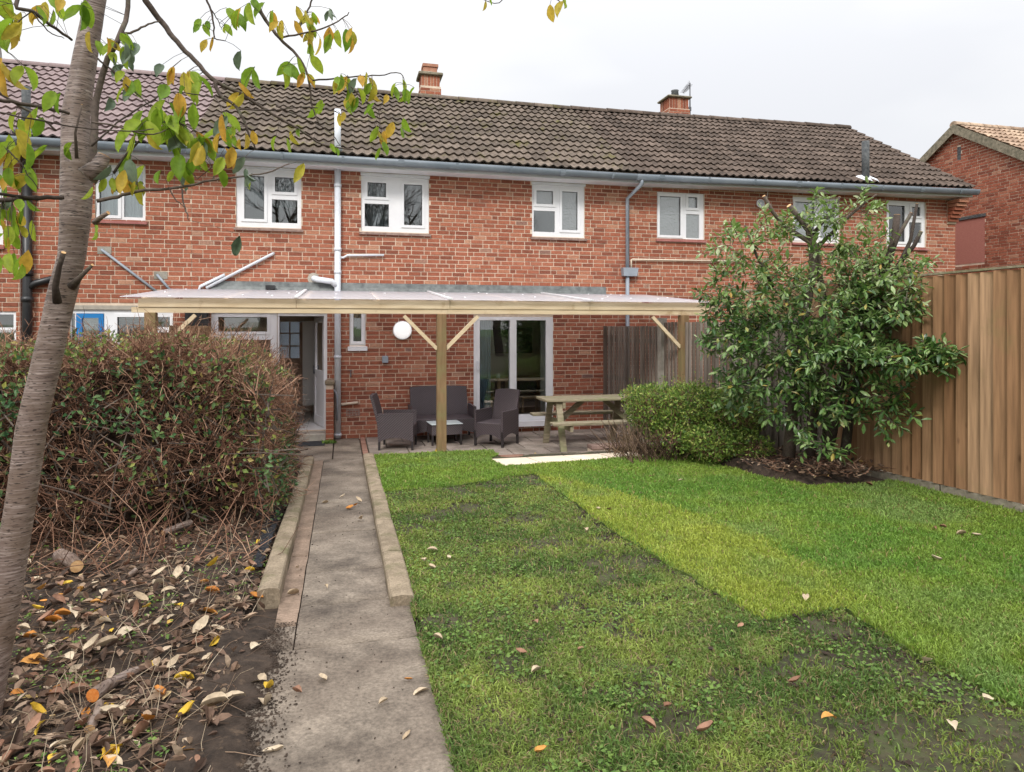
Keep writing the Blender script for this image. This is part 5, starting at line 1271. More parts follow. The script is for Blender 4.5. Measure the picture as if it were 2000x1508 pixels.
# ------------------------------------------------------------------ picnic table
f1, b1 = gp(1092, 885, zp_, .0), gp(1053, 866, zp_, .0)
pcx, pcy = (f1.x + 4.46) / 2 + .02, (f1.y + b1.y) / 2
pt = empty('picnic_table', (pcx, pcy, zp_(pcy)), math.radians(-1.0)); tag(pt, 'weathered grey wooden picnic table with attached benches on the patio', 'picnic table')
Lh = 0.80; ht = 0.79
for k in range(4): obj('top_plank', MB().cbox(-Lh, Lh, -.31 + k * .157, -.31 + k * .157 + .148, ht - .04 + random.uniform(-.003, .003), ht + random.uniform(-.003, .003), .005), M['picnic'], pt, local=True)
for s in (-1, 1):
    for k in range(1): obj('bench_plank', MB().cbox(-Lh, Lh, s * .60 - .11, s * .60 + .11, .44, .48, .005), M['picnic'], pt, local=True)
for x in (-.58, .58):
    for s in (-1, 1): obj('leg', MB().bar((x, s * .50, 0), (x, s * .22, ht - .042), .045, .095, (1, 0, 0)), M['picnic'], pt, local=True)
    obj('bench_rail', MB().box(x + .046, x + .091, -.68, .68, .345, .438), M['picnic'], pt, local=True)
    obj('top_rail', MB().box(x + .046, x + .091, -.30, .30, ht - .14, ht - .046), M['picnic'], pt, local=True)
    sg = 1 if x < 0 else -1
    obj('brace', MB().bar((x + .07 + sg * .02, 0, .42), (x + .07 + sg * .40, 0, ht - .05), .045, .08), M['picnic'], pt, local=True)
# ------------------------------------------------------------------ vegetation helpers
def unit(a): return a / np.maximum(np.linalg.norm(a, axis=1, keepdims=True), 1e-6)
def rvec(n): return unit(rng.normal(size=(n, 3)))
_ys = [.10, .28, .5, .72, .89]; _ws = [.20, .41, .5, .40, .20]
_lp = [[0, 0, 0]] + [[-w_, y_, .05] for y_, w_ in zip(_ys, _ws)] + [[0, 1, -.05]] + [[w_, y_, .05] for y_, w_ in reversed(list(zip(_ys, _ws)))] + [[0, y_, -.01] for y_ in _ys]
FINE_P = np.array(_lp)                                # 0 base, 1-5 left, 6 tip, 7-11 right (tip to base), 12-16 midrib
_lf = [(0, 12, 1), (5, 16, 6), (6, 16, 7), (11, 12, 0)]
for _i in range(4): _lf += [(1 + _i, 12 + _i, 13 + _i), (1 + _i, 13 + _i, 2 + _i), (11 - _i, 13 + _i, 12 + _i), (11 - _i, 10 - _i, 13 + _i)]
FINE_F = np.array(_lf)
LEAF_P = np.array([[0, 0, 0], [-.30, .28, .05], [-.5, .55, .06], [-.28, .85, .02], [0, 1.0, -.06], [.28, .85, .02], [.5, .55, .06], [.30, .28, .05], [0, .5, -.02]])
LEAF_F = np.array([(0, 8, 1), (1, 8, 2), (2, 8, 3), (3, 8, 4), (4, 8, 5), (5, 8, 6), (6, 8, 7), (7, 8, 0)])
SMALL_P = np.array([[0, 0, 0], [-.5, .45, .08], [0, 1.0, -.05], [.5, .45, .08]])
SMALL_F = np.array([(0, 2, 1), (0, 3, 2)])
def leaf_cloud(P, D, Nn, L, aspect=0.42, big=False, curl=None):
    T, Fc = (LEAF_P, LEAF_F) if big else (SMALL_P, SMALL_F)
    D = unit(D); S = unit(np.cross(D, Nn)); U = np.cross(S, D)
    L = np.asarray(L)[:, None, None]
    cz = T[None, :, 2:3] * 1.0
    if curl is not None: cz = cz + curl[:, None, None] * (T[None, :, 1:2] - .4) ** 2 + (curl * .7)[:, None, None] * np.abs(T[None, :, 0:1])
    V = P[:, None, :] + L * (T[None, :, 0:1] * aspect * S[:, None, :] + T[None, :, 1:2] * D[:, None, :] + cz * U[:, None, :])
    Fa = np.arange(len(P))[:, None, None] * len(T) + Fc[None]
    return V.reshape(-1, 3), Fa.reshape(-1, 3)
def leaf_mesh(name, m, aspect, curl=0.0, fold=0.1, wob=0.0):
    T = FINE_P.copy(); T[:, 2] += curl * (T[:, 1] - .35) ** 2 + fold * np.abs(T[:, 0]); T[:, 0] *= aspect
    T[:, :2] += wob * rng.normal(size=(len(T), 2)) * .06
    T[:, 0] += .12 * wob * np.sin(T[:, 1] * 3)
    return np_mesh(name, T, FINE_F, m, True)
def twig_cloud(P0, P1, P2, r0, r2):
    n = len(P0); pts = np.stack([P0, P1, P2], 1)
    d = unit(P2 - P0); a = unit(np.cross(d, np.tile([[0.31, 0.2, 0.93]], (n, 1)))); b = np.cross(d, a)
    V = []
    for k, f in enumerate((0, .5, 1)):
        r = (r0 * (1 - f) + r2 * f)[:, None] if hasattr(r0, '__len__') else r0 * (1 - f) + r2 * f
        for q in range(3):
            ang = 2 * PI * q / 3
            V.append(pts[:, k] + (a * math.cos(ang) + b * math.sin(ang)) * r)
    V = np.stack(V, 1).reshape(-1, 3)
    Fq = []
    for k in range(2):
        for q in range(3): Fq.append((k * 3 + q, k * 3 + (q + 1) % 3, k * 3 + 3 + (q + 1) % 3, k * 3 + 3 + q))
    Fa = np.arange(n)[:, None, None] * 9 + np.array(Fq)[None]
    return V, Fa.reshape(-1, 4)
def in_poly(X, Y, poly):
    r = np.zeros(len(X), bool); n = len(poly)
    for i in range(n):
        x1, y1 = poly[i]; x2, y2 = poly[(i + 1) % n]
        c = ((y1 > Y) != (y2 > Y)) & (X < (x2 - x1) * (Y - y1) / (y2 - y1 + 1e-12) + x1)
        r ^= c
    return r
def vnoise(X, Y, s, seed=0):                      # smooth value noise, vectorised
    x = X * s + seed * 17.3; y = Y * s + seed * 9.1
    xi = np.floor(x).astype(int); yi = np.floor(y).astype(int); fx_ = x - xi; fy_ = y - yi
    fx_ = fx_ * fx_ * (3 - 2 * fx_); fy_ = fy_ * fy_ * (3 - 2 * fy_)
    def h(a, b):
        v = np.sin(a * 127.1 + b * 311.7) * 43758.5453
        return v - np.floor(v)
    return (h(xi, yi) * (1 - fx_) + h(xi + 1, yi) * fx_) * (1 - fy_) + (h(xi, yi + 1) * (1 - fx_) + h(xi + 1, yi + 1) * fx_) * fy_
def fnoise(X, Y, s, seed=0): return .5 * vnoise(X, Y, s, seed) + .3 * vnoise(X, Y, s * 2.3, seed + 1) + .2 * vnoise(X, Y, s * 5.1, seed + 2)
def zl_np(Y): return 0.15 + 0.022 * (9.6 - Y)

# ------------------------------------------------------------------ lawn
def pw(px, py): v = gp(px, py); return (v.x, v.y)
EDGE = [pw(748, 964), pw(900, 950), pw(1040, 927), pw(1200, 1042), pw(1350, 1135), pw(1490, 1216), pw(1560, 1203), pw(1645, 1193), pw(1800, 1290), pw(2000, 1388)]
old_poly = [(0.395, -3), (0.395, 4.1)] + [(0.43, 4.2), (0.43, EDGE[0][1])] + EDGE + [(5.9, 1.4), (5.9, -3)]
bed_edge = [pw(1260, 884), pw(1330, 893), pw(1420, 915), pw(1500, 938), pw(1580, 950), pw(1660, 950), pw(1720, 945)]
def wobble(poly, step=.04, amp=.045):
    out = []
    for i in range(len(poly) - 1):
        a, b = poly[i], poly[i + 1]; k = max(1, int(math.hypot(b[0] - a[0], b[1] - a[1]) / step))
        for j in range(k):
            t = j / k; x, y = a[0] * (1 - t) + b[0] * t, a[1] * (1 - t) + b[1] * t
            out.append((x + amp * (mnoise.noise(Vector((x * 4, y * 4, 1))) + .5 * mnoise.noise(Vector((x * 13, y * 13, 1)))), y + amp * (mnoise.noise(Vector((x * 4, y * 4, 9))) + .5 * mnoise.noise(Vector((x * 13, y * 13, 9))))))
    return out + [poly[-1]]
EDGE_S = EDGE; EDGE = wobble(EDGE); bed_edge = wobble(bed_edge, .06, .05)
new_poly = [(0.43, EDGE[0][1])] + EDGE + [(5.9, EDGE[-1][1] - .9), (5.9, bed_edge[-1][1] + .05)] + bed_edge[::-1] + [pw(1262, 893), pw(986, 913), pw(955, 899), (2.10, 9.2), (2.10, 9.6), (0.43, 9.6)]
yel_poly = [pw(1040, 927), pw(1130, 945), pw(1330, 1000), pw(1480, 1052), pw(1600, 1125), pw(1690, 1182), pw(1645, 1193), pw(1490, 1216), pw(1350, 1135), pw(1200, 1042)]
sheet('lawn', 0.43, 5.93, -3.0, 9.62, lambda x, y: z_lawn(y) - (0.25 if (2.10 < x < 4.7 and y > 9.16) else 0.004), M['lawn_soil'], 70, 160, amp=0.018, sc_=4.0)
tb = MB(); n = len(new_poly)
for zo in (-.02, .016):
    for x, y in new_poly: tb.v.append((x, y, z_lawn(y) + zo))
tb.f.append(tuple(range(n, 2 * n)))
for i in range(n): j = (i + 1) % n; tb.f.append((i, j, n + j, n + i))
t_o = obj('turf', tb, M['turf_base']); tag(t_o, 'freshly laid bright green turf strips beside the fence', 'turf', kind='structure')

def grass(name, N, poly, hmin, hmax, lean, wid, colf, label, zoff=0.0, maxd=11.0, mask=None):
    xs = np.array([p[0] for p in poly]); ysv = np.array([p[1] for p in poly])
    X = rng.uniform(max(xs.min(), -1), min(xs.max(), 6), N); Y = rng.uniform(max(ysv.min(), .9), ysv.max(), N)
    d = X * SY + Y * CY; u = (X * CY - Y * SY) / np.maximum(d, .1)
    ok = in_poly(X, Y, poly) & (d > 1.2) & (np.abs(u) < .95) & (rng.random(N) < np.clip((3.2 / d) ** 1.25, .12, 1))
    if mask is not None: ok &= mask(X, Y)
    X, Y, d = X[ok], Y[ok], d[ok]; n = len(X)
    Z = zl_np(Y) + zoff
    ang = rng.uniform(0, 2 * PI, n); hgt = rng.uniform(hmin, hmax, n) * (.55 + .9 * fnoise(X, Y, 5, 3)) * np.where(rng.random(n) < .04, 1.7, 1); ln = rng.uniform(.2, lean, n)
    w_ = (wid + 0.0005 * d) * rng.uniform(.7, 1.3, n)
    ca, sa = np.cos(ang), np.sin(ang); ba = rng.uniform(0, 2 * PI, n); cb, sb = np.cos(ba), np.sin(ba)
    P = np.stack([X, Y, Z - .004], -1)
    mid_ = P + np.stack([ca * hgt * ln * .35, sa * hgt * ln * .35, hgt * .62], -1)
    tip = P + np.stack([ca * hgt * ln, sa * hgt * ln, hgt * (1.0 - .25 * ln)], -1)
    off = np.stack([cb * w_, sb * w_, np.zeros(n)], -1)
    V = np.stack([P - off, P + off, mid_ + off * .8, tip, mid_ - off * .8], 1).reshape(-1, 3)
    b = np.arange(n)[:, None, None] * 5
    Fa = (b + np.array([(0, 1, 2), (0, 2, 4), (4, 2, 3)])[None]).reshape(-1, 3)
    me = np_mesh(name, V, Fa, M['grass'])
    C = colf(X, Y, n); C = np.concatenate([np.clip(C, 0.003, .9), np.ones((n, 1))], 1)
    at_ = me.color_attributes.new('col', 'FLOAT_COLOR', 'POINT'); at_.data.foreach_set('color', np.repeat(C, 5, 0).astype(np.float32).ravel())
    o = link(name, me); tag(o, label, 'grass', kind='stuff')
    return o
def lerp3(a, b, t): return np.array(a)[None] * (1 - t[:, None]) + np.array(b)[None] * t[:, None]
def col_new(X, Y, n):
    t = np.clip((fnoise(X, Y, 1.3, 5) - .36) * 3.2, 0, 1)
    Xj = X + rng.normal(0, .05, n) + .12 * (fnoise(X, Y, 5, 77) - .5); inY = in_poly(Xj, Y + rng.normal(0, .05, n), yel_poly).astype(float) * np.clip(.55 + .6 * fnoise(X, Y, 2.2, 8), 0, 1)
    farY = np.clip((Y - 7.0) / 2.0, 0, 1) * .55
    t2 = np.clip(np.maximum(t * .42, np.maximum(inY, farY * (.5 + t))), 0, 1)
    C = lerp3((.145, .270, .042), (.35, .40, .065), t2)
    pal = np.clip((fnoise(X, Y, 1.1, 15) - .5) * 3.5, 0, .8); C = C * (1 - pal[:, None]) + np.array([(.20, .30, .085)]) * pal[:, None]
    br = rng.random(n) < .05; C[br] = (.30, .24, .10)
    return C * rng.uniform(.65, 1.3, (n, 1))
def col_old(X, Y, n):
    t = np.clip((fnoise(X, Y, 2.6, 11) - .3) * 2.5, 0, 1)
    C = lerp3((.100, .172, .037), (.265, .330, .070), t)
    br = rng.random(n) < .16; C[br] = np.array([(.26, .20, .10)])
    return C * rng.uniform(.6, 1.35, (n, 1))
BARE = [(gp(px, py), r) for px, py, r in ((1650, 1230, .22), (1740, 1290, .2), (1820, 1345, .18), (1590, 1225, .15), (1600, 1400, .22), (1350, 1400, .12), (1185, 1052, .12), (905, 1000, .2), (1240, 1350, .1), (1960, 1430, .3))]
def bare(X, Y):
    k = np.ones(len(X))
    for c, r in BARE: k *= 1 - .9 * np.exp(-((X - c.x) ** 2 + (Y - c.y) ** 2) / (r * r))
    return k
grass('new_grass', 900000, new_poly, .022, .042, .9, .0016, col_new, 'short dense grass of the newly laid bright turf', .014)
grass('old_grass', 900000, old_poly, .012, .036, 1.5, .0016, col_old, 'sparse mossy old grass with bare earth showing', .0, mask=lambda X, Y: rng.random(len(X)) < np.clip((fnoise(X, Y, 3.1, 21) - .28) * 4.0, .10, 1) * bare(X, Y))
# clover and small weeds in the old grass
N = 60000
X = rng.uniform(.43, 5.5, N); Y = rng.uniform(1.3, 7.5, N); d = X * SY + Y * CY
ok = in_poly(X, Y, old_poly) & (rng.random(N) < np.clip((fnoise(X, Y, 1.9, 31) - .42) * 5, .03, 1)) & (rng.random(N) < np.clip(3 / d, .2, 1))
X, Y = X[ok], Y[ok]; n = len(X); P = np.stack([X, Y, zl_np(Y) + rng.uniform(.008, .03, n)], -1)
D = rvec(n); D[:, 2] *= .35; Nn = np.tile([[0, 0, 1.0]], (n, 1)) + .5 * rvec(n)
V, Fa = leaf_cloud(P, D, Nn, rng.uniform(.012, .026, n), .95)
tag(link('clover', np_mesh('clover', V, Fa, M['weed'])), 'low clover and weeds spread through the old grass', 'clover', kind='stuff')
# crumbs of bare earth on the old lawn
def clods(name, pts, rmin, rmax, m, label):
    T = np.array([[1, 0, 0], [-1, 0, 0], [0, 1, 0], [0, -1, 0], [0, 0, 1], [0, 0, -1]], float); Fc = np.array([(0, 2, 4), (2, 1, 4), (1, 3, 4), (3, 0, 4), (2, 0, 5), (1, 2, 5), (3, 1, 5), (0, 3, 5)])
    n = len(pts); r = rng.uniform(rmin, rmax, n) * rng.uniform(.5, 1, n)
    J = 1 + .35 * rng.normal(size=(n, 6, 1)); a = rng.uniform(0, 6.28, n); ca, sa = np.cos(a)[:, None], np.sin(a)[:, None]
    VV = T[None] * J * r[:, None, None] * np.array([1.3, 1, .6])[None, None]
    VV = np.stack([VV[..., 0] * ca - VV[..., 1] * sa, VV[..., 0] * sa + VV[..., 1] * ca, VV[..., 2]], -1) + pts[:, None]
    return tag(link(name, np_mesh(name, VV.reshape(-1, 3), (np.arange(n)[:, None, None] * 6 + Fc[None]).reshape(-1, 3), m)), label, 'soil', kind='stuff')
cl = []
for px, py, k, sp in ((905, 1090, 25, .10), (1040, 1165, 30, .12), (1000, 1125, 10, .08), (1185, 1050, 30, .14), (1160, 1235, 30, .15), (1130, 1285, 20, .08), (1240, 1350, 35, .12), (1350, 1400, 45, .14), (1250, 1420, 25, .1), (1600, 1400, 60, .2), (1490, 1225, 60, .25), (1660, 1230, 80, .25), (1760, 1290, 60, .2), (880, 1000, 30, .3), (1200, 1480, 40, .2), (1400, 1180, 40, .2), (1280, 1090, 40, .2), (1090, 965, 30, .2), (1850, 1350, 50, .2)):
    v = gp(px, py)
    for _ in range(k): cl.append((v.x + random.gauss(0, sp), v.y + random.gauss(0, sp), z_lawn(v.y) + .008))
for i in range(0, len(EDGE) - 1):                       # crumbly joint where the new turf starts
    for _ in range(5):
        t = random.random(); cl.append((EDGE[i][0] * (1 - t) + EDGE[i + 1][0] * t - abs(random.gauss(0, .05)), EDGE[i][1] * (1 - t) + EDGE[i + 1][1] * t - random.gauss(0.03, .04), z_lawn(5) + .022 * (5 - EDGE[i][1]) + .004))
for q0, q1 in (((1490, 1218), (1700, 1178)), ((1765, 1222), (1905, 1300))):
    a, b = gp(*q0), gp(*q1)
    for _ in range(60):
        t = random.random(); cl.append((a.x * (1 - t) + b.x * t + random.gauss(0, .02), a.y * (1 - t) + b.y * t + random.gauss(0, .02), z_lawn(a.y * (1 - t) + b.y * t) + .02))
for _ in range(2600):
    x, y = random.uniform(.5, 5), random.uniform(1.4, 7)
    if fnoise(np.array([x]), np.array([y]), 1.6, 52)[0] > .50: cl.append((x, y, z_lawn(y) + .01))
cl = [c for c in cl if in_poly(np.array([c[0]]), np.array([c[1]]), old_poly)[0] or random.random() < .12]
clods('earth_crumbs', np.array(cl), .004, .017, M['soil'], 'crumbs of dark earth scattered over the old lawn')

# ------------------------------------------------------------------ left bed
bedz = lambda x, y: z_lawn(y) + 0.015 + 0.02 * min(1, max(0, (-0.6 - x) / .6))
sheet('flower_bed', -6.5, -0.545, -2.5, 9.7, lambda x, y: bedz(x, y) - max(0, (x + .75)) * .12, M['soil'], 130, 240, amp=0.035, sc_=2.6)
def bed_top(x, y): return bedz(x, y) - max(0, (x + .75)) * .12 + 0.035 * mnoise.fractal(Vector((x * 2.6, y * 2.6, 1.3)), 0.7, 2.1, 5)
# soil creeping over the path edge
sheet('bed_edge', -0.62, -0.24, -2.5, 4.3, lambda x, y: z_path(y) + .05 - .07 * (x + .62) / .38 * (1 + .5 * (mnoise.noise(Vector((x * 3, y * 2.2, 8))))) - (max(0, y - 4.05) * .3), M['soil'], 24, 180, amp=0.014, sc_=6.0)
sp_ = []
for _ in range(5000):
    y = random.uniform(1.2, 4.1); e = abs(random.gauss(0, .075)); x = -0.40 + e + random.uniform(-.04, .03)
    sp_.append((x, y, z_path(y) + .004))
for _ in range(200):
    y = random.uniform(1.4, 9.2); x = random.uniform(-.3, .28); sp_.append((x, y, z_path(y) + .003))
clods('path_soil', np.array(sp_), .002, .008, M['soil'], 'dark soil crumbs spilled along the path edge')
gr = []
for _ in range(2500):
    v = gp(535 + random.gauss(0, 9), random.uniform(1000, 1110)); gr.append((min(v.x, -.545) + random.uniform(-.06, 0), v.y, z_path(v.y) + .06))
clods('grit', np.array(gr), .006, .014, M['asphalt'], 'black grit heaped along the left edging stones')

def bed_pts(n, near=True, ymax=6.3):
    out = []
    while len(out) < n:
        y = random.uniform(1.3, ymax); x = random.uniform(-3.6, -.5)
        d = x * SY + y * CY; u = (x * CY - y * SY) / d
        if u < -.85 or random.random() > min(1, (2.6 / d) ** 1.6): continue
        out.append((x, y, bed_top(x, y)))
    return np.array(out)
P = bed_pts(2700); n = len(P); P[:, 2] += rng.uniform(.002, .02, n)
D = rvec(n); D[:, 2] *= .25; Nn = np.tile([[0, 0, 1.]], (n, 1)) + .45 * rvec(n)
V, Fa = leaf_cloud(P, D, Nn, rng.uniform(.03, .09, n), .45, True, rng.uniform(-.3, .9, n))
tag(link('leaf_litter', np_mesh('leaf_litter', V, Fa, M['litter'])), 'brown dead leaves matted over the dark soil bed', 'leaf litter', kind='stuff')
P = bed_pts(1700); n = len(P); D = rvec(n); D[:, 2] = np.abs(D[:, 2]) * .22; L = rng.uniform(.05, .32, n)[:, None]
P0 = P + np.array([[0, 0, .006]]); P1 = P0 + D * L * .5 + rvec(n) * .018; P1[:, 2] = np.maximum(P1[:, 2], P0[:, 2]); P2 = P0 + D * L
V, Fa = twig_cloud(P0, P1, P2, .0026, .0013)
tag(link('twig_litter', np_mesh('twig_litter', V, Fa, M['litter_twig'])), 'thin dry stalks and twigs strewn over the soil bed', 'twigs', kind='stuff')
P = bed_pts(420, ymax=6.5); P = P[fnoise(P[:, 0], P[:, 1], 2.0, 44) > .5]; n = len(P); k = 7
P = np.repeat(P, k, 0); n = len(P); P[:, :2] += rng.normal(size=(n, 2)) * .022; P[:, 2] += rng.uniform(.004, .03, n)
D = rvec(n); D[:, 2] = np.abs(D[:, 2]) * .5; V, Fa = leaf_cloud(P, D, np.tile([[0, 0, 1.]], (n, 1)) + .5 * rvec(n), rng.uniform(.012, .028, n), .7)
tag(link('bed_weeds', np_mesh('bed_weeds', V, Fa, M['weed'])), 'small green weeds sprouting from the soil bed', 'weeds', kind='stuff')
# grass stalks along the bed edge
P = bed_pts(420); P = P[P[:, 0] > -1.2]; n = len(P); D = rvec(n); D[:, 2] = np.abs(D[:, 2]) + .25
V, Fa = twig_cloud(P, P + D * .07 + rvec(n) * .01, P + D * .13 + rvec(n) * .04, .0022, .0008)
tag(link('dry_stalks', np_mesh('dry_stalks', V, Fa, M['fall_pale'])), 'pale dry grass stalks at the edge of the bed', 'stalks', kind='stuff')

# fallen leaves, one by one
FM = {k: [leaf_mesh('fallen_leaf', M['fall_' + k], a, c, f, .3) for a, c, f in ((.42, .5, .25), (.5, .9, .4), (.38, .25, .6), (.55, -.4, .2))] for k in ('pale', 'yellow', 'orange', 'brown')}
LB = {'pale': 'pale cream', 'yellow': 'bright yellow', 'orange': 'orange', 'brown': 'dry brown'}
def fallen(p, kind, L, where, grp, tilt=.25):
    o = bpy.data.objects.new('fallen_leaf', random.choice(FM[kind])); col.objects.link(o)
    o.location = p; o.scale = (L, L, L); o.rotation_euler = (random.gauss(0, tilt), random.gauss(0, tilt), random.uniform(0, 6.28))
    if where == 'dark soil bed':
        x, y = p[0], p[1]
        side = 'by the path' if x > -.95 else 'by the cherry trunk' if (x < -1.75 or (x < -1.2 and y < 2.6)) else 'in mid bed'
        row = 'near the hedge foot' if y > 4.9 else 'level with the kerb end' if y > 4.0 else 'beyond the orange sawn branch' if y > 3.2 else 'level with the orange sawn branch' if y > 2.6 else 'nearest the viewer'
        size = 'very large' if L > .105 else 'large' if L > .085 else 'middling' if L > .068 else 'small'
        lab = f'{size} {LB[kind]} fallen leaf {side}, {row}'
    elif where == 'lawn':
        x, y = p[0], p[1]
        spot = 'beside the path' if x < 1.1 else 'near the brown fence' if x > 3.6 else 'on the bright new turf' if y > 5.2 else 'in the nearest old grass' if y < 3.2 else 'on the old grass midway'
        lab = f'{"large" if L > .075 else "middling" if L > .065 else "small"} {LB[kind]} fallen leaf lying {spot}'
    else: lab = f'{"large" if L > .07 else "small"} {LB[kind]} fallen leaf lying on the {where}'
    tag(o, lab, 'leaf', grp)
for kind, pts in (('yellow', ((110, 1150), (355, 1188), (428, 1237), (380, 1317), (293, 1301), (240, 1455), (95, 1496), (535, 1312), (500, 1055), (405, 1115), (190, 1390))),
                  ('orange', ((370, 1222), (320, 1366), (386, 1195), (197, 1178), (40, 1300), (300, 1408), (165, 1150), (515, 1160))),
                  ('pale', ((185, 1277), (290, 1186), (345, 1140), (320, 1150), (440, 1225), (390, 1378), (70, 1425), (532, 1335), (262, 1236), (130, 1195), (165, 1200), (248, 1390), (430, 1360), (490, 1255), (405, 1275), (520, 1308), (95, 1470), (375, 1240), (345, 1162), (295, 1135), (205, 1490), (355, 1495), (140, 1270)))):
    for px, py in pts:
        v = gp(px, py, z_lawn, .04); v.z = bed_top(v.x, v.y) + random.uniform(.012, .028)
        fallen(v, kind, random.uniform(.08, .13) * (0.8 if kind == 'yellow' else 1), 'dark soil bed', 'fallen leaves on the soil bed', .3)
for q in bed_pts(200, ymax=5.2):
    k = random.choices(('pale', 'yellow', 'orange', 'brown'), (.24, .09, .15, .52))[0]
    fallen((q[0], q[1], q[2] + random.uniform(.01, .025)), k, random.uniform(.05, .10), 'dark soil bed', 'fallen leaves on the soil bed', .35)
for px, py, k in ((855, 1083, 'pale'), (827, 1102, 'pale'), (838, 1113, 'pale'), (880, 1101, 'pale'), (1057, 1320, 'pale'), (1050, 1228, 'brown'), (1146, 1044, 'pale'), (1170, 1003, 'pale'), (1248, 970, 'pale'), (1325, 944, 'pale'), (1276, 935, 'brown'), (1858, 1424, 'pale'), (1573, 1184, 'pale'), (1440, 1238, 'brown'), (1250, 1418, 'brown'), (1310, 1391, 'brown'), (1605, 1418, 'orange'), (1830, 1043, 'brown'), (1850, 1038, 'brown'), (1868, 1053, 'pale'), (1897, 1051, 'pale'), (1842, 1104, 'pale'), (1938, 1382, 'pale'), (1128, 1283, 'brown'), (865, 1262, 'pale'), (1068, 1478, 'orange'), (1832, 1001, 'brown'), (1705, 955, 'brown'), (1800, 1302, 'pale'), (1540, 1348, 'brown'), (1030, 1290, 'brown'), (1360, 1447, 'brown'), (1185, 1002, 'brown')):
    v = gp(px, py); v.z = z_lawn(v.y) + .035; fallen(v, k, random.uniform(.055, .085), 'lawn', 'fallen leaves on the lawn', .2)
for px, py, k, L in ((638, 1335, 'pale', .075), (571, 1352, 'brown', .07), (556, 1466, 'pale', .09), (838, 1350, 'pale', .08), (806, 1331, 'orange', .04), (758, 1371, 'pale', .055), (845, 1333, 'orange', .06), (803, 1432, 'pale', .055), (675, 997, 'orange', .09), (690, 990, 'orange', .06), (629, 985, 'pale', .07), (664, 974, 'pale', .06), (706, 984, 'pale', .09), (702, 1016, 'pale', .1), (640, 1153, 'pale', .05), (561, 1164, 'pale', .09), (583, 1113, 'pale', .06)):
    v = gp(px, py, z_path); v.z += .012; fallen(v, k, L, 'concrete path', 'fallen leaves on the path', .18)
v = gp(863, 880, lambda y: .17); v.z = .2; fallen(v, 'yellow', .12, 'kerb at the foot of the middle post', None, .9)
v = gp(1042, 892, z_patio, .03); v.z += .02; fallen(v, 'yellow', .09, 'patio slabs beside the cream stones', None, .1)
# cut logs in the bed
def log(px0, py0, px1, py1, r, label, z0=.04, z1=.05, cutm='cutwood_orange', mat='bark'):
    a = gp(px0, py0, z_lawn, z0); b = gp(px1, py1, z_lawn, z1); a.z = bed_top(a.x, a.y) + r * .8 + z0 * .3; b.z = bed_top(b.x, b.y) + r * .8 + z1 * .3
    e = empty('cut_branch', (a + b) / 2); tag(e, label, 'log', 'cut branches on the soil bed')
    mid_ = a.lerp(b, .5) + Vector((.01, 0, .008)); d = (mid_ - a).normalized()
    obj('bark', MB().tube([a, a.lerp(mid_, .5), mid_, b], [r, r * .97, r * .93, r * .8], 14, False), M[mat], e, True)
    obj('cut_face', MB().disc(a - d * .001, d, r * .985, .003, 14), M[cutm], e); obj('cut_face', MB().disc(b - (b - mid_).normalized() * .004, (b - mid_), r * .79, .003, 14), M[cutm], e)
log(181, 1376, 222, 1328, .028, 'cut branch with bright orange sawn end lying on the soil')
log(222, 1327, 268, 1305, .024, 'short brown cut branch touching the orange sawn one')
log(372, 1006, 318, 1045, .03, 'cut branch with pale sawn end sticking out under the hedge', .16, .06, 'cutwood')
log(118, 1090, 150, 1120, .05, 'thick pale log lying behind the cherry trunk', .05, .05, 'cutwood', 'bark')
log(255, 1135, 268, 1100, .02, 'short upright stub of wood in the bed', .03, .14, 'cutwood')
log(175, 1440, 195, 1390, .02, 'thin brown cut stick beside the orange sawn branch', .02, .03, 'cutwood')

# ------------------------------------------------------------------ brown hedge on the left
def hedge_h(x):
    t = np.clip((x + 1.25) / .75, 0, 1)
    return 1.55 - .42 * t ** 1.5
hx0, hx1, hy0, hy1 = -5.6, -0.56, 5.85, 9.3
def hedge_pt(n, shell):
    X = rng.uniform(hx0, hx1, n); v = rng.random(n)
    face = rng.choice(3, n, p=[.50, .28, .22])         # front, top, right end
    top = hedge_h(X) + .12 * (fnoise(X, X * 0 + 3, 2.3, 7) - .5)
    dep = np.abs(rng.normal(0, shell, n))
    hh = rng.random(n) ** .85
    Yf = hy0 + .32 * hh ** 2 + .42 * (fnoise(X, hh * 1.6, 1.7, 2) - .5) + np.where(X > -1.9, .42, -.10) * np.clip((.45 - hh) / .45, 0, 1) + dep; Zf = hh * top
    Yt = rng.uniform(hy0 + .3, hy1, n); Zt = top + .34 * (fnoise(X, Yt, 1.8, 4) - .5) - dep
    Xr = hx1 - .05 * hh - .30 * hh ** 2 + .16 * (vnoise(Yt, hh * 2, 2.0, 5) - .5) - dep; Zr = hh * hedge_h(Xr)
    Px = np.where(face == 2, Xr, X); Py = np.where(face == 0, Yf, Yt); Pz = np.where(face == 0, Zf, np.where(face == 1, Zt, Zr))
    out = np.stack([np.where(face == 2, 1., rng.normal(0, .3, n)), np.where(face == 0, -1., rng.normal(0, .3, n)), np.where(face == 1, 1., .25)], -1)
    P = np.stack([Px, Py, Pz + zl_np(Py) + .02], -1)
    return P, unit(out)
hg = empty('hedge', (-3, 7.4, .2)); tag(hg, 'large twiggy brown hedge with sparse leaves left of the path', 'hedge')
def shoots(P0, D, L, bend): return P0, P0 + D * L * .5 + rvec(len(P0)) * L * bend, P0 + D * L
Pc, Oc = hedge_pt(680, .06); T0, T1, T2, R0, R2 = [], [], [], [], []
rep = 13; B = np.repeat(Pc - Oc * .20, rep, 0) + rng.normal(0, .035, (len(Pc) * rep, 3)); Ob = np.repeat(Oc, rep, 0); n = len(B)
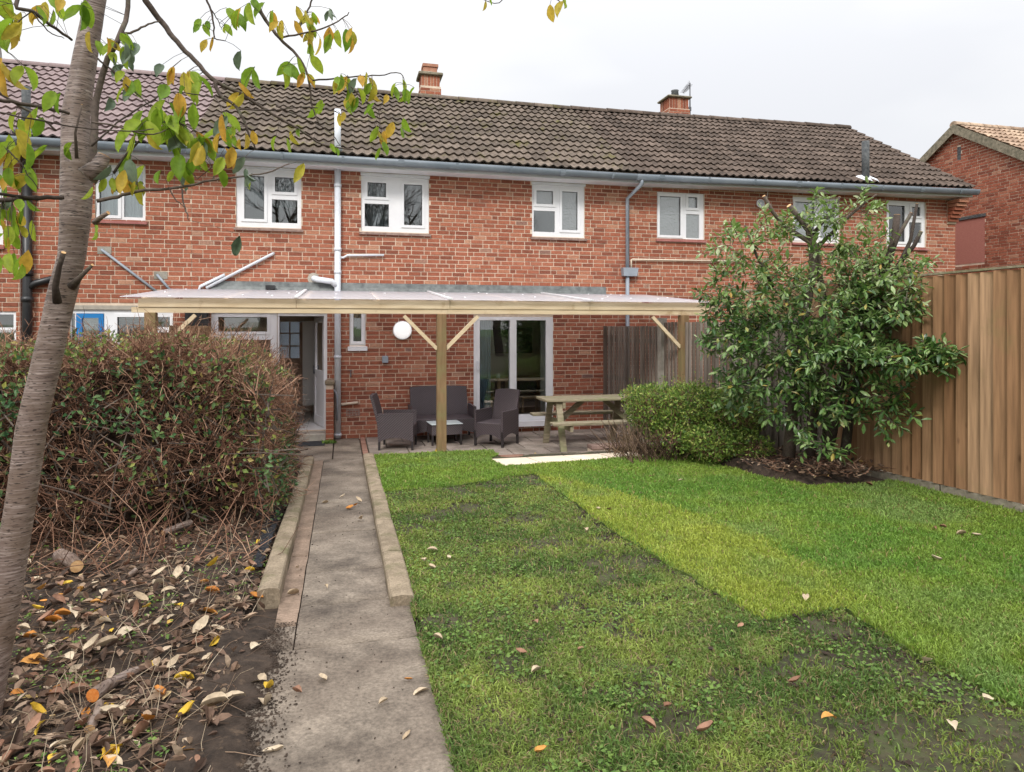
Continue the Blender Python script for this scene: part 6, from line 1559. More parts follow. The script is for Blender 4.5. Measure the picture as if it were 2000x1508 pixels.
D = unit(Ob * .75 + rvec(n) * .72 + np.array([[0, 0, .18]])); L = (.14 + .26 * rng.random(n) ** 1.6)[:, None]
a0, a1, a2 = shoots(B, D, L, .13); T0.append(a0); T1.append(a1); T2.append(a2); R0.append(np.full(n, .0046)); R2.append(np.full(n, .0022))
for q, base in ((.45, a1), (.8, a1 * .4 + a2 * .6), (1.0, a2)):        # side shoots grow from the parent twigs
    d = unit(D + rvec(n) * .95); l = (.04 + .10 * rng.random(n))[:, None]
    b0, b1, b2 = shoots(base, d, l, .12); T0.append(b0); T1.append(b1); T2.append(b2); R0.append(np.full(n, .0026)); R2.append(np.full(n, .0014))
P, O = hedge_pt(4500, .16); n = len(P); d = unit(O * .4 + rvec(n)); l = rng.uniform(.06, .22, n)[:, None]
b0, b1, b2 = shoots(P - d * l * .5, d, l, .12); T0.append(b0); T1.append(b1); T2.append(b2); R0.append(np.full(n, .0034)); R2.append(np.full(n, .0018))
V, Fa = twig_cloud(np.concatenate(T0), np.concatenate(T1), np.concatenate(T2), np.concatenate(R0), np.concatenate(R2))
o = link('twigs', np_mesh('twigs', V, Fa, M['twig']), hg); o['kind'] = 'stuff'
P, O = hedge_pt(1500, .16); n = len(P); P = P[P[:, 2] < 1.5]; n = len(P)
D = unit(rvec(n) * .8 + np.array([[0, -.3, .5]])); L = rng.uniform(.25, .7, n)[:, None]
V, Fa = twig_cloud(P - D * L * .5, P + rvec(n) * L * .08, P + D * L * .5, .007, .003); o = link('stems', np_mesh('stems', V, Fa, M['branch']), hg); o['kind'] = 'stuff'
P, O = hedge_pt(15000, .06)
dens = np.clip((fnoise(P[:, 0] + P[:, 1], P[:, 2], 2.2, 9) - .40) * 4, 0, 1) * .55 + .10
px_ = 1000 + F * (P[:, 0] * CY - P[:, 1] * SY) / (P[:, 0] * SY + P[:, 1] * CY)
dens += np.clip((P[:, 2] - 1.35) * 1.4, 0, .4) + np.where((P[:, 0] < -2.2) & (P[:, 2] > .9), .4, 0) + np.where(P[:, 2] > 1.35, .18, 0) + np.where((P[:, 0] > -.85) & (P[:, 2] < .9), .25, 0)
keep = rng.random(len(P)) < dens * .72; P, O = P[keep], O[keep]; n = len(P)
D = unit(O * .4 + rvec(n) + np.array([[0, 0, -.1]]))
V, Fa = leaf_cloud(P + O * .03, D, O + .6 * rvec(n), rng.uniform(.026, .064, n), .6)
o = link('leaves', np_mesh('leaves', V, Fa, M['hedge_leaf']), hg); o['kind'] = 'stuff'
P, O = hedge_pt(16000, .05); c_ = np.stack([to_px(p)[:2] for p in P])
k1 = np.exp(-(((c_[:, 0] - 225) / 130) ** 2 + ((c_[:, 1] - 800) / 75) ** 2)) * .75 + np.exp(-(((c_[:, 0] - 30) / 60) ** 2 + ((c_[:, 1] - 820) / 110) ** 2)) * .7 + np.exp(-(((c_[:, 0] - 545) / 40) ** 2 + ((c_[:, 1] - 930) / 70) ** 2)) * .5
keep = (rng.random(len(P)) < k1 * np.clip((fnoise(P[:, 0] * 2, P[:, 2] * 2, 2.5, 3) - .25) * 3, 0, 1)); P, O = P[keep], O[keep]; n = len(P)
V, Fa = leaf_cloud(P + O * .05, unit(O * .5 + rvec(n)), O + .5 * rvec(n) + np.array([[0, 0, .4]]), rng.uniform(.035, .075, n), .55)
o = link('bramble_leaves', np_mesh('bramble_leaves', V, Fa, M['bramble']), hg); o['kind'] = 'stuff'
core = MB(); nx, nz = 40, 12                          # dark sheet coloured as the shade inside the hedge, closes see-through gaps
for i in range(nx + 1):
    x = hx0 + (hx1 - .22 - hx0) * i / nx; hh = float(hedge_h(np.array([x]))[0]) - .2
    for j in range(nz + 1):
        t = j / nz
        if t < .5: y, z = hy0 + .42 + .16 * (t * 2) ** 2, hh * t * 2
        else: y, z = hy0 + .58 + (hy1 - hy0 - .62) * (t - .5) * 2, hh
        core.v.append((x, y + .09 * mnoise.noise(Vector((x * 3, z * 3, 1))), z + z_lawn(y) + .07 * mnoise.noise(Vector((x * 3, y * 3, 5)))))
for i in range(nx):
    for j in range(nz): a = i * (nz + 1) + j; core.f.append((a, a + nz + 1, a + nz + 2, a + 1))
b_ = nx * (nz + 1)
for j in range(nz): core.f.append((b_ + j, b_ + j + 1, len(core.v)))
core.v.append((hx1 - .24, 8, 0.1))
obj('shade_core', core, pm('hedge_shade', (.016, .010, .007), (.055, .032, .02), scale=26, rough=1, bump=1, bscale=40), hg)
# brambles and sprawling stems in front of the hedge foot
P = []
for _ in range(420):
    x = random.uniform(-4.2, -.6); y = random.uniform(5.0, 6.1); P.append((x, y, bed_top(x, y)))
P = np.array(P); n = len(P); D = unit(rvec(n) + np.array([[.15, -.1, .45]])); L = rng.uniform(.15, .6, n)[:, None]
V, Fa = twig_cloud(P, P + D * L * .5 + rvec(n) * .05, P + D * L + rvec(n) * .1 - np.array([[0, 0, .05]]), .004, .0018)
tag(link('brambles', np_mesh('brambles', V, Fa, M['twig'])), 'tangled brown bramble stems at the foot of the hedge', 'brambles', kind='stuff')

# ------------------------------------------------------------------ right bed, shrub and small hedge
rb = [(x, y) for x, y in bed_edge] + [(5.92, bed_edge[-1][1]), (5.92, 9.2), (5.2, 9.3), (4.6, 9.5), (3.7, 9.4)]
mbd = MB(); cxy = (sum(p[0] for p in rb) / len(rb), sum(p[1] for p in rb) / len(rb)); rings = 14
for r in range(rings + 1):
    t = 1 - r / rings
    for x, y in rb:
        xx, yy = cxy[0] + (x - cxy[0]) * t, cxy[1] + (y - cxy[1]) * t
        mbd.v.append((xx, yy, z_lawn(yy) + .0 + .13 * min(1, (1 - t) * 2.2) + .04 * mnoise.noise(Vector((xx * 4, yy * 4, 3))) * (1 - t)))
k = len(rb)
for r in range(rings):
    for i in range(k): mbd.f.append((r * k + i, r * k + (i + 1) % k, (r + 1) * k + (i + 1) % k, (r + 1) * k + i))
obj('shrub_bed', mbd, M['soil'], None, True)['kind'] = 'structure'
X = rng.uniform(3.6, 5.9, 2600); Y = rng.uniform(5.8, 8.6, 2600); ok = in_poly(X, Y, rb); X, Y = X[ok], Y[ok]; n = len(X)
P = np.stack([X, Y, zl_np(Y) + .10 + rng.uniform(0, .07, n)], -1); D = rvec(n); D[:, 2] *= .3
V, Fa = leaf_cloud(P, D, np.tile([[0, 0, 1.]], (n, 1)) + .6 * rvec(n), rng.uniform(.03, .085, n), .45, True, rng.uniform(-.3, .9, n))
tag(link('shrub_litter', np_mesh('shrub_litter', V, Fa, M['litter'])), 'dead leaves covering the soil under the shrub', 'leaf litter', kind='stuff')
n = 350; i_ = rng.integers(0, len(P), n); D = rvec(n); D[:, 2] = np.abs(D[:, 2]) * .4
V, Fa = twig_cloud(P[i_], P[i_] + D * .1 + rvec(n) * .02, P[i_] + D * .22, .004, .002)
tag(link('shrub_twigs', np_mesh('shrub_twigs', V, Fa, M['twig'])), 'fallen twigs on the soil under the shrub', 'twigs', kind='stuff')

sh = empty('laurel_shrub', (5.2, 7.15, .3)); tag(sh, 'tall glossy leaved evergreen shrub with pruned limbs beside the brown fence', 'shrub')
def limb(parent, pts, radii, m='branch', name='branch', cut=True, n=9):
    P_ = [atD(px, py, d) for px, py, d in pts]
    o = obj(name, MB().tube(P_, radii, n), M[m], parent, True)
    if cut:
        d = (P_[-1] - P_[-2]).normalized(); obj('cut_end', MB().disc(P_[-1] + d * .0005, d, radii[-1] * .97, .003, n), M['cutwood'], o)
    return o
limb(sh, [(1540, 893, 8.05), (1548, 800, 8.1), (1560, 690, 8.1), (1575, 600, 8.15), (1590, 520, 8.2), (1580, 450, 8.2), (1560, 425, 8.2), (1541, 402, 8.15)], [.075, .066, .06, .052, .046, .04, .034, .03], name='trunk')
limb(sh, [(1582, 890, 8.2), (1590, 800, 8.25), (1600, 680, 8.3), (1610, 600, 8.3), (1592, 480, 8.2), (1530, 440, 8.1), (1510, 415, 8.05), (1492, 383, 8.0)], [.06, .055, .05, .044, .034, .024, .022, .02], name='trunk')
limb(sh, [(1612, 893, 7.9), (1632, 800, 7.9), (1660, 690, 7.9), (1700, 580, 7.85), (1735, 510, 7.8), (1748, 460, 7.8), (1752, 420, 7.8)], [.075, .068, .06, .054, .046, .04, .036], name='trunk')
limb(sh, [(1650, 888, 7.7), (1660, 800, 7.75), (1690, 680, 7.75), (1730, 570, 7.75), (1765, 500, 7.7), (1778, 470, 7.7), (1791, 398, 7.65)], [.055, .05, .044, .036, .028, .02, .015], name='trunk')
limb(sh, [(1735, 510, 7.8), (1755, 460, 7.75), (1780, 416, 7.7)], [.026, .022, .02])
limb(sh, [(1760, 510, 7.7), (1785, 480, 7.65), (1799, 452, 7.6)], [.026, .023, .021])
limb(sh, [(1510, 560, 8.0), (1478, 500, 7.9), (1455, 440, 7.9)], [.02, .016, .012], cut=False)
limb(sh, [(1600, 480, 8.2), (1650, 430, 8.1), (1690, 395, 8.0), (1712, 380, 8.0)], [.024, .018, .012, .008], cut=False)
limb(sh, [(1575, 470, 8.2), (1620, 420, 8.2), (1640, 385, 8.2)], [.022, .018, .015])
limb(sh, [(1660, 700, 7.9), (1740, 720, 7.3), (1800, 700, 6.9), (1838, 690, 6.75)], [.02, .014, .009, .005], cut=False)
limb(sh, [(1665, 650, 7.9), (1740, 640, 7.3), (1768, 600, 7.0), (1772, 570, 7.0)], [.016, .012, .008, .004], cut=False)
limb(sh, [(1660, 760, 7.9), (1720, 790, 7.3), (1750, 840, 7.1)], [.014, .01, .005], cut=False)
# crown: sprigs of leaves through its volume (pixel-sized lobes: x, y, depth, rx, ry in metres)
lobes_all = [(1445, 480, 7.9, .42, .30, .6), (1520, 440, 8.0, .42, .22, .55), (1585, 425, 8.1, .40, .24, .6), (1670, 410, 8.0, .36, .24, .55), (1600, 500, 8.0, .75, .42, 1.3), (1415, 640, 7.9, .30, .38, .8), (1405, 560, 7.9, .2, .3, .4), (1835, 700, 6.75, .14, .10, .4), (1810, 580, 7.2, .16, .12, .25), (1480, 560, 7.9, .55, .42, 2), (1690, 520, 7.9, .40, .42, 2), (1600, 600, 7.8, .72, .45, 3),
         (1450, 670, 7.9, .42, .45, 2), (1530, 700, 7.7, .50, .45, 3), (1640, 690, 7.4, .62, .32, 3), (1700, 630, 7.5, .35, .40, 2), (1770, 700, 6.95, .34, .13, 1), (1825, 690, 6.75, .12, .08, .4), (1768, 600, 7.0, .12, .30, .6), (1440, 760, 8.0, .32, .28, 1),
         (1560, 790, 7.8, .50, .32, 2), (1660, 770, 7.5, .35, .30, 1.2), (1740, 790, 7.1, .22, .30, 1), (1610, 870, 7.3, .26, .13, .7), (1545, 850, 7.6, .22, .2, .6), (1770, 520, 7.6, .25, .2, .6), (1500, 830, 7.9, .2, .2, .5), (1420, 600, 8.0, .2, .3, .6), (1760, 545, 7.5, .22, .12, .5)]
lobes = [l for l in lobes_all if (l[0], l[1]) not in ((1500, 830), (1545, 850))]
wts = np.array([l[5] * (.75 if l[1] > 760 else .85 if l[1] > 640 else 1.0) for l in lobes]); wts /= wts.sum()
NS = 1200; SP, SD_, SL = [], [], []
for _ in range(NS):
    l = lobes[rng.choice(len(lobes), p=wts)]
    c = np.array(atD(l[0], l[1], l[2])); v = rng.normal(size=3); v /= np.linalg.norm(v); rr = rng.random() ** .45
    p = c + v * rr * np.array([l[3], min(l[3], .6), l[4]])
    SP.append(p); dv_ = v * np.array([1, 1, .6]) + np.array([0, -.25, .15]) + rng.normal(size=3) * .35; SD_.append(dv_ / np.linalg.norm(dv_)); SL.append(l)
SP = np.array(SP); SD_ = np.array(SD_)
SP[:, 0] = np.where((SP[:, 0] > 5.86) & (SP[:, 2] < 2.5), 5.86 - rng.random(NS) * .25, SP[:, 0])
P0 = SP - SD_ * .13; P2 = SP + SD_ * .13
V, Fa = twig_cloud(P0, SP + rvec(NS) * .012, P2, .0045, .002); o = link('twigs', np_mesh('twigs', V, Fa, M['branch']), sh); o['kind'] = 'stuff'
LP, LD, LN, LL_ = [], [], [], []
for i in range(NS):
    k = rng.integers(6, 11)
    for q in range(k):
        t = -.4 + 1.4 * q / k; a = q * 2.4 + rng.random()
        s_ = np.cross(SD_[i], [0, 0, 1.]); s_ /= max(np.linalg.norm(s_), 1e-3); u_ = np.cross(s_, SD_[i])
        side = s_ * math.cos(a) + u_ * math.sin(a)
        LP.append(SP[i] + SD_[i] * .13 * t); d_ = SD_[i] * .6 + side * .85 + np.array([0, 0, -.18]); LD.append(d_); LN.append(u_ * .8 + np.array([0, -.25, .7]) + rng.normal(size=3) * .3); LL_.append(rng.uniform(.06, .125))
LP, LD, LN, LL_ = map(np.array, (LP, LD, LN, LL_)); LD = unit(LD); LN = unit(LN)
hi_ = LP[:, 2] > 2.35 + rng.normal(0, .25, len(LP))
dist = np.linalg.norm(LP - np.array([0, 0, H]), axis=1); order = np.argsort(dist); first = order[:300]; rest = order[300:]
lm = [leaf_mesh('leaf', M['laurel'], a, c, f) for a, c, f in ((.36, -.35, .15), (.42, -.2, .25), (.34, .15, .2))]
def put_leaf(parent, me, p, d, nn, L, name='leaf'):
    d = Vector(d).normalized(); s_ = d.cross(Vector(nn)); s_ = s_.normalized() if s_.length > 1e-4 else d.orthogonal().normalized(); u_ = s_.cross(d)
    R = Matrix((s_, d, u_)).transposed().to_4x4()
    o = bpy.data.objects.new(name, me); col.objects.link(o); o.parent = parent
    if parent.name in BASE: o.matrix_parent_inverse = Matrix.Translation(-BASE[parent.name])
    o.matrix_basis = Matrix.Translation(Vector(p)) @ R @ Matrix.Diagonal((L, L, L, 1))
    return o
for i in first: put_leaf(sh, lm[i % 3], LP[i], LD[i], LN[i], LL_[i])
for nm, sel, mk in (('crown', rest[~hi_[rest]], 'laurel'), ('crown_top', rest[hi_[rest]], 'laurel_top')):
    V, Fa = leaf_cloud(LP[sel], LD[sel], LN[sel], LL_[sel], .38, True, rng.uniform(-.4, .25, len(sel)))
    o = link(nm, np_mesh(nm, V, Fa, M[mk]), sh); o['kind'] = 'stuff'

pv = empty('privet_bush', (4.3, 8.2, .2)); tag(pv, 'low rounded light green privet bush at the end of the patio', 'bush')
def ell(n, c, r, shell=.35):
    v = rvec(n); rr = 1 - np.abs(rng.normal(0, shell, n)) * .5 + .55 * (fnoise(v[:, 0] * 2 + c[0], v[:, 2] * 2 + v[:, 1], 2.2, 12) - .5)
    return c + v * rr[:, None] * r, v
Ps, Os = [], []
for (px, py, d, rx, rz, k) in ((1280, 800, 9.4, .42, .36, 4200), (1350, 805, 9.2, .52, .40, 6200), (1420, 810, 9.0, .48, .38, 5000), (1390, 865, 8.7, .40, .24, 4200), (1310, 855, 9.0, .34, .22, 1600), (1455, 870, 8.6, .28, .2, 1200), (1245, 775, 9.6, .2, .15, 500)):
    p, o_ = ell(k, np.array(atD(px, py, d)), np.array([rx, .45, rz])); Ps.append(p); Os.append(o_)
P = np.concatenate(Ps); O = np.concatenate(Os)
dens = np.clip((fnoise(P[:, 0] * 1.5 + P[:, 1], P[:, 2] * 1.5, 3.2, 6) - .16) * 4, .2, 1) * np.clip((P[:, 2] - zl_np(P[:, 1])) * 2.4 + (P[:, 0] - 4.1) * 1.5, .15, 1); keep = rng.random(len(P)) < dens; P, O = P[keep], O[keep]; n = len(P)
V, Fa = leaf_cloud(P, unit(O * .6 + rvec(n) * .9 + np.array([[0, 0, .3]])), O + .6 * rvec(n), rng.uniform(.026, .056, n), .5)
o = link('leaves', np_mesh('leaves', V, Fa, M['privet']), pv); o['kind'] = 'stuff'
n = 2600; i_ = rng.integers(0, len(P), n); D = unit(O[i_] * .5 + rvec(n) * .8 + np.array([[0, 0, .5]])); L = rng.uniform(.08, .3, n)[:, None]; B = P[i_] - O[i_] * .08
V, Fa = twig_cloud(B - D * L * .5, B + rvec(n) * .02, B + D * L * .5, .0035, .0018); o = link('twigs', np_mesh('twigs', V, Fa, M['twig']), pv); o['kind'] = 'stuff'
n = 330; i_ = rng.integers(0, len(P), n); i_ = i_[P[i_, 2] > .75]; n = len(i_); D = unit(O[i_] * .5 + rvec(n) * .35 + np.array([[0, 0, .7]])); L = rng.uniform(.08, .24, n)[:, None]; B = P[i_]
V, Fa = twig_cloud(B, B + D * L * .5 + rvec(n) * .01, B + D * L, .003, .0015); o = link('shoots', np_mesh('shoots', V, Fa, M['twig']), pv); o['kind'] = 'stuff'
k = 8; tt = np.tile(np.linspace(.2, 1, k), n)[:, None]; Bq = np.repeat(B, k, 0) + np.repeat(D * L, k, 0) * tt; Dq = unit(np.repeat(D, k, 0) * .6 + rvec(n * k))
V, Fa = leaf_cloud(Bq, Dq, rvec(n * k) + np.array([[0, -.4, .8]]), rng.uniform(.02, .042, n * k), .5); o = link('shoot_leaves', np_mesh('shoot_leaves', V, Fa, M['privet']), pv); o['kind'] = 'stuff'
n = 200; b0 = np.stack([rng.uniform(3.55, 4.3, n), rng.uniform(8.0, 8.9, n), np.full(n, .2)], -1); D = unit(rvec(n) * .6 + np.array([[-.15, -.15, .8]]))
V, Fa = twig_cloud(b0, b0 + D * .22 + rvec(n) * .03, b0 + D * .5 + rvec(n) * .06, .006, .003); o = link('stems', np_mesh('stems', V, Fa, M['litter_twig']), pv); o['kind'] = 'stuff'

# tufts of weed at the wall foot
for px, py, lab in ((643, 866, 'green weed tuft at the foot of the brick pier'), (690, 853, 'green weed tuft at the wall foot behind the left armchair')):
    v = gp(px, py, z_patio, .015); n = 130; Pw = np.tile(np.array([[v.x, v.y, v.z]]), (n, 1)) + rng.normal(0, 1, (n, 3)) * np.array([[.06, .04, .0]]); D = unit(rvec(n) * .7 + np.array([[0, -.1, .8]]))
    V, Fa = leaf_cloud(Pw, D, rvec(n) + np.array([[0, -1., .4]]), rng.uniform(.03, .09, n), .28); tag(link('weed_tuft', np_mesh('weed_tuft', V, Fa, M['weed'])), lab, 'weed')

# ------------------------------------------------------------------ cherry tree in front
TD = 2.75
tree = empty('cherry_tree', atD(-45, 1470, TD)); tag(tree, 'slender leaning cherry tree with banded bark and autumn leaves in the foreground', 'tree')
axis = [(-52, 1500, 78), (-30, 1385, 74), (5, 1200, 70), (38, 1000, 68), (62, 830, 68), (102, 660, 64), (122, 570, 66), (140, 500, 62), (148, 420, 68), (150, 340, 72), (148, 230, 62), (160, 150, 56), (172, 80, 52), (186, 0, 49), (205, -120, 45), (222, -300, 38), (240, -520, 28)]
rad = []; ctr = []
for i in range(len(axis) - 1):
    for k in range(5):
        t = k / 5; a, b = axis[i], axis[i + 1]
        px, py, w_ = (a[j] * (1 - t) + b[j] * t for j in range(3))
        ctr.append(atD(px, py, TD + .0002 * (1508 - py))); rad.append(.78 * w_ / 2 * (TD + .0002 * (1508 - py)) / F)
tr = MB(); NSD = 22
for i, (c, r) in enumerate(zip(ctr, rad)):
    for k in range(NSD):
        a = 2 * PI * k / NSD; dv_ = Vector((math.cos(a), math.sin(a), 0))
        f = 1 + .05 * mnoise.noise(Vector((dv_.x * 1.2, dv_.y * 1.2, c.z * 5))) + .018 * mnoise.noise(Vector((dv_.x * 3, dv_.y * 3, c.z * 30)))
        tr.v.append(tuple(c + dv_ * r * f))
for i in range(len(ctr) - 1):
    for k in range(NSD): k2 = (k + 1) % NSD; tr.f.append((i * NSD + k, i * NSD + k2, (i + 1) * NSD + k2, (i + 1) * NSD + k))
trunk = obj('trunk', tr, M['bark'], tree, True)
def tl(px, py, dd=0.0): return atD(px, py, TD + dd)
# pruned stubs and the scar under them
def stub(pts, rr, m='branch'):
    P_ = [tl(*p) for p in pts]; o = obj('stub', MB().tube(P_, rr, 10), M[m], tree, True)
    d = (P_[-1] - P_[-2]).normalized(); obj('cut_end', MB().disc(P_[-1] + d * .0005, d, rr[-1] * .96, .002, 10), M['cutwood'], o)
stub([(112, 590, -.04), (108, 560, -.08), (116, 520, -.11), (124, 494, -.13)], [.017, .012, .0095, .009])
stub([(140, 560, -.04), (158, 540, -.06), (180, 518, -.08)], [.018, .009, .006])
stub([(170, 345, 0), (192, 325, .02), (203, 305, .03)], [.042, .032, .026], 'bark')
stub([(185, 435, 0), (198, 424, -.02), (211, 416, -.03)], [.012, .009, .008], 'bark')
stub([(150, 310, -.07), (147, 260, -.09), (160, 205, -.10)], [.007, .0045, .003])
br_data = [  # (points px,py,depth offset), start radius, end radius
    ([(178, 330, 0), (184, 260, .05), (188, 200, .1), (205, 130, .12), (235, 68, .15), (248, 30, .2), (252, -40, .2)], .016, .009),
    ([(235, 68, .15), (262, 62, .18), (290, 47, .2), (312, 42, .22)], .006, .003),
    ([(190, 392, 0), (230, 384, .02), (270, 373, .04), (340, 367, .08), (415, 352, .1), (470, 345, .12), (520, 338, .15), (565, 320, .2)], .008, .0025),
    ([(355, 367, .08), (358, 395, .08), (365, 418, .06), (368, 430, .05)], .004, .002), ([(330, 368, .07), (345, 392, .07), (362, 405, .06)], .003, .0015),
    ([(415, 352, .1), (420, 325, .1), (385, 350, .1)], .003, .0015),
    ([(215, -160, .1), (262, -50, .25), (285, 2, .3), (318, 45, .35), (345, 82, .35), (380, 118, .35), (420, 158, .35), (470, 183, .4), (520, 215, .45), (580, 250, .5), (630, 282, .55), (690, 292, .6)], .016, .003),
    ([(420, 158, .35), (430, 185, .33), (462, 210, .3), (478, 240, .3), (490, 270, .3), (500, 292, .32)], .009, .003),
    ([(462, 212, .3), (520, 216, .35), (580, 210, .4), (640, 214, .45), (690, 232, .5), (730, 238, .5)], .004, .0015),
    ([(540, 208, .4), (590, 230, .45), (640, 255, .5), (665, 285, .5)], .004, .0015),
    ([(230, -330, .1), (420, -130, .35), (495, -2, .45), (520, 40, .45), (545, 74, .45), (580, 108, .45), (598, 140, .45), (606, 175, .45), (610, 210, .45), (622, 240, .45)], .012, .0025),
    ([(545, 74, .45), (590, 66, .4), (640, 52, .4), (675, 32, .4), (682, 24, .4)], .005, .002), ([(582, 62, .42), (592, 35, .45), (608, 5, .5), (615, -25, .5)], .005, .004),
    ([(604, 158, .45), (650, 154, .42), (690, 150, .4), (740, 147, .4), (782, 143, .4), (790, 165, .4)], .0045, .0018),
    ([(682, 165, .4), (705, 190, .4), (740, 215, .4)], .003, .0012),
    ([(420, -120, .3), (400, -20, .3), (412, 20, .3), (418, 55, .3), (420, 75, .3), (440, 80, .3)], .006, .002), ([(412, 18, .3), (425, 40, .32), (432, 58, .32)], .003, .0012),
    ([(60, -60, -.2), (30, 10, -.3), (62, 22, -.25), (100, 50, -.15), (140, 78, -.02)], .008, .005), ([(62, 22, -.25), (95, 60, -.2), (125, 75, -.1)], .003, .0015),
    ([(-30, 160, -.1), (20, 195, -.05), (70, 225, 0), (110, 255, .04)], .006, .004), ([(-20, 192, -.2), (40, 202, -.15), (115, 216, -.06), (135, 222, -.02)], .008, .006),
    ([(-20, 215, -.2), (60, 232, -.2), (150, 249, -.13), (250, 256, -.1), (300, 252, -.05)], .0035, .002),
    ([(-30, 395, -.1), (40, 388, -.08), (80, 386, -.06), (125, 386, -.02)], .010, .008), ([(-20, 375, -.2), (40, 385, -.1), (80, 388, -.06)], .006, .006),
    ([(192, 115, .1), (222, 140, .1), (245, 165, .1), (275, 190, .1), (300, 215, .12)], .004, .002), ([(180, 285, 0), (230, 240, .05), (290, 200, .1), (340, 180, .15), (420, 190, .2)], .004, .002),
    ([(0, 90, -.3), (12, 70, -.3), (38, 40, -.28), (62, 22, -.25)], .003, .002), ([(15, 292, -.15), (50, 330, -.15), (75, 370, -.12)], .003, .0015), ([(180, 238, 0), (230, 248, -.02), (300, 262, .0), (350, 240, .05)], .004, .002),
    ([(222, 338, .1), (250, 300, .12), (300, 250, .15), (360, 225, .2)], .006, .003), ([(1010, -40, .6), (975, 5, .6), (940, -2, .6)], .003, .0015), ([(1090, -60, .7), (1080, -10, .7), (1100, 5, .7)], .004, .002),
]
BPT = []
for pts, r0, r1 in br_data:
    Pp = [tl(*p) for p in pts]; fine = []
    for i in range(len(Pp) - 1):
        for k in range(4):
            t = k / 4; a = Pp[max(i - 1, 0)]; b = Pp[i]; c = Pp[i + 1]; d = Pp[min(i + 2, len(Pp) - 1)]
            q = .5 * ((2 * b) + (c - a) * t + (2 * a - 5 * b + 4 * c - d) * t * t + (3 * b - a - 3 * c + d) * t ** 3)
            fine.append(q + Vector((random.gauss(0, .0015), random.gauss(0, .0015), random.gauss(0, .0015))))
    fine.append(Pp[-1]); nf = len(fine)
    obj('branch', MB().tube(fine, [r0 + (r1 - r0) * i / (nf - 1) for i in range(nf)], 8), M['branch'], tree, True)
    BPT += fine
LM = {k: [leaf_mesh('leaf', M[k], a, c, f, .15) for a, c, f in ((.46, -.3, .12), (.42, .3, .2), (.50, -.1, .3))] for k in ('leaf_green', 'leaf_yellow', 'leaf_dull')}
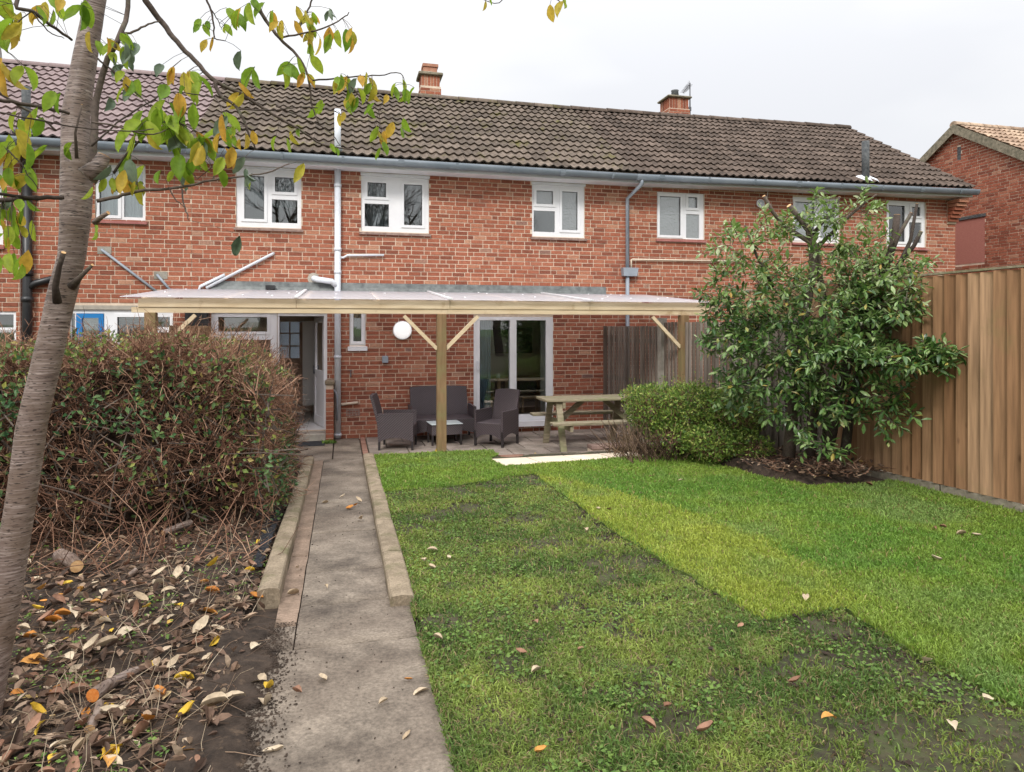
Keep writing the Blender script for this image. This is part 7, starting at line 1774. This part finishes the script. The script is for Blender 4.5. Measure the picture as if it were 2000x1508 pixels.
clus = [  # px, py, spread px, depth off, count, length m, (green, yellow, dull)
    (220, 80, 26, .12, 9, .075, (.5, .45, .05)), (255, 105, 18, .13, 4, .07, (.1, 0, .9)), (232, 130, 14, .12, 5, .07, (.1, .0, .9)), (240, 165, 25, .12, 6, .08, (.55, .3, .15)),
    (345, 145, 22, .3, 4, .08, (.3, .5, .2)), (385, 165, 24, .32, 7, .09, (.5, .4, .1)), (335, 215, 40, .12, 10, .095, (.75, .1, .15)), (300, 250, 36, .08, 9, .095, (.7, .1, .2)), (360, 255, 42, .1, 15, .10, (.72, .12, .16)), (400, 285, 38, .12, 12, .095, (.55, .25, .2)), (430, 300, 26, .14, 8, .08, (.4, .5, .1)), (365, 315, 20, .1, 3, .10, (.8, .1, .1)),
    (250, 330, 26, .08, 6, .11, (.5, .2, .3)), (225, 360, 22, .06, 6, .07, (.4, .5, .1)), (280, 370, 22, .05, 4, .06, (.4, .6, 0)), (160, 20, 12, .1, 3, .09, (.9, .1, 0)), (120, 15, 18, 0, 4, .075, (.8, .2, 0)), (90, 20, 16, -.15, 4, .07, (.5, .5, 0)),
    (15, 30, 28, -.3, 9, .10, (.35, .65, 0)), (45, 75, 18, -.28, 3, .09, (.4, .6, 0)), (8, 125, 12, -.28, 3, .10, (.2, .8, 0)), (48, 145, 10, -.25, 2, .11, (.9, .1, 0)), (95, 200, 14, -.15, 2, .08, (1, 0, 0)), (60, 235, 22, -.15, 5, .075, (.9, .1, 0)), (25, 285, 30, -.15, 7, .085, (.5, .5, 0)), (65, 330, 16, -.12, 3, .095, (.9, .1, 0)), (85, 300, 20, -.1, 2, .07, (.9, .1, 0)), (20, 345, 25, -.1, 6, .06, (.6, .3, .1)),
    (30, 420, 28, -.1, 10, .075, (.65, .3, .05)), (20, 460, 24, -.1, 7, .07, (.55, .4, .05)), (45, 400, 18, -.1, 4, .07, (.5, .2, .3)), (20, 505, 18, -.1, 4, .08, (.6, .3, .1)), (60, 510, 10, -.1, 2, .08, (.5, .3, .2)),
    (455, 30, 22, .3, 5, .085, (.9, .1, 0)), (490, 15, 12, .35, 3, .085, (.9, .1, 0)), (405, 55, 18, .3, 5, .055, (.8, .2, 0)), (410, 90, 10, .3, 2, .055, (.2, .8, 0)), (435, 60, 8, .3, 2, .05, (.7, .3, 0)),
    (470, 110, 12, .35, 1, .08, (0, 0, 1)), (495, 145, 8, .36, 2, .10, (1, 0, 0)), (465, 185, 14, .35, 3, .085, (.2, .8, 0)), (560, 45, 22, .42, 6, .065, (.5, .5, 0)), (600, 40, 24, .42, 8, .065, (.3, .7, 0)), (605, 95, 18, .42, 6, .085, (.3, .7, 0)), (565, 140, 16, .44, 5, .085, (.7, .3, 0)), (590, 155, 12, .44, 3, .07, (.3, .7, 0)),
    (655, 65, 16, .4, 5, .09, (.8, .2, 0)), (688, 65, 12, .4, 3, .075, (.2, .6, .2)), (635, 30, 14, .4, 4, .05, (.6, .1, .3)), (675, 155, 16, .4, 6, .075, (.5, .4, .1)), (705, 160, 18, .4, 7, .075, (.3, .7, 0)), (730, 180, 14, .4, 4, .075, (.3, .6, .1)), (690, 205, 14, .4, 4, .07, (.7, .2, .1)), (725, 215, 10, .4, 2, .065, (.9, .1, 0)), (790, 178, 16, .4, 8, .065, (.85, .15, 0)), (765, 260, 20, .42, 7, .075, (.4, .6, 0)), (745, 300, 8, .45, 1, .06, (1, 0, 0)), (662, 230, 8, .45, 2, .055, (.2, .8, 0)), (632, 215, 10, .45, 3, .06, (.7, .3, 0)),
    (455, 265, 18, .3, 5, .055, (.4, .6, 0)), (480, 270, 8, .3, 2, .065, (.7, .3, 0)), (560, 275, 14, .48, 4, .06, (.7, .3, 0)), (590, 330, 6, .3, 1, .11, (.9, .1, 0)), (655, 295, 8, .5, 2, .06, (.6, .4, 0)), (487, 355, 10, .12, 5, .05, (.1, 0, .9)), (468, 470, 4, .05, 1, .085, (0, 0, 1)), (1072, 22, 4, .7, 1, .07, (0, 1, 0)), (1100, 12, 5, .7, 2, .07, (.7, .3, 0)), (955, 3, 10, .6, 2, .05, (.5, .5, 0)), (185, 445, 8, .0, 1, .08, (1, 0, 0)), (135, 290, 12, -.1, 2, .06, (.8, .2, 0)), (350, 345, 14, .1, 2, .07, (.3, .7, 0)),
]
stalks = MB(); NL = 0
for px, py, s_, dd, n, L, w3 in clus:
    for _ in range(n):
        if NL >= 345: break
        p = tl(px + random.gauss(0, s_ * .75), py - 12 + random.gauss(0, s_ * .6), dd + random.gauss(0, .05))
        kind = random.choices(('leaf_green', 'leaf_yellow', 'leaf_dull'), w3)[0]
        d = Vector((random.gauss(0, .38), random.gauss(0, .35), -1 + random.random() * .35)); az = random.gauss(0, .9)
        nn_ = Vector((math.sin(az), -math.cos(az), random.gauss(.15, .25)))
        put_leaf(tree, random.choice(LM[kind]), p, d, nn_, L * random.uniform(.9, 1.3)); NL += 1
        q = min(BPT, key=lambda b: (b - p).length_squared)
        if (q - p).length < .22: stalks.tube([p, p.lerp(q, .5) + Vector((0, 0, .006)), q], .0011, 4, False)
obj('leaf_stalks', stalks, M['branch'], tree)['kind'] = 'stuff'

# ------------------------------------------------------------------ bare trees behind the camera (mirrored in the upper panes)
def bare_tree(x, y, h, label, seed):
    r = random.Random(seed); mb = MB()
    def grow(p, d, L, rad_, depth):
        q = p + d * L * .5 + Vector((r.gauss(0, .04), r.gauss(0, .04), 0)) * L; e = p + d * L + Vector((r.gauss(0, .06), r.gauss(0, .06), 0)) * L
        mb.tube([p, q, e], [rad_, rad_ * .85, rad_ * .68], 5 if depth < 3 else 3, False)
        if depth >= 7: return
        for _ in range(3 if depth < 5 else 2):
            nd = (d + Vector((r.gauss(0, .5), r.gauss(0, .5), r.gauss(.12, .28)))).normalized(); grow(e if r.random() < .7 else q, nd, L * r.uniform(.62, .85), rad_ * .62, depth + 1)
    z = garden_z(x, y); e_ = empty('bare_tree', (x, y, z)); tag(e_, label, 'tree', 'bare trees behind the viewer')
    grow(Vector((x, y, z)), Vector((0, 0, 1)), h * .24, h * .02, 0); obj('trunk', mb, M['branch'], e_)
bare_tree(1.5, -7, 13, 'bare winter tree mirrored in the small upper window', 3)
bare_tree(-3.5, -8.5, 12.5, 'bare winter tree mirrored in the wider upper window', 8)
bare_tree(7.5, -8, 12, 'bare winter tree mirrored in the window near the downpipe', 5)
